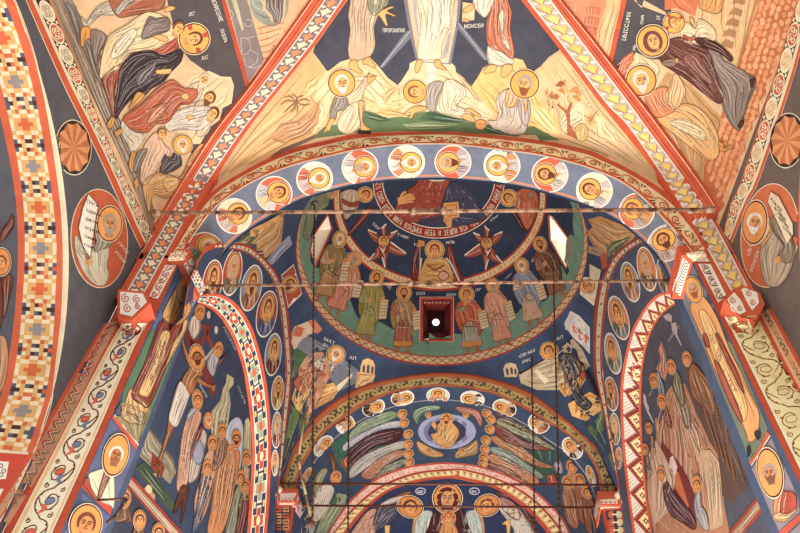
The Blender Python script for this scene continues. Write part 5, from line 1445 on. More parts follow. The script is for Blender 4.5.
# the first bar runs just under the vault, from springing to springing
pa, pb = onY(155, 213, 3.6), onY(712, 209.5, 3.6)
rod('rusty iron tie rod crossing in front of the front arch, topmost of the bars', pa, pb, .017, IRON, .505)
pa, pb = onY(204, 286, 4.52), onY(679, 280.5, 4.52)
rod('rusty iron tie rod under the front arch, second bar from the top', pa, pb, .015, IRON, .475)
pa, pb = onY(277, 483.5, 8.62), onY(620, 485, 8.62)
rod('thin dark tie rod with pale bosses across the far arch', pa, pb, .016, DIRON, None, (onY(278.5, 489.5, 8.66), onY(618.5, 495, 8.66)))
pa, pb = onY(304, 505.5, 9.05), onY(596, 507.5, 9.05)
rod('thin dark tie rod across the far arch, lowest of the bars', pa, pb, .015, DIRON)
def chain(label, px, Y, dark=BLK, hook=True, r=.008, group='thin chains hanging from the dome', mt=None):
    P3 = [onY(x, y, Y if not isinstance(Y, (list, tuple)) else Y[i]) for i, (x, y) in enumerate(px)]
    e = etag('hanging_chain', label, 'chain', P3[0], group)
    bm = bmesh.new()
    for a, b in zip(P3, P3[1:]): tube(bm, a, b, r, 6)
    L = (P3[0]-P3[-1]).length; n = min(60, int(L/.09))
    obj('cable', bm, mt or dark, e)
    for i in range(n):
        if mt is not None: break
        t = (i+.5)/n*(len(P3)-1); k = min(int(t), len(P3)-2); c = P3[k].lerp(P3[k+1], t-k); d = (P3[k+1]-P3[k]).normalized()
        bm = bmesh.new(); tube(bm, c-d*.022, c+d*.022, r*1.5, 6); obj('link', bm, dark, e)
    if hook:
        bm = bmesh.new(); c = P3[0]
        pts_ = [c+Vector((.05*math.cos(a), 0, .05+.05*math.sin(a))) for a in (math.pi*1.5-k*.5 for k in range(9))]
        for a, b in zip(pts_, pts_[1:]): tube(bm, a, b, r*1.4, 6)
        obj('hook', bm, BLK, e)
    return e
chain('thin chain hanging from a hook beside the left dome window', [(314.5, 205), (313.5, 283), (313, 400), (312.5, 520)], 5.6, r=.0075)
chain('thin dark cable dropping from a hook on the lower left of the dome ring', [(350, 333), (348.5, 430), (348, 545)], 8.45, r=.009)
chain('thin dark cable dropping from a hook on the lower right of the dome ring', [(531, 331), (533, 430), (535, 545)], 8.45, r=.009)
chain('thin chain hanging past the right evangelist, rightmost of the chains', [(553, 262), (555, 340), (557.5, 430), (560, 545)], 7.2, r=.0085)
e = chain('slack cream cord with a metal clamp slanting down beside the left capital', [(306, 405), (299, 455), (300, 470), (306, 495), (311, 520)], 8.4, r=.016, hook=False, group=None, mt=ROPE)
# clamp where the cord ends, and the small bracket on the left pier
bm = bmesh.new(); c = onY(311.5, 521, 8.4); k = .8
tube(bm, c+Vector((-.03, 0, .06))*k, c+Vector((.03, 0, -.1))*k, .03*k, 10); tube(bm, c+Vector((.02, 0, .0))*k, c+Vector((.09, 0, -.06))*k, .018*k, 8); tube(bm, c+Vector((-.02, 0, 0))*k, c+Vector((-.09, 0, -.12))*k, .015*k, 8)
o_ = obj('clamp', bm, solid('worn_brass', (120, 84, 60), .5, .5), e); o_['label'] = 'dark brass clamp at the cord end'
e = etag('wall_bracket', 'short iron bracket with a hanging hook on the left pier', 'bracket', onX(97, 500, -2.29))
bm = bmesh.new(); a = onX(97, 500, -2.29); b = a+Vector((.2, .0, .01)); tube(bm, a, b, .008, 8); obj('arm', bm, DIRON, e)
bm = bmesh.new(); c = b; tube(bm, c, c+Vector((-.01, .0, -.05)), .016, 8); tube(bm, c+Vector((-.01, 0, -.05)), c+Vector((-.03, 0, -.13)), .012, 8); tube(bm, c+Vector((-.03, 0, -.13)), c+Vector((-.07, 0, -.19)), .012, 8); obj('hook', bm, BLK, e)
# ------------------------------------------------------------------ scenes on the nave vault
def Z(ox, oy, pts): return tr(ox, oy, 6.6667, pts)
def Y3(ox, oy, pts): return tr(ox, oy, 2.995, pts)
NAVY = (74, 76, 90); SK = (236, 176, 100)
# --- middle web
patch('painted_sky', 'dark night sky of the scene on the middle vault panel', 'painted sky',
      [('sky', NAVY, [(364, -28), (347, 1), (315, 46), (313, 52), (319, 60), (327, 71), (350, 75), (400, 95), (470, 92), (520, 80), (534, 71), (541, 66), (549, 57), (558, 51), (562, 47), (521, 0), (503, -28)], 0)], 'nave', 1)
patch('painted_mountain', 'tan mountainside with a dry palm, left of the middle vault panel', 'painted mountain',
      [('slope', (226, 180, 116), [(313, 50), (318, 60), (327, 71), (345, 66), (352, 82), (340, 110), (322, 134), (290, 148), (255, 164), (225, 180), (212, 191), (222, 172), (248, 134), (280, 94), (300, 66)], 5), ('slope', (240, 206, 152), [(327, 71), (345, 66), (345, 92), (322, 128), (312, 134), (318, 108), (316, 92), (300, 100), (316, 84)], 3), ('shade_rock', (206, 152, 100), Z(200, 60, [(800, 260), (720, 340), (640, 400), (540, 420), (460, 520), (560, 560), (700, 520), (790, 420)]), 5), ('shade_rock', (128, 96, 84), [(268, 158), (282, 148), (300, 141), (316, 134), (316, 138), (290, 149)], 0), ('slope', (232, 190, 120), Z(200, 60, [(690, 200), (700, 140), (760, 110), (800, 100), (780, 170), (720, 210)]), 2)], 'nave', 1)
F = Fig('painted_palm', 'dry brown palm with drooping fronds on the tan slope', 'painted palm', (295, 102), 'nave', 6)
P = F.part('frond')
for q in ([(640, 280), (600, 240), (560, 250)], [(640, 280), (580, 270), (535, 300)], [(640, 280), (600, 310), (560, 350)], [(640, 280), (630, 320), (600, 350)], [(640, 280), (650, 320), (645, 355)], [(640, 280), (690, 300), (735, 290)], [(640, 280), (690, 260), (730, 270)], [(640, 280), (650, 250), (690, 235)], [(640, 280), (640, 245), (610, 225)]):
    P.line(Z(200, 60, q), 1.5, (150, 110, 70), 0, taper=True)
F.part('trunk').line(Z(200, 60, [(640, 280), (632, 300), (630, 330)]), 2.2, (160, 116, 74), 1); F.done()
patch('painted_mountain', 'pale mountain under the standing figure left of the glowing oval', 'painted mountain',
      [('peak', (236, 198, 138), [(327, 72), (340, 62), (352, 58), (370, 57), (379, 67), (388, 78), (399, 86), (412, 78), (415, 100), (402, 118), (370, 125), (340, 120), (330, 100)], 6), ('peak', (246, 218, 166), [(360, 90), (372, 70), (382, 80), (392, 100), (384, 108), (372, 100)], 3), ('ridge', (226, 178, 112), Z(300, 60, [(540, 230), (600, 190), (650, 180), (580, 290), (555, 270)]), 2), ('ridge', (240, 186, 110), Z(300, 60, [(520, 330), (600, 320), (690, 350), (730, 380), (560, 370)]), 2)], 'nave', 2)
patch('painted_mountain', 'pale central mountain under the glowing white figure', 'painted mountain',
      [('peak', (238, 206, 158), [(398, 85), (402, 80), (409, 69), (410, 63), (418, 59), (450, 62), (455, 66), (456, 72), (463, 77), (470, 86), (480, 98), (494, 114), (486, 122), (450, 122), (404, 117), (398, 104)], 6), ('peak', (248, 230, 200), Z(400, 0, [(170, 400), (235, 400), (240, 480), (220, 560), (180, 560), (190, 480)]), 0), ('ridge', (228, 184, 128), Z(400, 60, [(340, 60), (400, 100), (470, 170), (560, 300), (500, 260), (440, 180)]), 2)], 'nave', 2)
patch('painted_mountain', 'golden mountain under the red-cloaked figure right of the glowing oval', 'painted mountain',
      [('peak', (242, 192, 108), [(471, 87), (478, 77), (483, 68), (492, 62), (515, 58), (523, 60), (528, 70), (535, 76), (540, 100), (560, 124), (540, 134), (510, 130), (496, 116), (484, 102)], 7), ('peak', (248, 214, 142), Z(500, 60, [(200, 290), (300, 330), (390, 450), (400, 500), (300, 480), (220, 400)]), 3)], 'nave', 2)
patch('painted_mountain', 'pale buff slope in the right corner of the middle vault panel', 'painted mountain',
      [('slope', (228, 190, 134), [(533, 72), (541, 67), (549, 58), (561, 51), (585, 82), (612, 116), (640, 150), (660, 178), (668, 192), (640, 174), (604, 156), (570, 144), (545, 136), (556, 124), (545, 104)], 7), ('slope', (240, 214, 170), Z(500, 60, [(430, 330), (520, 280), (560, 300), (560, 420), (480, 440), (420, 500), (390, 420)]), 4), ('slope', (242, 212, 156), Z(500, 60, [(640, 370), (690, 380), (760, 470), (790, 560), (640, 520)]), 3)], 'nave', 1)
patch('painted_ground', 'green rolling ground along the foot of the middle vault panel', 'painted ground',
      [('meadow', (98, 124, 84), [(315, 138), (317, 133), (324, 127), (340, 124), (364, 110), (372, 112), (388, 118), (402, 116), (420, 112), (436, 111), (448, 116), (466, 119), (478, 124), (492, 128), (500, 130), (524, 127), (534, 126), (548, 134), (560, 140), (540, 140), (505, 135), (462, 132), (398, 131), (355, 133)], 0), ('shade', (74, 104, 74), [(418, 119), (430, 111), (450, 116), (474, 122), (440, 122)], 2), ('shade', (82, 110, 78), [(364, 112), (376, 114), (392, 120), (380, 122), (366, 118)], 2), ('shade', (76, 102, 72), [(478, 126), (490, 124), (504, 132), (520, 136), (490, 133)], 2), ('light', (142, 160, 110), [(402, 124), (430, 121), (460, 124), (440, 128), (410, 129)], 2)], 'nave', 4)
F = Fig('painted_bush', 'bare red-brown tree with curled leaves, right of the seated figure', 'painted tree', (562, 108), 'nave', 6)
T = F.part('trunk'); T.poly(Z(500, 60, [(450, 500), (448, 400), (436, 350), (380, 300), (390, 290), (445, 335), (470, 280), (485, 285), (468, 350), (470, 430), (520, 520), (520, 533), (480, 510)]), (176, 100, 60), 0)
Lf = F.part('leaves')
for c, pts in (((176, 112, 60), (345, 250, 400, 240)), ((196, 130, 66), (330, 180, 300, 230)), ((160, 96, 54), (380, 170, 430, 150)), ((200, 140, 70), (400, 200, 440, 215)), ((206, 150, 76), (470, 210, 530, 190)), ((190, 140, 70), (490, 240, 545, 270)), ((176, 120, 60), (460, 250, 450, 275)), ((170, 104, 56), (360, 280, 345, 320)), ((186, 120, 64), (330, 270, 320, 300)), ((196, 130, 66), (420, 170, 440, 130)), ((184, 118, 62), (370, 215, 320, 245)), ((206, 150, 80), (510, 215, 550, 235))):
    a, b, d, e = pts; Lf.poly(Z(500, 60, [(a-14, b), ((a+d)/2, (b+e)/2-22), (d, e), ((a+d)/2+8, (b+e)/2+20)]), c, 1)
F.done()
F = Fig('painted_bush', 'golden fan-shaped bush near the right rib', 'painted tree', (591, 115), 'nave', 6)
Lf = F.part('leaves')
for i in range(8):
    a = 2.2+i*.28; Lf.line([(594, 118), (594+7*math.cos(a), 116-9*math.sin(a)+4)], 1.6, (226, 170, 86) if i % 2 else (204, 142, 70), 0, taper=True)
F.part('trunk').line([(594, 118), (590, 121), (598, 110)], 1, (184, 120, 64), 1); F.done()
F = Fig('painted_bush', 'round golden shrub on the slope below the bare tree', 'painted tree', (581, 131), 'nave', 6); robe(F.part('leaves'), Z(500, 60, [(500, 470), (530, 430), (570, 430), (590, 480), (570, 533), (520, 533)]), (232, 190, 104), 0, 5); F.done()
# glowing oval and its rays
F = Fig('glowing_oval', 'pale glowing oval with two rays behind the central white figure', 'painted halo', (431, 20), 'nave', 4)
P = F.part('glow'); P.poly(Z(400, 0, [(20, -190), (25, 0), (50, 150), (80, 300), (110, 410), (340, 430), (365, 300), (392, 150), (408, 0), (400, -190)]), (128, 128, 140), 0)
P.poly(Z(400, 0, [(45, -190), (50, 0), (75, 150), (100, 300), (125, 405), (322, 420), (348, 300), (375, 150), (387, 0), (380, -190)]), (240, 214, 180), 1)
P.poly(Z(400, 0, [(75, -190), (80, 0), (100, 150), (118, 240), (130, 240), (112, 100), (105, -190)]), (180, 170, 168), 2); P.poly(Z(400, 0, [(300, 390), (322, 330), (340, 210), (325, 220), (300, 300), (276, 390)]), (180, 170, 170), 2)
for i in range(34):
    t = i/33; 
    a = Z(400, 0, [(45+75*t**1.3, 0+400*t)])[0]; P.line([a, (a[0]+5, a[1]+1)], .5, (206, 150, 110), 3, smooth=False)
    a = Z(400, 0, [(388-62*t**1.3, 0+410*t)])[0]; P.line([a, (a[0]-4, a[1]+.6)], .5, (206, 150, 110), 3, smooth=False)
Rr = F.part('ray'); Rr.poly(Z(300, 0, [(740, 190), (700, 215), (535, 440), (552, 452), (742, 250)]), (120, 122, 134), 0); Rr.line(Z(300, 0, [(735, 205), (540, 445)]), .8, (190, 190, 196), 1, smooth=False)
R2 = F.part('ray'); R2.poly(Z(400, 0, [(378, 130), (378, 180), (560, 400), (580, 400), (590, 380), (440, 200)]), (120, 122, 134), 0); R2.line(Z(400, 0, [(385, 150), (575, 395)]), .8, (190, 190, 196), 1, smooth=False)
F.done()
CW = (246, 218, 184)
free('painted_figure', 'figure in a white robe with salmon folds standing in the glowing oval', 'painted figure',
     [('tunic', CW, Z(400, 0, [(105, -190), (112, 0), (130, 100), (136, 200), (118, 320), (125, 392), (200, 396), (268, 390), (282, 300), (325, 195), (352, 60), (350, -190)]), 9), ('cloak', (248, 226, 198), Z(400, 0, [(190, -190), (200, 0), (215, 60), (205, 200), (250, 240), (300, 180), (340, 190), (330, 60), (350, -190)]), 5),
      ('foot', SK, Z(400, 0, [(115, 400), (150, 395), (140, 440), (120, 480), (100, 475), (102, 440)]), 0), ('foot', SK, Z(400, 0, [(232, 400), (262, 395), (280, 430), (308, 460), (290, 462), (235, 440)]), 0)], (431, 25), 'nave', 8)
EL = (214, 178, 140)
free('painted_figure', 'grey-green cloaked figure with open hands, left of the glowing oval', 'painted figure',
     [('tunic', EL, Z(300, 0, [(330, -190), (335, 0), (322, 100), (335, 200), (320, 330), (345, 402), (420, 390), (472, 368), (500, 290), (492, 180), (530, 60), (560, -190)]), 9), ('cloak', (150, 150, 116), Z(300, 0, [(440, -190), (450, 20), (462, 70), (500, 100), (560, 50), (590, 0), (590, -190)]), 5), ('hand', SK, Z(300, 0, [(515, 92), (560, 60), (612, 40), (620, 50), (580, 70), (632, 98), (625, 106), (570, 92), (582, 160), (570, 165), (535, 110)]), 0), ('foot', SK, Z(300, 0, [(335, 405), (375, 400), (385, 440), (415, 480), (395, 488), (350, 465), (325, 450)]), 0), ('foot', SK, Z(300, 0, [(425, 392), (465, 378), (480, 410), (505, 440), (490, 448), (440, 425), (418, 425)]), 0)], (362, 25), 'nave', 6)
free('painted_figure', 'red-cloaked figure holding a tablet, right of the glowing oval', 'painted figure',
     [('tunic', (222, 206, 186), Z(400, 0, [(590, 300), (600, 430), (740, 430), (752, 380), (690, 300)]), 5), ('cloak', (206, 112, 74), Z(400, 0, [(620, -190), (600, 60), (578, 150), (590, 300), (680, 345), (752, 392), (758, 310), (735, 190), (746, 80), (722, 0), (700, -190)]), 9), ('cloak_fold', (238, 206, 176), Z(400, 0, [(660, 110), (690, 60), (700, 130), (690, 250), (720, 270), (735, 330), (700, 300), (680, 250)]), 3), ('sleeve', (232, 214, 190), Z(400, 0, [(488, 0), (500, 50), (565, 112), (610, 40), (630, -60), (500, -60)]), 3), ('tablet', (242, 196, 150), Z(400, 0, [(418, 10), (502, 22), (496, 130), (414, 142)]), 0), ('hand', SK, Z(400, 0, [(425, 60), (470, 28), (496, 40), (470, 70), (430, 85)]), 0), ('hand', SK, Z(400, 0, [(410, 140), (430, 115), (470, 135), (450, 145)]), 0), ('foot', SK, Z(400, 0, [(595, 432), (640, 432), (635, 470), (575, 485), (560, 470)]), 0), ('foot', SK, Z(400, 0, [(690, 435), (745, 430), (745, 470), (700, 510), (675, 500)]), 0)], (501, 25), 'nave', 6)
PK = (240, 204, 160)
free('painted_figure', 'white-bearded kneeling figure pointing up, lower left of the middle vault panel', 'painted figure',
     [('tunic', PK, Z(300, 60, [(330, 210), (380, 190), (440, 110), (475, 130), (430, 200), (410, 270), (340, 300), (310, 260)]), 4), ('sleeve', (156, 142, 128), Z(300, 60, [(215, 290), (240, 235), (290, 235), (320, 280), (300, 330), (250, 340), (235, 395), (198, 380)]), 4), ('cloak', (244, 210, 168), Z(300, 60, [(320, 305), (390, 268), (432, 280), (420, 360), (400, 440), (330, 490), (262, 465), (250, 410), (280, 350)]), 6), ('leg', (232, 170, 100), Z(300, 60, [(388, 285), (425, 285), (420, 400), (440, 440), (470, 460), (410, 465), (400, 420)]), 2), ('arm', SK, Z(300, 60, [(200, 390), (230, 395), (205, 440), (195, 478), (185, 465), (152, 485), (170, 450)]), 0), ('hand', SK, Z(300, 60, [(445, 125), (460, 80), (470, 110), (510, 100), (480, 140), (455, 150)]), 0), ('shoe', (60, 50, 50), Z(300, 60, [(385, 468), (470, 470), (470, 488), (385, 486)]), 0)],
     (350, 112), 'nave', 7, [(341.5, 82.5, 6.6, (-.12, -1), dict(hair=WHITEH, beard=WHITEH, hr=2.05, look=1, skin=SK))])
free('painted_figure', 'crouching figure bowed to the ground, under the glowing white figure', 'painted figure',
     [('cloak', (246, 216, 180), Z(400, 60, [(240, 290), (300, 140), (370, 140), (435, 190), (430, 250), (370, 300), (440, 330), (480, 360), (440, 375), (300, 360), (240, 330)]), 7), ('sleeve', (176, 164, 150), Z(400, 60, [(175, 190), (240, 140), (290, 160), (260, 250), (230, 340), (180, 310)]), 4), ('hand', SK, Z(400, 60, [(20, 360), (90, 310), (170, 310), (170, 330), (100, 350), (80, 380), (60, 385), (70, 345)]), 0), ('foot', SK, Z(400, 60, [(410, 370), (460, 355), (500, 390), (490, 410), (440, 395)]), 0), ('foot', SK, Z(400, 60, [(430, 340), (470, 320), (540, 370), (520, 375), (470, 345)]), 0)],
     (440, 100), 'nave', 7, [(415, 91, 5.6, (-1, -.05), dict(hair=(140, 84, 50), hr=2.1, skin=SK))])
free('painted_figure', 'seated brown-bearded figure resting his cheek on his hand, on the golden mountain', 'painted figure',
     [('cloak', (206, 190, 172), Z(400, 60, [(640, 290), (660, 230), (720, 190), (790, 190), (850, 240), (870, 330), (845, 450), (820, 490), (740, 495), (660, 480), (600, 430), (590, 400), (640, 400), (660, 340)]), 10), ('tunic', (232, 176, 112), Z(400, 60, [(715, 200), (790, 195), (800, 250), (780, 300), (710, 310)]), 3), ('sleeve', (178, 166, 158), Z(400, 60, [(790, 300), (810, 240), (850, 250), (872, 330), (850, 435), (810, 400)]), 3), ('hand', SK, Z(500, 60, [(155, 230), (180, 230), (182, 300), (175, 350), (160, 300)]), 0), ('rock', (230, 160, 90), circ(481, 124, 5.5, 5, 10), 1)],
     (515, 110), 'nave', 7, [(525, 83.5, 7, (.12, -1), dict(hair=GREYH, beard=(150, 84, 46), hr=2.05, skin=SK, look=-1))])
P = Paint('nave', 6)
lettering(P, 'ПРОРОКИЛИЯ', (382.5, 32), (3.2, 0), (0, -5.5), WHITE, 2, .01); lettering(P, 'МОИСЕИ', (464, 28), (4.4, -.2), (0, -5.5), WHITE, 2, .01)
_o = P.build('painted_inscription'); _o['kind'] = 'structure'
# --- left web
L2 = lambda pts: Z(80, 0, pts)
L4 = lambda pts: Z(80, 80, pts)
L5 = lambda pts: Z(80, 150, pts)
patch('painted_sky', 'dark sky behind the crowd on the left vault panel', 'painted sky', [('sky', (88, 80, 82), [(204, -28), (222, -5), (248, 84), (246, 92), (222, 122), (196, 156), (186, 150), (200, 120), (215, 78), (190, 60), (178, 45), (172, 20), (160, -28)], 0)], 'nave', 1)
patch('painted_ground', 'grey-brown ground strip along the lower edge of the left vault panel', 'painted ground', [('ground', (150, 128, 106), [(40, -28), (50, 0), (84, 80), (122, 160), (152, 232), (156, 214), (140, 170), (128, 140), (112, 100), (104, 60), (88, 30), (72, 0), (64, -28)], 6), ('shade', (118, 112, 104), [(62, 0), (76, 6), (82, 30), (78, 46), (70, 24)], 2), ('shade', (126, 116, 104), [(82, 40), (90, 44), (98, 70), (104, 90), (92, 74)], 2)], 'nave', 2)
patch('painted_rock', 'pale crag behind three peering heads on the left vault panel', 'painted rock', [('crag', (240, 206, 156), Z(200, 60, [(-120, 190), (-60, 110), (0, 90), (60, 72), (140, 110), (205, 112), (226, 170), (210, 290), (150, 320), (130, 400), (60, 450), (0, 560), (-110, 560), (-180, 420)]), 6)], 'nave', 2)
patch('painted_divider', 'red line dividing the two scenes of the left vault panel', 'painted border', [('border', (196, 74, 40), [(214, -28), (221, 0), (245.5, 87), (249, 84), (225.5, 0), (219, -28)], 0)], 'nave', 5)
F = patch('painted_building', 'painted brick wall with a grey round well, beside the left rib', 'painted building',
      [('brick_wall', (230, 178, 130), [(236, -28), (262, 64), (284, 40), (312, 0), (331, -28)], 0), ('paving', (138, 126, 124), [(220, -28), (227, 0), (248.5, 82), (264, 60), (250, 10), (244, -10)], 0), ('post', (196, 190, 150), Z(170, 0, [(430, -60), (490, 190), (480, 210), (410, 0)]), 0), ('well', (150, 156, 140), Z(170, 0, [(530, -60), (530, 40), (560, 110), (620, 160), (700, 178), (760, 130), (790, 60), (790, -60)]), 3), ('well_rim', (216, 180, 140), Z(170, 0, [(590, -60), (620, 60), (660, 110), (670, 140), (720, 165), (760, 120), (770, 60), (770, -60)]), 0), ('well_water', (120, 106, 100), Z(170, 0, [(630, -60), (640, 60), (680, 100), (690, 150), (730, 160), (750, 100), (760, -60)]), 6)],
      'nave', 2, [('brick_wall', (176, 120, 84), .6, Z(170, 0, [(580+dx, 190+k*40), (640+dx, 175+k*40), (760-k*16, 150+k*36)])) for k in range(6) for dx in (k*8,)]+[('brick_wall', (176, 120, 84), .5, Z(170, 0, [(600+40*k, 185+10*(k % 3)+46*(k % 4)), (608+40*k, 220+46*(k % 4))])) for k in range(5)]+[('paving', (206, 196, 190), .6, Z(170, 0, q)) for q in ([(470, 250), (520, 260), (530, 330), (480, 360), (470, 250)], [(530, 330), (580, 360), (570, 420), (510, 440), (490, 380)], [(510, 440), (560, 450), (600, 430)], [(390, 60), (420, 90), (400, 130)], [(500, 130), (540, 130), (540, 170), (500, 170), (490, 150)], [(520, 250), (560, 240)])])
free('painted_figure', 'rust-robed figure with bandage-like white hose, cut by the top edge, left vault panel', 'painted figure',
     [('hose', (206, 192, 168), L2([(5, 110), (40, 150), (60, 118), (110, 50), (195, 15), (228, 96), (140, 100), (60, 165), (20, 172)]), 7), ('robe', (168, 96, 66), L2([(240, 104), (190, -40), (330, -190), (560, -190), (566, 0), (540, 62), (440, 82), (320, 108)]), 8), ('sleeve', (176, 166, 150), L2([(235, 60), (300, -10), (360, 0), (300, 50), (250, 100)]), 3), ('hand', SK, L2([(560, 60), (600, 38), (632, 52), (600, 72), (562, 80)]), 0)], (130, 5), 'nave', 4)
free('painted_figure', 'cream-cloaked youth embracing the haloed figure, left vault panel', 'painted figure',
     [('leg', (142, 118, 108), L2([(65, 210), (120, 203), (172, 238), (175, 272), (130, 350), (110, 440), (78, 352)]), 4), ('foot', (226, 160, 76), L2([(5, 190), (60, 186), (62, 250), (30, 270), (20, 305), (0, 300)]), 1), ('cloak', (236, 204, 154), L2([(125, 490), (140, 380), (165, 290), (200, 228), (300, 170), (400, 100), (470, 80), (560, 110), (600, 150), (640, 240), (560, 290), (480, 332), (330, 350), (280, 400), (250, 460), (140, 520)]), 10), ('cloak_fold', (246, 226, 190), L2([(200, 380), (230, 290), (310, 210), (370, 190), (360, 260), (290, 350), (230, 390)]), 4), ('sleeve', (130, 116, 108), L2([(402, 242), (422, 180), (455, 110), (500, 120), (582, 118), (592, 192), (540, 222), (480, 240), (420, 258)]), 5), ('forearm', SK, L2([(485, 238), (540, 232), (585, 262), (550, 275), (490, 250)]), 0)],
     (135, 40), 'nave', 5, [(177.5, 28, 5.6, (.45, -.9), dict(hair=(130, 80, 48), halo=None, skin=SK, look=1))])
free('painted_figure', 'haloed brown-haired figure in a red tunic on the dark sky, left vault panel', 'painted figure',
     [('tunic', (172, 74, 50), L2([(470, 330), (530, 300), (570, 260), (620, 225), (650, 260), (650, 320), (560, 372), (500, 345)]), 5)], (168, 44), 'nave', 5,
     [(193.5, 38.5, 6.6, (.85, -.3), dict(hair=(112, 62, 38), hr=2.3, skin=SK, cross=True, layer=5))])
free('painted_figure', 'figure in a billowing black cloak over a rust robe, left vault panel', 'painted figure',
     [('robe', (170, 84, 56), L4([(138, 0), (190, -60), (270, -110), (276, -60), (244, 0), (225, 100), (228, 245), (200, 200), (170, 100)]), 6), ('cloak', (66, 54, 58), L2([(255, 500), (262, 455), (330, 370), (400, 340), (470, 335), (540, 370), (610, 350), (682, 325), (672, 400), (640, 442), (600, 482), (555, 540), (470, 592), (420, 640), (380, 625), (340, 655), (270, 735), (235, 792), (222, 715), (240, 620)]), 12), ('cloak_fold', (112, 100, 106), L2([(380, 480), (450, 440), (500, 400), (490, 480), (420, 560), (370, 560)]), 3), ('hand', SK, L2([(500, 470), (540, 462), (600, 460), (590, 488), (540, 492), (508, 490)]), 0), ('foot', (226, 164, 84), L4([(172, 300), (200, 248), (222, 262), (212, 300), (190, 326)]), 1), ('ground_patch', (214, 158, 80), L4([(318, 190), (340, 140), (375, 80), (422, 108), (330, 195)]), 1)], (140, 80), 'nave', 7)
free('painted_figure', 'kneeling figure in a rust cloak and white skirt, left vault panel', 'painted figure',
     [('skirt', (216, 200, 176), L4([(275, 270), (340, 330), (432, 350), (430, 380), (345, 492), (310, 430), (270, 350)]), 7), ('cloak', (190, 96, 62), L4([(280, 265), (330, 210), (400, 160), (480, 80), (560, 20), (620, 0), (680, 50), (772, 60), (770, 110), (720, 160), (660, 170), (580, 280), (500, 292), (440, 350), (340, 332)]), 12), ('cloak_fold', (214, 140, 104), L4([(440, 280), (480, 200), (560, 150), (560, 210), (500, 270)]), 3), ('hand', SK, L4([(672, 100), (700, 85), (722, 110), (705, 130), (678, 122)]), 0), ('foot', (226, 164, 84), L4([(218, 350), (270, 318), (272, 350), (230, 386)]), 1)], (155, 112), 'nave', 9)
free('painted_figure', 'white-robed bowed figure close to the left rib, left vault panel', 'painted figure',
     [('robe', (220, 208, 190), L4([(560, 290), (620, 220), (720, 178), (820, 170), (900, 200), (880, 260), (800, 330), (720, 330), (640, 330), (590, 340)]), 8), ('hand', SK, L4([(700, 240), (740, 230), (760, 250), (720, 270)]), 0)], (190, 118), 'nave', 8)
free('painted_figure', 'seated haloed figure with a dark grey cloth, low in the left vault panel', 'painted figure',
     [('robe', (222, 168, 96), L5([(410, 250), (432, 190), (530, 150), (660, 180), (720, 60), (800, -40), (830, 0), (700, 180), (640, 272), (570, 318), (480, 302), (455, 420), (430, 340)]), 9), ('cloth', (88, 78, 80), L5([(528, 140), (556, 30), (592, 60), (640, 4), (672, 96), (580, 152)]), 4), ('knee', (240, 190, 120), L5([(555, 190), (640, 185), (645, 240), (590, 280), (555, 250)]), 2)], (165, 178), 'nave', 9,
     [(181.5, 144.5, 5, (-.1, -1), dict(hair=WHITEH, beard=WHITEH, hr=2.0, skin=SK))])
free('painted_figure', 'pink-robed child kneeling in front of the seated haloed figure, left vault panel', 'painted figure',
     [('robe', (232, 188, 154), L4([(395, 660), (400, 533), (420, 440), (500, 350), (560, 430), (600, 480), (560, 533), (480, 640), (430, 700)]), 7), ('sleeve', (142, 130, 126), L4([(345, 610), (350, 560), (380, 480), (440, 460), (420, 520), (380, 600)]), 2), ('foot', (226, 164, 84), L5([(318, 90), (340, 10), (362, 20), (350, 80), (345, 150), (325, 130)]), 1), ('foot', (226, 164, 84), L5([(350, 210), (375, 180), (380, 240), (360, 260)]), 0)], (148, 165), 'nave', 9,
     [(160.5, 133, 4.2, (.2, -1), dict(hair=(140, 90, 60), halo=None, skin=SK))])
for lab, q, hc, bd in (('grey-haired peering head, topmost of the three beside the pale crag', (204, 80), (220, 200, 170), (220, 200, 170)), ('brown-bearded peering head, middle of the three beside the pale crag', (209, 98), (122, 74, 44), (122, 74, 44)), ('curly-haired young peering head, lowest of the three beside the pale crag', (212.5, 113.5), (104, 60, 38), None)):
    free('peering_head', lab, 'painted figure', [('shoulders', (224, 196, 160), [(q[0]-14, q[1]+6), (q[0]-6, q[1]+2), (q[0]-1, q[1]+6), (q[0]-6, q[1]+20), (q[0]-16, q[1]+22)], 3)], q, 'nave', 7, [(q[0], q[1], 5.4, (.55, -.83), dict(hair=hc, beard=bd, halo=None, skin=SK, look=-1))], group=None)
P = Paint('nave', 6)
lettering(P, 'ВСКРЕСЕНИЕ', (211, 0), (1.2, 3.3), (5.6, -2.2), WHITE, 2, .01); lettering(P, 'ЛАЗОРЬ', (219.5, 29), (1.1, 3.4), (4.8, -1.6), WHITE, 2, .01); lettering(P, 'ІС', (188, 16), (5, -1), (1, -5), WHITE, 2, .01); lettering(P, 'ХС', (200.5, 60), (5, -1), (1, -5), WHITE, 2, .01)
_o = P.build('painted_inscription'); _o['kind'] = 'structure'
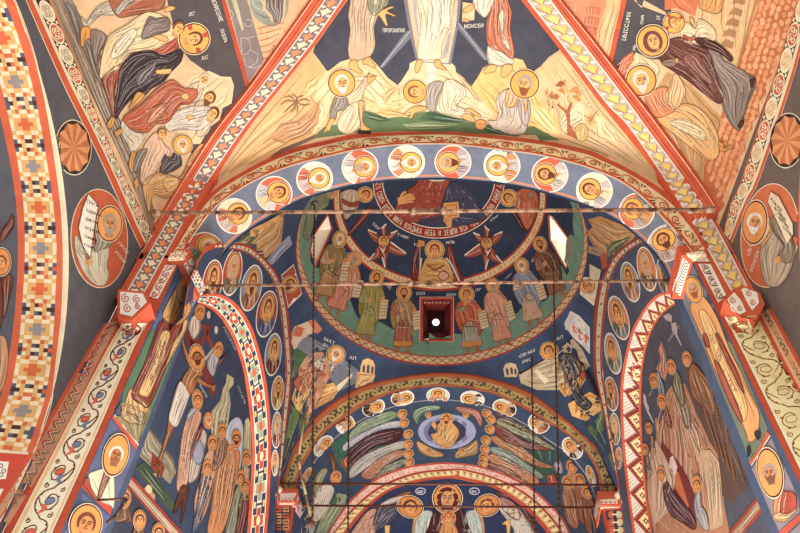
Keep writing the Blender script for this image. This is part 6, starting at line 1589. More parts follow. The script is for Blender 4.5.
# --- right web
R6 = lambda pts: Z(600, 0, pts); R8 = lambda pts: Z(620, 80, pts); R7 = lambda pts: Z(660, 70, pts); R5 = lambda pts: Z(680, 0, pts)
patch('painted_sky', 'dark sky with lettering behind the haloed woman, right vault panel', 'painted sky', [('sky', (84, 80, 86), [(622, -28), (622, 0), (612, 68), (620, 80), (640, 58), (664, 60), (672, 20), (668, -28)], 0)], 'nave', 1)
patch('painted_divider', 'red line dividing the two scenes of the right vault panel', 'painted border', [('border', (208, 84, 44), [(622, -28), (622, 0), (607, 66), (611, 70), (627, 0), (628, -28)], 0)], 'nave', 5)
patch('painted_building', 'painted orange brick building with arched windows, beside the right rib', 'painted building',
      [('brick_wall', (226, 146, 102), [(540, -28), (562, 0), (585, 30), (602, 56), (608, 64), (622, 0), (622, -28)], 0), ('pilaster', (244, 186, 128), Z(560, 0, [(320, -60), (310, 40), (250, 200), (240, 330), (310, 430), (330, 390), (400, 60), (400, -60)]), 3)] +
      [('window', (208, 118, 80), Z(560, 0, [(150+dx, 90+dy), (165+dx, 50+dy), (200+dx, 42+dy), (265+dx, 52+dy), (258+dx, 100+dy), (180+dx, 92+dy)]), 0) for dx, dy in ((10, 0), (0, 66), (-12, 132))],
      'nave', 2, [('brick_wall', (240, 196, 160), .5, Z(560, 0, [(0, 20+30*k), (70, 28+30*k), (140-6*k, 36+32*k)])) for k in range(4)]+[('brick_wall', (240, 196, 160), .5, Z(560, 0, [(30+24*k, 20), (28+24*k, 60+20*k)])) for k in range(4)]+[('window', (240, 196, 160), .5, Z(560, 0, [(170+22*k-10*j, 52+66*j), (168+22*k-10*j, 94+66*j)])) for k in range(4) for j in range(3)])
patch('painted_wall', 'painted buff arcade wall with dark arches, top of the right vault panel', 'painted building',
      [('wall', (222, 182, 126), [(690, -28), (697, 0), (698, 24), (716, 46), (738, 66), (760, 0), (768, -28)], 4)]+[('arch', (176, 128, 84), R5([(360+dx, 0+dy), (390+dx, -20+dy), (440+dx, 0+dy), (430+dx, 40+dy), (380+dx, 24+dy), (345+dx, 30+dy)]), 0) for dx, dy in ((0, -4), (-20, 70), (-42, 140), (-62, 212), (-78, 285))]+[('cornice', (190, 126, 84), R5([(530, -20), (385, 470), (372, 470), (505, 0)]), 0)], 'nave', 1)
F = Fig('painted_paving', 'orange cobbled wall of rounded stones along the right vault panel', 'painted building', (755, 60), 'nave', 1)
P = F.part('mortar'); P.poly([(770, -28), (759, 0), (737, 70), (716, 130), (700, 160), (706, 200), (722, 232), (743, 178), (774, 80), (789, 33), (803, -8), (808, -28)], (196, 112, 66), 0)
St = F.part('stone')
random.seed(11)
B = Band([(766, -20), (759, 2), (739, 68), (718, 132), (706, 170)], [(804, -18), (790, 28), (773, 82), (745, 170), (728, 216)], 'nave')
for i in range(34):
    for j in range(6):
        x, y = B.at((i+.5+.4*(j % 2)+random.uniform(-.15, .15))/34.5, (j+.5+random.uniform(-.12, .12))/6.0)
        w_ = random.uniform(2.0, 3.0); h_ = random.uniform(3.0, 4.6); c = random.choice(((232, 160, 106), (224, 148, 96), (236, 172, 120)))
        a = random.uniform(-.2, .8); St.poly([(x+w_*math.cos(t)*math.cos(a)-h_*math.sin(t)*math.sin(a), y+w_*math.cos(t)*math.sin(a)+h_*math.sin(t)*math.cos(a)) for t in (k*1.047 for k in range(6))], c, 1, step=9)
F.parts[1][0].stuff = True
F.done()
patch('painted_wall', 'olive-buff brick wall behind the bending old man, right vault panel', 'painted building', [('wall', (200, 154, 96), [(640, 118), (650, 96), (668, 72), (690, 84), (712, 108), (724, 120), (718, 136), (704, 166), (704, 186), (690, 180), (664, 150)], 7)], 'nave', 2)
patch('painted_building', 'small tiled roof and cream gable left of the old man, right vault panel', 'painted building',
      [('gable', (238, 204, 156), R6([(240, 350), (380, 410), (440, 470), (380, 600), (300, 700), (200, 600), (160, 540), (190, 440)]), 4), ('roof', (206, 104, 68), R6([(105, 510), (150, 390), (222, 340), (230, 400), (190, 450), (160, 533), (120, 540)]), 0)],
      'nave', 2, [('roof', (240, 186, 150), .6, R6([(150+24*k, 400-18*k), (112+24*k, 520-24*k)])) for k in range(3)]+[('roof', (240, 186, 150), .6, R6([(120, 470+40*k), (215, 400+40*k)])) for k in range(-1, 2)])
free('painted_figure', 'haloed woman in a wine cloak over grey, carrying a child, right vault panel', 'painted figure',
     [('skirt', (142, 126, 116), R6([(720, 330), (780, 320), (830, 400), (900, 440), (1040, 530), (1010, 650), (960, 780), (930, 870), (850, 780), (800, 640), (740, 480)]), 9), ('cloak', (112, 62, 52), R6([(400, 370), (430, 300), (480, 260), (560, 250), (640, 300), (720, 330), (760, 420), (790, 520), (830, 640), (800, 690), (720, 640), (620, 560), (540, 500), (440, 440), (410, 410)]), 12), ('cloak_fold', (146, 92, 78), R6([(560, 380), (640, 350), (700, 420), (760, 560), (700, 540), (600, 470)]), 4), ('sleeve', (92, 50, 46), R5([(105, 262), (150, 250), (260, 290), (355, 380), (340, 408), (270, 350), (160, 310)]), 3), ('arm', (150, 122, 112), R6([(420, 410), (480, 390), (510, 400), (500, 440), (440, 436)]), 1), ('hand', SK, R6([(500, 390), (525, 385), (530, 410), (510, 425)]), 0), ('shoe', (84, 50, 46), R7([(612, 60), (640, 50), (632, 110), (615, 115)]), 0), ('shoe', (84, 50, 46), R7([(540, 350), (565, 332), (572, 352), (550, 385), (535, 380)]), 0)], (690, 65), 'nave', 6,
     [(653.5, 40.5, 7.4, (-.35, -.93), dict(hair=(116, 66, 60), veil=(122, 70, 62), hr=2.1, skin=SK, look=1, layer=6))])
free('painted_figure', 'haloed small child in cream wrappings held in the woman\'s arms, right vault panel', 'painted figure',
     [('robe', (246, 208, 160), R6([(545, 200), (590, 150), (640, 190), (660, 130), (720, 150), (770, 200), (770, 270), (690, 260), (640, 295), (560, 270)]), 6), ('sash', (190, 80, 50), R6([(560, 230), (600, 250), (640, 240), (620, 270), (570, 262)]), 0), ('hand', SK, R6([(600, 110), (625, 120), (640, 160), (615, 160)]), 0)], (698, 30), 'nave', 7,
     [(675, 22.5, 5.2, (-.6, -.8), dict(hair=(150, 92, 60), hr=2.05, skin=SK, cross=True, look=1))])
free('painted_figure', 'white-bearded old man in ochre bending forward with covered hands, right vault panel', 'painted figure',
     [('skirt', (236, 178, 108), R8([(250, 250), (330, 200), (420, 160), (520, 180), (610, 270), (660, 380), (660, 500), (600, 533), (500, 470), (380, 370), (300, 310)]), 12), ('skirt_fold', (246, 210, 156), R8([(340, 280), (440, 260), (560, 330), (570, 400), (470, 370), (380, 320)]), 4), ('tunic', (226, 138, 88), R8([(170, 110), (240, 60), (320, 50), (330, 130), (370, 200), (260, 250), (200, 190)]), 7), ('sleeve', (240, 186, 124), R8([(310, 100), (340, 40), (370, -40), (400, -20), (440, 60), (420, 140), (370, 195), (320, 150)]), 5), ('hand', SK, R8([(175, 70), (200, 40), (232, 60), (220, 85)]), 0), ('foot', (226, 160, 84), R7([(400, 480), (430, 490), (440, 520), (490, 500), (495, 512), (450, 540), (410, 533)]), 1)], (685, 120), 'nave', 6,
     [(642, 80, 7.6, (-.2, -1), dict(hair=WHITEH, beard=WHITEH, hr=2.0, skin=SK, look=1))])
free('painted_figure', 'ochre-robed figure cut by the top edge, right vault panel', 'painted figure', [('robe', (224, 160, 86), R5([(130, 30), (150, -60), (260, -120), (300, -60), (280, 60), (240, 90), (150, 60)]), 5)], (712, 2), 'nave', 6)
patch('painted_canopy', 'orange canopy with white mark, top of the right vault panel', 'painted building', [('cloth', (216, 120, 72), [(664, -28), (665, 10), (676, 8), (695, 16), (699, 0), (696, -28)], 2), ('lamp', (222, 186, 140), [(632, -10), (638, 4), (642, 8), (644, 0), (666, 12), (666, 15), (642, 6), (636, 2), (630, -6)], 0)], 'nave', 3)
P = Paint('nave', 6)
lettering(P, 'ПРІССТЫИ', (622, 40), (1.0, -5.2), (5.6, 1.0), WHITE, 2, .01); lettering(P, 'СИМ', (640.5, 24), (.6, -4), (4, .6), WHITE, 2, .01); lettering(P, 'ІС', (657, 19), (3.6, .4), (-.4, -5), WHITE, 2, .01); lettering(P, 'МР', (633, 50), (.6, -4), (4, .6), WHITE, 2, .01)
_o = P.build('painted_inscription'); _o['kind'] = 'structure'
# ------------------------------------------------------------------ saints on the piers
P5_ = lambda pts: tr(100, 320, 5.333, pts)
P1_ = lambda pts: tr(100, 220, 5.333, pts)
W8 = lambda pts: Z(80, 400, pts); W6 = lambda pts: Z(60, 453, pts)
patch('painted_backdrop', 'blue and green background panel behind the standing saint, left pier', 'painted backdrop',
      [('sky', (88, 106, 148), [(181, 266), (186, 263), (199, 292), (193, 308), (184, 330), (151, 330), (168, 295)], 0), ('ground', (86, 122, 92), [(151, 330), (184, 330), (172, 360), (158, 394), (141, 438), (112, 414)], 0), ('soil', (150, 138, 100), [(112, 414), (122, 402), (150, 410), (138, 442), (134, 440)], 3)], 'pli', 1)
free('painted_saint', 'standing bishop saint in wine and gold on the left pier', 'painted figure',
     [('skirt', (230, 176, 106), P5_([(160, 370), (130, 450), (108, 475), (120, 533), (230, 560), (250, 500), (258, 455), (230, 430)]), 9), ('robe', (140, 58, 46), P5_([(300, 50), (322, 10), (400, -40), (440, 0), (410, 90), (380, 200), (345, 260), (262, 455), (215, 450), (165, 405), (200, 310), (240, 220)]), 8), ('stole', (230, 188, 116), P5_([(325, 70), (368, 75), (330, 220), (262, 390), (236, 408), (204, 385), (240, 300), (290, 180)]), 2), ('mantle', (226, 164, 86), P1_([(380, 400), (400, 370), (430, 385), (470, 440), (480, 480), (440, 540), (400, 560), (350, 540), (330, 500)]), 5), ('sleeve', (232, 176, 100), P5_([(385, 120), (430, 60), (440, 10), (462, 0), (440, 80), (345, 250), (360, 200)]), 3), ('shoe', (88, 86, 110), P5_([(75, 470), (95, 455), (108, 470), (100, 510), (80, 505)]), 0)],
     (148, 370), 'pli', 3, [(184.5, 290, 5.0, (.34, -1), dict(hair=GREYH, beard=GREYH, halo=(232, 162, 72), hr=1.7, hv=1.75, layer=7))])
P = Paint('pli', 4)
for i in range(26):
    x = 325+random.uniform(-60, 30); t = random.random(); a = P5_([(345-105*t+random.uniform(-10, 10), 90+300*t)])[0]
    P.ell(a[0], a[1], .6, .7, random.choice(((80, 100, 120), (196, 60, 44), (120, 60, 40))), 9, n=6)
lettering(P, 'СВ', (180, 274), (3, .8), (.8, -4), WHITE, 2); lettering(P, 'ИЛА', (189, 306), (2.4, -3.4), (2.6, 2.2), WHITE, 2)
_o = P.build('painted_inscription'); _o['kind'] = 'structure'
patch('painted_border', 'red border between the two panels of the left pier', 'painted border', [('border', (206, 78, 52), [(111.5, 417.5), (114.5, 414.5), (138.5, 444), (136, 450.5)], 0), ('line', (238, 214, 190), [(113.5, 415.5), (114.5, 414.5), (138.5, 444), (138, 446)], 0)], 'pli', 2)
patch('painted_backdrop', 'blue background panel behind the white-capped monk, left pier', 'painted backdrop', [('sky', (96, 104, 142), [(111, 419), (136, 451), (112, 510), (82, 485)], 0)], 'pli', 1)
free('painted_saint', 'monk saint with a white jewelled cap and brown beard on the left pier', 'painted figure',
     [('robe', (236, 218, 186), W6([(185, 150), (220, 125), (290, 105), (340, 130), (358, 200), (355, 360), (330, 350), (245, 310), (200, 230)]), 2), ('robe_edge', (180, 70, 52), W6([(150, 205), (185, 165), (200, 230), (240, 300), (230, 310)]), 0), ('stole', (172, 100, 74), W6([(330, 20), (370, 60), (300, 220), (262, 300), (245, 290), (290, 130)]), 5)],
     (108, 475), 'pli', 3, [(114.5, 455, 6.8, (.26, -1), dict(hair=(238, 224, 204), beard=(160, 94, 62), halo=(234, 158, 70), hr=1.8, hv=1.7, layer=5, skin=(190, 120, 66)))])
patch('painted_border', 'lower red border on the left pier, under the monk', 'painted border', [('border', (196, 66, 48), [(81, 487), (83, 484), (112, 508), (110, 515)], 0)], 'pli', 2)
patch('painted_backdrop', 'blue background panel behind the lowest saint of the left pier', 'painted backdrop', [('sky', (92, 100, 140), [(79, 490), (110, 517), (98, 548), (50, 548)], 0)], 'pli', 1)
free('painted_saint', 'brown-haired saint cut by the bottom edge on the left pier', 'painted figure', [('robe', (170, 120, 84), [(66, 560), (74, 540), (100, 540), (104, 560)], 2)], (85, 530), 'pli', 3, [(84.5, 524, 9, (.25, -1), dict(hair=(126, 62, 46), halo=(232, 150, 64), hr=1.75, hv=1.25, layer=4, skin=(206, 136, 74)))])
R3_ = lambda pts: Z(640, 310, pts); R4_ = lambda pts: Z(640, 390, pts)
patch('painted_backdrop', 'grey and green background panel behind the standing saint, right pier', 'painted backdrop',
      [('sky', (122, 124, 142), [(693, 266), (704, 288), (713, 300), (730, 338), (705, 350), (684, 304), (682, 298)], 0), ('ground', (112, 124, 102), [(730, 338), (768, 428), (764, 440), (750, 462), (742, 440), (705, 350)], 0)], 'pri', 1)
free('painted_saint', 'standing saint in a gold jewelled robe on the right pier', 'painted figure',
     [('robe', (230, 158, 88), R3_([(340, 0), (360, -60), (420, -90), (480, -20), (540, 100), (600, 260), (680, 420), (740, 560), (790, 660), (800, 740), (780, 850), (730, 880), (700, 800), (620, 640), (540, 480), (460, 300), (400, 140)]), 6), ('stole', (240, 184, 112), R3_([(400, 30), (450, 20), (540, 200), (640, 430), (720, 640), (690, 740), (600, 560), (500, 320)]), 2), ('robe_edge', (160, 66, 50), R3_([(425, 170), (445, 160), (470, 230), (460, 250), (440, 230)]), 0), ('robe_edge', (164, 74, 58), R3_([(515, 170), (540, 190), (640, 390), (700, 540), (680, 530), (610, 390)]), 0), ('robe_edge', (170, 84, 66), R3_([(505, 350), (540, 380), (640, 600), (690, 740), (660, 720), (580, 560)]), 0), ('shoe', (58, 54, 62), R4_([(775, 280), (800, 275), (812, 300), (800, 330), (780, 310)]), 0), ('shoe', (58, 54, 62), R4_([(722, 380), (742, 375), (745, 430), (730, 450)]), 0)],
     (720, 360), 'pri', 3, [(695, 290, 5, (-.3, -1), dict(hair=GREYH, beard=(150, 96, 60), halo=(236, 158, 78), hr=1.6, hv=1.7, layer=7))])
P = Paint('pri', 4)
for i in range(20):
    t = random.random(); a = R3_([(440+250*t+random.uniform(-12, 12), 60+600*t)])[0]; P.ell(a[0], a[1], .8, 1.1, random.choice(((128, 140, 110), (206, 70, 44), (150, 140, 140))), 9, n=6)
_o = P.build('painted_jewels'); _o['kind'] = 'structure'
patch('painted_border', 'red border between the two panels of the right pier', 'painted border', [('border', (206, 84, 56), [(767.5, 431), (771, 436), (752, 466), (749, 462)], 0), ('line', (240, 216, 190), [(770.3, 435), (771, 436), (752, 466), (751.6, 465)], 0)], 'pri', 2)
patch('painted_backdrop', 'mauve background panel behind the bearded saint of the right pier', 'painted backdrop', [('sky', (142, 128, 136), [(771.5, 438), (798, 497), (800, 512), (779, 531), (752, 469)], 0)], 'pri', 1)
free('painted_saint', 'bearded saint holding a red book on the right pier', 'painted figure',
     [('robe', (214, 142, 98), tr(650, 433, 5.333, [(665, 370), (690, 330), (720, 310), (750, 340), (740, 420), (700, 470), (664, 440)]), 3), ('book', (188, 74, 58), tr(650, 433, 5.333, [(715, 320), (770, 320), (786, 360), (780, 410), (730, 430), (700, 420)]), 0), ('hem', (232, 180, 124), tr(650, 433, 5.333, [(668, 440), (700, 425), (740, 432), (785, 400), (780, 420), (730, 468), (670, 466)]), 2)],
     (782, 508), 'pri', 3, [(771.5, 473, 7, (-.2, -1), dict(hair=GREYH, beard=(130, 84, 60), halo=(234, 158, 76), hr=1.75, hv=2.0, layer=5, skin=(206, 140, 88)))])
patch('painted_border', 'lower red border of the right pier, under the bearded saint', 'painted border', [('border', (196, 78, 56), [(802, 512), (804, 518), (782, 538), (779, 532)], 0)], 'pri', 2)
patch('painted_backdrop', 'mauve panel at the foot of the right pier in the bottom corner', 'painted backdrop', [('sky', (140, 126, 134), [(804, 520), (820, 545), (790, 560), (782, 540)], 0)], 'pri', 1)
# ------------------------------------------------------------------ left tympanum
T3 = lambda pts: Z(130, 360, pts)
T4 = lambda pts: tr(130, 440, 5.733, pts)
T2 = lambda pts: Z(185, 300, pts); T1 = lambda pts: Z(185, 380, pts)
patch('painted_wall', 'grey battlemented wall and green ground under the cross, left side arch', 'painted building',
      [('wall', (150, 138, 112), W8([(455, 180), (620, 400), (640, 480), (600, 560), (380, 360), (400, 290)]), 5), ('battlement', (96, 84, 76), W8([(455, 172), (628, 396), (620, 410), (450, 190)]), 0), ('ground', (66, 84, 60), [(134, 468), (144, 462), (158, 480), (176, 505), (170, 512), (150, 490)], 3)], 'bl', 1)
patch('painted_hill', 'pale jagged crag rising behind the mourners, left side arch', 'painted rock',
      [('crag', (196, 184, 140), T3([(645, 92), (690, 120), (690, 160), (660, 200), (670, 300), (650, 440), (640, 533), (660, 700), (500, 700), (540, 500), (545, 340), (600, 270), (620, 190), (640, 150)]), 7), ('crag', (210, 196, 150), T1([(400, 270), (420, 248), (435, 290), (436, 420), (440, 560), (380, 600), (390, 400)]), 3)], 'bl', 1)
F = Fig('painted_cross', 'dark red wooden cross painted in the left side arch', 'painted cross', (185, 345), 'bl', 2)
P = F.part('crossbar'); P.poly([(184, 327), (192, 320), (216, 390), (213, 396), (210, 394)], (126, 48, 38), 0); P.poly(T2([(0, 210), (30, 220), (60, 290), (30, 320), (0, 260)]), (126, 48, 38), 0)
P = F.part('upright'); P.poly(T2([(150, 155), (175, 180), (110, 320), (90, 300)]), (126, 50, 38), 1); P.poly(T2([(100, 160), (130, 165), (190, 300), (175, 330)]), (132, 54, 40), 1)
P = F.part('footrest'); P.poly(W8([(480, 350), (520, 390), (565, 450), (540, 520), (470, 450)]), (140, 52, 38), 1)
P = F.part('skull_mound'); P.poly(T4([(100, 260), (130, 190), (150, 190), (150, 260), (140, 350), (115, 330), (70, 285)]), (190, 150, 110), 0); P.ell(148.5, 489, 3.4, 4.4, (214, 190, 150), 2)
F.done()
free('painted_figure', 'haloed bare-chested figure in a white loincloth on the cross, left side arch', 'painted figure',
     [('legs', (168, 104, 56), W8([(590, 110), (632, 150), (600, 240), (560, 340), (545, 400), (535, 500), (520, 520), (520, 430), (490, 440), (480, 425), (520, 385), (550, 300), (580, 190)]), 2), ('torso', (178, 112, 62), P5_([(480, 190), (520, 200), (545, 290), (520, 310), (500, 370), (470, 400), (430, 350), (450, 290), (470, 260)]), 3), ('arm', (178, 112, 62), P5_([(520, 300), (540, 320), (590, 350), (612, 345), (608, 375), (598, 385), (590, 365), (545, 350), (505, 325)]), 0), ('arm', (178, 112, 62), P5_([(438, 90), (446, 130), (470, 190), (490, 230), (475, 250), (450, 190), (432, 110)]), 0), ('loincloth', (222, 206, 190), P5_([(420, 330), (470, 395), (470, 410), (420, 540), (395, 570), (365, 540), (370, 480)]), 6)],
     (185, 365), 'bl', 3, [(196, 357.5, 4.6, (-.1, -1), dict(hair=(92, 48, 32), beard=(92, 48, 32), halo=(214, 142, 60), hr=1.6, hv=1.75, layer=6, cross=True, skin=(178, 112, 62)))])
free('painted_angel', 'small grieving angel in white flying right of the cross, left side arch', 'painted angel',
     [('wing', (206, 196, 190), T2([(125, 390), (170, 330), (185, 320), (180, 360), (150, 400)]), 2), ('wing', (110, 50, 46), T2([(215, 420), (240, 390), (285, 340), (270, 370), (230, 440)]), 2), ('robe', (176, 170, 180), T2([(160, 370), (190, 350), (225, 400), (210, 440), (180, 510), (140, 430)]), 4)], (211, 362), 'bl', 3, [(217.5, 349.5, 2.8, (.2, -1), dict(hair=(110, 60, 38), halo=(222, 142, 60), hr=1.6, hv=1.7, layer=5))])
free('painted_angel', 'small haloed angel in white above the cross, left side arch', 'painted angel',
     [('robe', (206, 186, 166), T2([(40, 120), (70, 105), (100, 160), (90, 220), (50, 260), (20, 180)]), 4)], (194, 326), 'bl', 4, [(199, 312, 3.0, (.1, -1), dict(hair=(110, 60, 38), halo=(214, 130, 56), hr=1.6, hv=1.7, layer=5))])
ML_ = 'mourners beside the cross'
free('painted_figure', 'haloed mourner in a peach robe right beside the cross, left side arch', 'painted figure',
     [('robe', (206, 150, 116), T3([(390, 350), (420, 320), (470, 350), (470, 400), (430, 520), (400, 700), (370, 850), (310, 860), (330, 600), (350, 480)]), 8), ('shawl', (176, 172, 184), T3([(375, 370), (410, 320), (440, 330), (400, 390), (385, 410)]), 2)], (187, 440), 'bl', 2, [(196.7, 399.5, 3.4, (-.05, -1), dict(hair=(92, 50, 36), halo=(222, 130, 54), hr=1.5, hv=1.9, layer=5))])
free('painted_figure', 'haloed soldier with a round grey shield and red cloak, left side arch', 'painted figure',
     [('legs', (92, 48, 38), T4([(290, 270), (335, 270), (330, 310), (295, 465), (286, 460), (300, 350), (270, 400), (246, 415)]), 0), ('tunic', (196, 178, 160), T1([(85, 330), (130, 340), (140, 400), (120, 480), (80, 640), (20, 680), (30, 540), (40, 430)]), 6), ('cloak', (164, 56, 42), T1([(50, 420), (110, 300), (100, 370), (60, 450), (30, 540)]), 2), ('shield', (150, 154, 172), [(197, 440), (202, 445), (203, 456), (199, 464), (194, 462), (192, 452), (194, 444)], 0)], (203, 450), 'bl', 3, [(207.5, 420.5, 3.2, (0, -1), dict(hair=(200, 170, 140), beard=(206, 180, 150), halo=(222, 130, 54), hr=1.45, hv=1.75, layer=6))])
free('painted_figure', 'haloed figure in a tall orange robe against a white oval, left side arch', 'painted figure',
     [('aureole', (190, 196, 212), T1([(230, 533), (250, 400), (300, 280), (350, 250), (380, 290), (386, 380), (360, 640), (310, 700)]), 2), ('robe', (206, 132, 74), T1([(250, 460), (290, 430), (340, 450), (365, 520), (330, 700), (300, 860), (240, 1020), (150, 1020), (170, 860), (200, 640)]), 10)], (222, 470), 'bl', 2, [(235.5, 439, 3.6, (.05, -1), dict(hair=(92, 50, 34), beard=(92, 50, 34), halo=(222, 134, 54), hr=1.35, hv=1.9, layer=6, cross=True))])
for lab, q, rc, pts in (('haloed man with raised hand behind the soldier, left side arch', (221.2, 431), (150, 106, 70), [(216, 442), (222, 438), (227, 444), (222, 462), (212, 470)]),
                        ('haloed woman in blue-grey and pink kneeling at the centre of the crowd, left side arch', (211.5, 443), (206, 150, 120), [(204, 458), (210, 450), (216, 458), (214, 480), (206, 510), (196, 525), (194, 500), (200, 478)]),
                        ('haloed kneeler with a blue sleeve low in the crowd, left side arch', (206.5, 467.5), (110, 116, 140), [(200, 478), (206, 474), (212, 482), (206, 500), (200, 520), (192, 533), (196, 505)]),
                        ('haloed man at the right end of the crowd, topmost of three, left side arch', (245.5, 457.5), (196, 160, 120), [(243, 466), (249, 468), (248, 500), (240, 500)]),
                        ('haloed man in wine red at the right end of the crowd, left side arch', (244.5, 486), (120, 50, 44), [(240, 496), (246, 494), (248, 510), (240, 540), (234, 545)]),
                        ('haloed man in a grey green robe right of the orange robed figure, left side arch', (240, 478), (140, 140, 116), [(236, 488), (242, 488), (240, 510), (230, 545), (222, 545), (230, 510)])):
    free('painted_figure', lab, 'painted figure', [('robe', rc, pts, 4)], q, 'bl', 5, [(q[0], q[1], 3.1, (.03, -1), dict(hair=(100, 56, 36), halo=(220, 132, 54), hr=1.4, hv=1.85, layer=4))])
patch('painted_border', 'speckled border band below the cross scene, left side arch', 'painted border',
      [('edge', (150, 56, 42), T4([(-40, 170), (0, 195), (300, 533), (270, 560), (210, 533), (0, 290), (-40, 250)]), 0), ('band', (188, 160, 132), T4([(-40, 195), (0, 225), (285, 545), (240, 550), (0, 270), (-40, 232)]), 2)], 'bl', 6)
patch('painted_backdrop', 'dark blue lower register with small lettering, left side arch', 'painted backdrop', [('ground', (58, 62, 78), [(110, 480), (130, 484), (180, 548), (100, 548)], 0)], 'bl', 3)
for lab, q in (('haloed saint in a dark hood on the lower left register, left side arch', (138, 520)), ('haloed saint half hidden behind the pier, lower left register', (123, 498)), ('lowest haloed saint at the bottom edge of the left side arch', (157, 533))):
    free('painted_saint', lab, 'painted figure', [('robe', (120, 84, 60), [(q[0]-5, q[1]+8), (q[0]+4, q[1]+8), (q[0]+8, q[1]+24), (q[0]-10, q[1]+24)], 2)], q, 'bl', 8, [(q[0], q[1], 4.2, (.05, -1), dict(hair=(62, 62, 66), halo=(222, 128, 50), hr=1.45, hv=1.6, layer=4))])
P = Paint('bl', 6)
lettering(P, 'РАСПЯТИЕ', (222, 327), (2.3, 4.4), (2.4, -1.4), (206, 206, 214), 2); lettering(P, 'ЛОГИНЪ', (236, 386), (1.8, 4.2), (2.6, -1.2), (206, 206, 214), 2); lettering(P, 'МАРІЯ', (198, 385), (2.2, 4.0), (2.4, -1.6), (206, 206, 214), 2)
P.ell(208, 315, 1.8, 4, (206, 196, 186), 1); P.ell(215.5, 330, 1.7, 4, (206, 196, 196), 1)
_o = P.build('painted_inscription'); _o['kind'] = 'structure'
# ------------------------------------------------------------------ right tympanum
patch('painted_mountain', 'large pinkish rocky mountain filling the right side arch', 'painted mountain',
      [('rock', (176, 120, 88), R4_([(100, 190), (110, 180), (130, 230), (160, 150), (130, 90), (150, 60), (190, 0), (230, -60), (300, -40), (340, 60), (380, 170), (440, 260), (460, 340), (520, 430), (540, 560), (560, 760), (600, 960), (100, 980), (60, 800), (40, 560), (90, 420), (110, 300)]), 14), ('rock_highlight', (196, 146, 112), R4_([(200, 20), (260, 0), (330, 120), (400, 300), (420, 440), (380, 500), (330, 330), (250, 160)]), 4), ('rock_shadow', (140, 118, 92), R4_([(260, 100), (320, 60), (350, 160), (340, 300), (290, 220)]), 3), ('rock_highlight', (190, 156, 120), R4_([(400, 400), (470, 400), (530, 480), (545, 620), (560, 900), (470, 940), (440, 640)]), 6), ('rock_peak', (196, 134, 104), R3_([(148, 205), (165, 260), (175, 310), (185, 420), (170, 470), (130, 430), (110, 390), (140, 330), (125, 270)]), 3), ('rock_highlight', (200, 160, 130), R4_([(60, 430), (110, 330), (160, 420), (240, 600), (200, 800), (100, 900), (60, 720)]), 5)], 'br', 1)
F = Fig('painted_cave', 'dark red cave mouth in the mountain, right side arch', 'painted cave', (670, 465), 'br', 4); F.part('cave').poly(tr(650, 433, 5.333, [(65, 40), (100, 90), (150, 150), (200, 230), (240, 330), (250, 480), (230, 470), (150, 360), (90, 270), (60, 200), (50, 120)]), (118, 46, 42), 0)
F.part('crib').poly(tr(650, 433, 5.333, [(130, 200), (155, 210), (210, 390), (205, 400), (135, 290)]), (190, 100, 58), 1); F.part('swaddling').poly(tr(650, 433, 5.333, [(110, 130), (125, 120), (150, 180), (140, 220), (120, 260), (110, 240), (125, 200), (105, 180)]), (206, 184, 176), 2); F.done()
free('painted_figure', 'haloed figure in wine purple reclining by the cave, right side arch', 'painted figure',
     [('robe', (96, 56, 62), tr(650, 433, 5.333, [(75, 290), (95, 260), (120, 300), (160, 350), (220, 420), (250, 490), (235, 515), (180, 480), (120, 440), (85, 370)]), 6)], (675, 500), 'br', 7, [(662, 473.5, 3, (-.1, -1), dict(hair=(110, 60, 60), halo=(216, 128, 60), hr=1.3, hv=2.0, layer=4))])
free('painted_figure', 'haloed kneeling figure in pale blue right of the cave, right side arch', 'painted figure',
     [('robe', (168, 160, 164), tr(650, 433, 5.333, [(245, 340), (270, 320), (280, 390), (300, 420), (320, 500), (300, 520), (260, 470), (240, 400)]), 5)], (702, 505), 'br', 7, [(698.3, 484, 3.3, (-.1, -1), dict(hair=(110, 60, 40), halo=(222, 134, 56), hr=1.35, hv=1.9, layer=4))])
for lab, c_, rc, pts in (('haloed angel in grey green bending over the peak, right side arch', R3_([(215, 380)])[0], (130, 116, 88), R3_([(230, 430), (250, 410), (280, 470), (300, 600), (280, 640), (240, 560), (220, 500)])),
                         ('haloed angel in brown gold nearest the pier, right side arch', R3_([(318, 325)])[0], (150, 96, 56), R3_([(330, 420), (360, 360), (420, 420), (480, 520), (500, 700), (420, 640), (350, 560)])),
                         ('haloed angel in blue grey at the left of the group, right side arch', R3_([(98, 470)])[0], (120, 128, 140), R3_([(105, 430), (130, 420), (170, 530), (160, 600), (120, 560)])),
                         ('haloed angel below the blue grey one, right side arch', R4_([(150, 75)])[0], (150, 66, 44), R4_([(160, 130), (180, 120), (215, 230), (205, 250), (170, 200)])),
                         ('haloed traveller low on the left edge, right side arch', R4_([(65, 255)])[0], (160, 110, 80), R4_([(70, 310), (90, 300), (110, 420), (80, 460)])),
                         ('lowest haloed traveller on the left edge, right side arch', R4_([(38, 395)])[0], (150, 110, 90), R4_([(40, 440), (60, 440), (90, 560), (50, 600)]))):
    free('painted_angel' if 'angel' in lab else 'painted_figure', lab, 'painted angel' if 'angel' in lab else 'painted figure', [('robe', rc, pts, 4)], c_, 'br', 5, [(c_[0], c_[1], 2.9 if 'trav' not in lab else 2.2, (-.1, -1), dict(hair=(110, 62, 38), halo=(222, 130, 54), hr=1.45, hv=1.8, layer=4))])
patch('painted_star', 'pale star and falling ray on the blue sky, right side arch', 'painted star', [('star', (176, 164, 170), R3_([(155, 40), (190, 20), (215, 40), (212, 90), (240, 80), (250, 140), (248, 160), (282, 240), (275, 240), (235, 165), (215, 140), (208, 80), (175, 68)]), 0)], 'br', 2)
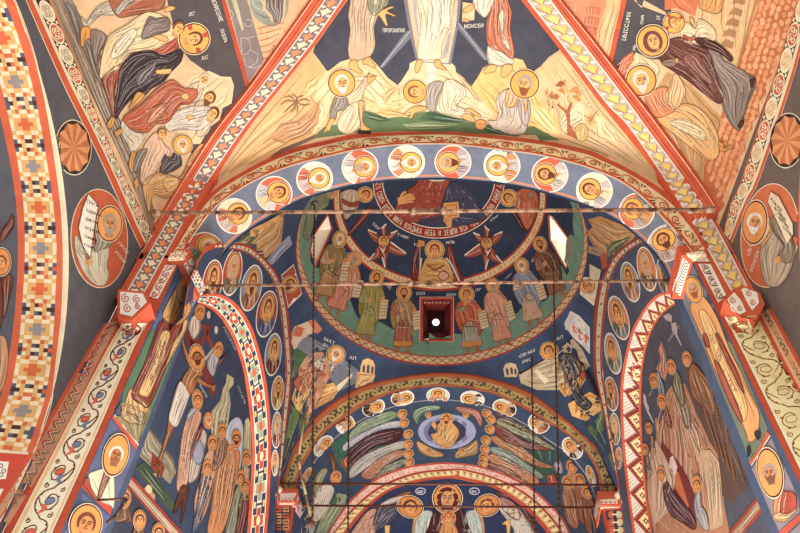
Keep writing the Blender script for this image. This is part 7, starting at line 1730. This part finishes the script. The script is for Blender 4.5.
patch('painted_star', 'pale star on the blue sky at the lower left, right side arch', 'painted star', [('star', (190, 180, 186), R4_([(22, 20), (40, 40), (45, 80), (62, 120), (60, 140), (95, 220), (88, 220), (45, 140), (25, 80)]), 0)], 'br', 2)
patch('painted_mountain', 'dark striated slope with rusty streaks nearest the pier, right side arch', 'painted mountain', [('slope', (92, 70, 62), R4_([(330, 20), (300, -200), (380, -160), (480, 0), (560, 120), (640, 300), (740, 470), (720, 640), (620, 760), (540, 700), (520, 430), (460, 330), (400, 200)]), 0)], 'br', 2,
      [('streak', (140, 84, 52), 1.5, R4_([(380+60*k, -40+60*k), (440+50*k, 140+60*k), (530+36*k, 420+60*k)])) for k in range(4)]+[('hatching', (126, 108, 104), .5, R4_([(370+14*k, -20+28*k), (440+12*k, 40+26*k), (560+8*k, 110+28*k)])) for k in range(20)])
patch('painted_border', 'speckled border band below the mountain scene, right side arch', 'painted border', [('edge', (150, 60, 44), tr(650, 433, 5.333, [(420, 533), (590, 320), (640, 340), (640, 380), (480, 560), (420, 560)]), 0), ('band', (170, 136, 110), tr(650, 433, 5.333, [(445, 533), (590, 350), (625, 360), (480, 545)]), 2)], 'br', 6)
P = Paint('br', 5); lettering(P, 'РОЖДЕСТВО', (668, 341), (1.6, -2.4), (2.6, 1.2), (190, 186, 190), 2); lettering(P, 'АНГЛИ', (649, 396), (1, -3), (2.6, 1), (190, 186, 190), 2)
_o = P.build('painted_inscription'); _o['kind'] = 'structure'
def fat(p, k=1.16):
    cx = sum(q[0] for q in p)/len(p); cy = sum(q[1] for q in p)/len(p); return [(cx+(x-cx)*(1+(k-1)*.3), cy+(y-cy)*k) for x, y in p]
# ------------------------------------------------------------------ chancel vault
C1 = lambda pts: tr(320, 400, 6.154, pts); C2 = lambda pts: tr(440, 400, 5.714, pts)
patch('painted_ground', 'green meadow behind the crowd on the left of the chancel vault', 'painted ground', [('meadow', (52, 92, 76), C1([(70, 270), (150, 210), (260, 150), (340, 120), (420, 200), (380, 330), (330, 420), (200, 470), (150, 440), (90, 360)]), 3)], 'cha', 1)
patch('painted_ground', 'dark green meadow behind the crowd on the right of the chancel vault', 'painted ground', [('meadow', (52, 84, 66), C2([(430, 110), (560, 180), (640, 240), (670, 260), (650, 380), (620, 470), (560, 440), (540, 330), (470, 240)]), 3), ('meadow', (46, 66, 60), C2([(660, 330), (700, 300), (700, 430), (640, 470)]), 0)], 'cha', 1)
F = Fig('glowing_oval', 'pale blue ring of light around the seated figure on the chancel vault', 'painted halo', (447, 433), 'cha', 2)
F.part('outer_ring').ell(447, 431.5, 29, 17.5, (150, 154, 186), 0); F.part('inner_ring').ell(447, 431.5, 23.5, 14.6, (108, 112, 150), 1); F.part('core').ell(447, 431.5, 19, 12.2, (54, 58, 84), 2); F.done()
free('painted_figure', 'gold-robed haloed figure seated in the pale blue ring, chancel vault', 'painted figure',
     [('robe', (206, 146, 72), [(438, 424), (447, 420), (454, 424), (459, 432), (456, 440), (450, 447), (442, 446), (434, 440), (431, 434), (437, 432)], 8), ('hand', (206, 146, 84), [(431, 424), (434, 420), (437, 426), (435, 430)], 0), ('foot', (206, 146, 84), [(440, 446), (445, 444), (444, 449)], 0)], (446, 434), 'cha', 5, [(446.5, 418.5, 2.9, (0, -1), dict(hair=(90, 46, 32), beard=(90, 46, 32), halo=(216, 144, 60), hr=1.9, asp=1.15, layer=5, cross=True))])
for lab, c_, col, pts in (('green-winged flying angel above left of the pale ring, chancel vault', (424, 413), (110, 140, 104), C1([(570, 90), (600, 50), (680, 30), (740, 40), (720, 60), (650, 70), (610, 110), (600, 150)])), ('rust-winged flying angel above right of the pale ring, chancel vault', (470, 413), (170, 96, 72), C2([(90, 40), (150, 40), (220, 60), (240, 110), (230, 150), (190, 90), (120, 70)])),
                          ('gold flying angel below left of the pale ring, chancel vault', (425, 449), (196, 140, 76), C1([(595, 255), (640, 270), (690, 300), (740, 320), (760, 340), (700, 350), (620, 320)])), ('gold flying angel below right of the pale ring, chancel vault', (466, 449), (176, 130, 70), C2([(100, 290), (160, 260), (210, 230), (212, 300), (150, 320), (90, 330)]))):
    free('painted_angel', lab, 'painted angel', [('robe', col, pts, 4)], c_, 'cha', 4, [(c_[0]+(4 if c_[0] < 447 else -4), c_[1]+1.5, 1.9, (0, -1), dict(hair=(100, 56, 36), halo=(206, 132, 56), hr=1.6, layer=4))])
lf = [((402, 413.5), (126, 146, 110), [(180, 210), (240, 150), (340, 100), (440, 80), (460, 110), (370, 150), (250, 200), (190, 240)], 'sage green robed', 'topmost'), ((404, 422.5), (176, 176, 184), [(150, 270), (230, 210), (360, 160), (470, 140), (480, 170), (360, 190), (200, 270), (160, 300)], 'pale grey robed', 'second'), ((408, 433.8), (72, 36, 36), [(170, 330), (230, 270), (340, 210), (480, 195), (500, 225), (440, 270), (330, 290), (200, 390), (170, 400)], 'dark wine cloaked', 'third'),
      ((408, 444), (166, 160, 150), [(190, 420), (260, 350), (370, 300), (500, 265), (510, 300), (420, 330), (300, 400), (200, 462)], 'silver robed', 'fourth'), ((408.5, 453.5), (176, 118, 84), [(260, 450), (340, 380), (430, 330), (510, 320), (520, 340), (420, 390), (330, 470)], 'tan robed', 'fifth'), ((409.5, 462), (116, 124, 96), [(330, 470), (420, 400), (510, 370), (520, 390), (440, 440)], 'olive robed', 'lowest')]
for c_, col, pts, wh, od in lf:
    free('painted_apostle', '%s haloed apostle, %s of the left row on the chancel vault' % (wh, od), 'painted figure', [('robe', col, fat(C1(pts)), 7)], c_, 'cha', 3, [(c_[0], c_[1], 2.9, (.75, -.6), dict(hair=(96, 54, 36), halo=(206, 132, 58), hr=1.65, asp=.9, layer=4))], 'apostles in rows on the chancel vault')
patch('painted_cloth', 'brick red cloth at the hem of the dark wine cloak, chancel vault', 'painted cloth', [('cloth', (176, 76, 48), C1([(130, 370), (170, 340), (180, 400), (160, 425), (135, 400)]), 2)], 'cha', 5)
rt = [((487, 412.5), (110, 56, 46), [(330, 80), (420, 100), (540, 150), (620, 210), (610, 225), (500, 180), (400, 140), (330, 110)], 'dark red robed', 'topmost'), ((491, 419), (150, 150, 110), [(340, 120), (420, 130), (520, 190), (610, 240), (650, 270), (600, 260), (480, 210), (350, 160)], 'pale olive robed', 'second'), ((490, 429), (120, 62, 54), [(320, 150), (400, 180), (480, 230), (600, 250), (610, 280), (500, 270), (390, 240), (330, 200)], 'wine robed', 'third'),
      ((486, 440), (176, 118, 70), [(300, 220), (380, 230), (480, 280), (560, 340), (640, 370), (560, 370), (440, 320), (330, 260)], 'ochre robed', 'fourth'), ((485, 449), (130, 144, 130), [(300, 280), (380, 290), (480, 350), (580, 420), (540, 430), (420, 370), (310, 310)], 'grey green robed', 'fifth'), ((484, 457.5), (186, 120, 80), [(290, 320), (360, 330), (480, 390), (560, 450), (520, 470), (400, 410), (300, 360)], 'light brown robed', 'sixth'), ((483, 463), (160, 96, 66), [(280, 370), (350, 380), (450, 430), (500, 470), (430, 460), (330, 420)], 'reddish brown robed', 'lowest')]
for c_, col, pts, wh, od in rt:
    free('painted_apostle', '%s haloed apostle, %s of the right row on the chancel vault' % (wh, od), 'painted figure', [('robe', col, fat(C2(pts)), 7)], c_, 'cha', 3, [(c_[0], c_[1], 2.9, (-.8, -.55), dict(hair=(96, 54, 36), halo=(204, 130, 58), hr=1.65, asp=.9, layer=4))], 'apostles in rows on the chancel vault')
A7 = lambda pts: tr(240, 433, 5.333, pts)
free('painted_angel', 'white-robed angel beside green towers, lower left of the chancel vault', 'painted angel',
     [('wing', (120, 66, 46), A7([(475, 100), (505, 140), (515, 200), (495, 250), (485, 180)]), 2), ('wing', (150, 150, 110), A7([(400, 240), (440, 190), (465, 200), (440, 250), (420, 330), (395, 330)]), 2), ('robe', (206, 190, 176), A7([(420, 290), (470, 275), (500, 300), (480, 360), (440, 440), (390, 480), (360, 420), (390, 350)]), 8)], (322, 500), 'cha', 3, [(335.5, 477, 3, (.3, -1), dict(hair=(100, 56, 36), halo=(216, 134, 56), hr=1.7, hv=1.2, layer=5))])
patch('painted_tower', 'green and cream buildings below the angel, lower left of the chancel vault', 'painted building', [('wall', (140, 150, 116), A7([(440, 440), (520, 320), (570, 330), (560, 380), (460, 533), (400, 533)]), 3), ('gable', (62, 96, 78), A7([(480, 380), (510, 330), (540, 350), (520, 400)]), 0), ('wall', (206, 190, 140), A7([(430, 400), (460, 360), (480, 380), (440, 460)]), 2), ('wall', (170, 176, 170), A7([(330, 470), (360, 430), (400, 500), (380, 560), (320, 560)]), 2)], 'cha', 2)
for i, (x, y, c_) in enumerate(((572, 466, (176, 110, 66)), (580, 480, (150, 88, 60)), (568, 482, (160, 100, 66)), (588, 492, (140, 84, 60)))):
    free('painted_apostle', '%s haloed onlooker at the lower right of the chancel vault' % ('topmost', 'second', 'third', 'lowest')[i], 'painted figure', [('robe', c_, [(x-4, y+5), (x+3, y+5), (x+10, y+24), (x+10, y+46), (x, y+40), (x-5, y+20)], 5)], (x, y), 'cha', 3+i, [(x, y, 3.2, (-.4, -1), dict(hair=(96, 54, 36), halo=(200, 122, 54), hr=1.6, hv=1.3, layer=4))], 'onlookers at the chancel vault foot')
free('painted_angel', 'pale winged figure half hidden at the right edge of the chancel meadow', 'painted angel', [('robe', (150, 140, 150), C2([(655, 360), (690, 350), (704, 400), (690, 420), (660, 400)]), 3), ('sash', (170, 72, 50), C2([(610, 430), (650, 420), (670, 470), (620, 480)]), 2)], (558, 468), 'cha', 4)
# ------------------------------------------------------------------ apse
D1 = lambda pts: tr(310, 450, 5.714, pts); D2 = lambda pts: tr(440, 450, 5.714, pts)
free('painted_throne', 'white and gold throne back behind the seated woman in the apse', 'painted throne', [('side_panel', (176, 186, 176), D1([(600, 380), (640, 350), (700, 360), (690, 500), (590, 500)]), 5), ('side_panel', (176, 186, 176), D2([(150, 360), (220, 350), (245, 400), (250, 500), (150, 500)]), 5), ('rail', (206, 150, 76), D1([(590, 400), (625, 352), (640, 350), (600, 420), (588, 500), (582, 500)]), 0), ('rail', (206, 150, 76), D2([(222, 345), (250, 400), (256, 500), (248, 500), (240, 420), (214, 355)]), 0)], (432, 520), 'apse', 2)
free('painted_figure', 'haloed woman in a dark wine veil seated in the apse, holding a child', 'painted figure',
     [('cloak', (76, 32, 36), [(435, 508), (441, 500), (452, 500), (462, 508), (470, 530), (474, 548), (424, 548), (428, 528)], 8)], (447, 515), 'apse', 3, [(447.5, 498, 8.2, (0, -1), dict(hair=(84, 34, 36), veil=(88, 36, 38), halo=(216, 146, 66), hr=1.75, asp=1.0, layer=4, skin=(206, 146, 96)))])
free('painted_figure', 'haloed child in gold on the lap of the veiled woman in the apse', 'painted figure', [('robe', (206, 132, 66), [(442, 524), (448, 521), (455, 525), (460, 548), (438, 548)], 5), ('hand', SK, [(440, 522), (444, 519), (445, 524)], 0)], (449, 530), 'apse', 8, [(448.5, 517, 3.8, (0, -1), dict(hair=(150, 88, 50), halo=(210, 130, 56), hr=1.8, layer=4, cross=True))])
free('painted_angel', 'angel in salmon and grey bowing from the left of the apse', 'painted angel',
     [('wing', (150, 84, 54), D1([(320, 400), (380, 330), (470, 270), (570, 235), (560, 260), (470, 300), (400, 350)]), 3), ('robe', (206, 150, 124), D1([(270, 420), (330, 350), (380, 340), (380, 440), (330, 520), (220, 520)]), 8), ('cloak', (84, 82, 98), D1([(385, 330), (440, 310), (500, 330), (480, 390), (400, 450), (360, 440)]), 6), ('sleeve', (214, 196, 190), D1([(390, 320), (450, 280), (530, 262), (500, 290), (440, 312)]), 2), ('hand', SK, D1([(425, 430), (455, 430), (450, 500), (430, 500)]), 0)], (380, 515), 'apse', 2, [(410, 506.5, 5.6, (.3, -.9), dict(hair=(108, 58, 36), halo=(216, 136, 56), hr=1.9, asp=1.2, layer=5, look=1))])
free('painted_angel', 'angel in white and rose bowing from the right of the apse', 'painted angel',
     [('wing', (110, 62, 44), D2([(310, 240), (400, 260), (480, 320), (540, 420), (560, 500), (500, 420), (420, 320)]), 3), ('robe', (206, 196, 176), D2([(340, 330), (400, 310), (460, 350), (520, 440), (560, 533), (440, 533), (420, 450), (370, 380)]), 9), ('cloak', (176, 116, 104), D2([(330, 290), (360, 270), (420, 300), (460, 370), (440, 400), (380, 360)]), 4), ('hand', SK, D2([(355, 425), (385, 400), (405, 410), (395, 500), (385, 500), (380, 430)]), 0)], (515, 515), 'apse', 2, [(487.5, 505, 5.4, (-.3, -.9), dict(hair=(108, 58, 36), halo=(214, 134, 56), hr=1.95, asp=1.2, layer=5, look=-1))])
P = Paint('apse', 3)
for x, t in ((420.5, 'МР'), (474.5, 'ѲУ')):
    P.ring(x, 491, 5.2, 3.6, .8, (206, 210, 220), 1); lettering(P, t, (x-3.2, 493), (3.9, 0), (0, -4), (220, 222, 230), 2, .01)
_o = P.build('painted_inscription'); _o['kind'] = 'structure'
# ------------------------------------------------------------------ east pier fronts and capitals
P = Paint('all', 2)
q = A7([(190, 322), (300, 320), (345, 410), (318, 455), (275, 385), (192, 382)])
P.poly(q[:2]+[q[4]]+[q[5]], (226, 200, 186), 0); P.poly([q[1], q[2], q[3], q[4]], (206, 190, 196), 0)
for k in range(9): P.line(A7([(200+10*k, 345+14*(k % 2)), (208+10*k, 365)]), .8, (190, 80, 60), 2, smooth=False)
P.poly(A7([(185, 400), (272, 395), (262, 560), (160, 560)]), (60, 66, 84), 0)
for k in range(8):
    x, y = 205+40*(k % 2), 410+32*(k//2); P.poly(A7([(x-16, y-12), (x+16, y-12), (x+16, y+12), (x-16, y+12)]), (222, 160, 86) if k % 3 else (206, 90, 54), 2); P.line(A7([(x-12, y), (x+12, y)]), 1.2, (50, 50, 70), 4, smooth=False)
E8 = lambda pts: tr(520, 433, 5.333, pts)
P.poly(E8([(420, 355), (540, 350), (548, 398), (430, 405)]), (232, 206, 180), 0); P.poly(E8([(415, 358), (430, 405), (405, 465), (390, 420)]), (206, 170, 160), 0)
for k in range(9): P.ell(*E8([(435+12*k, 372+16*(k % 2))])[0], 1.2, 1.0, (196, 90, 66), 2, n=6)
P.poly(E8([(455, 415), (540, 410), (572, 560), (478, 560)]), (70, 70, 82), 0)
for k in range(4):
    y = 436+42*k; P.poly(E8(circ(488+4*k, y, 20, 20, 10)), (214, 104, 62), 2); P.poly(E8(circ(526+4*k, y, 18, 20, 10)), (214, 200, 140), 2); P.poly(E8([(498+4*k, y-16), (514+4*k, y-16), (514+4*k, y+16), (498+4*k, y+16)]), (60, 56, 66), 3); P.poly(E8([(488+4*k, y-4), (524+4*k, y-4), (524+4*k, y+4), (488+4*k, y+4)]), (236, 226, 206), 4)
trim(P)
# ------------------------------------------------------------------ sliver of the left aisle beyond the mosaic border
free('painted_angel', 'red-winged haloed angel glimpsed beyond the mosaic border, left edge', 'painted angel', [('wing', (120, 56, 38), [(2, 230), (8, 222), (13, 214), (14, 226), (6, 238), (0, 242)], 3), ('wing', (130, 64, 44), [(2, 282), (8, 274), (13, 280), (9, 300), (4, 318), (3, 300)], 3), ('robe', (120, 60, 44), [(-8, 274), (0, 276), (3, 300), (0, 330), (-10, 330)], 3)], (3, 265), 'al', 1, [(2, 262, 5, (0, -1), dict(hair=(120, 66, 42), halo=(222, 134, 60), hr=1.8, hv=1.5, layer=4))])
free('painted_figure', 'pale ochre figure glimpsed at the lower left edge beyond the mosaic border', 'painted figure', [('robe', (196, 140, 96), [(-8, 346), (3, 336), (8, 350), (6, 380), (-8, 400)], 3)], (1, 360), 'al', 1)
# ------------------------------------------------------------------ light
w = bpy.data.worlds.new('daylight'); SC.world = w; w.use_nodes = True
bg = w.node_tree.nodes['Background']
bg.inputs['Color'].default_value = (1, .945, .87, 1); bg.inputs['Strength'].default_value = 1.0
SC.view_settings.view_transform = 'Standard'; SC.view_settings.look = 'None'
SC.view_settings.gamma = 1; SC.view_settings.use_curve_mapping = False
SC.view_settings.exposure = 0.48
def area(name, loc, size, energy, rot, col=(1, .9, .8)):
    l = bpy.data.lights.new(name, 'AREA'); l.shape = 'SQUARE'; l.size = size; l.energy = energy; l.color = col
    o = bpy.data.objects.new(name, l); COL.objects.link(o); o.location = loc; o.rotation_euler = rot
area('crossing_fill', (.1, 6.6, -1.2), 3.2, 570, (math.pi, 0, 0))  # unseen fill added low in the bay to brighten the dome, no fixture
area('chancel_fill', (.1, 10.0, -.5), 1.6, 100, (math.pi, 0, 0))  # another added fill below view, lifts the chancel vault and apse
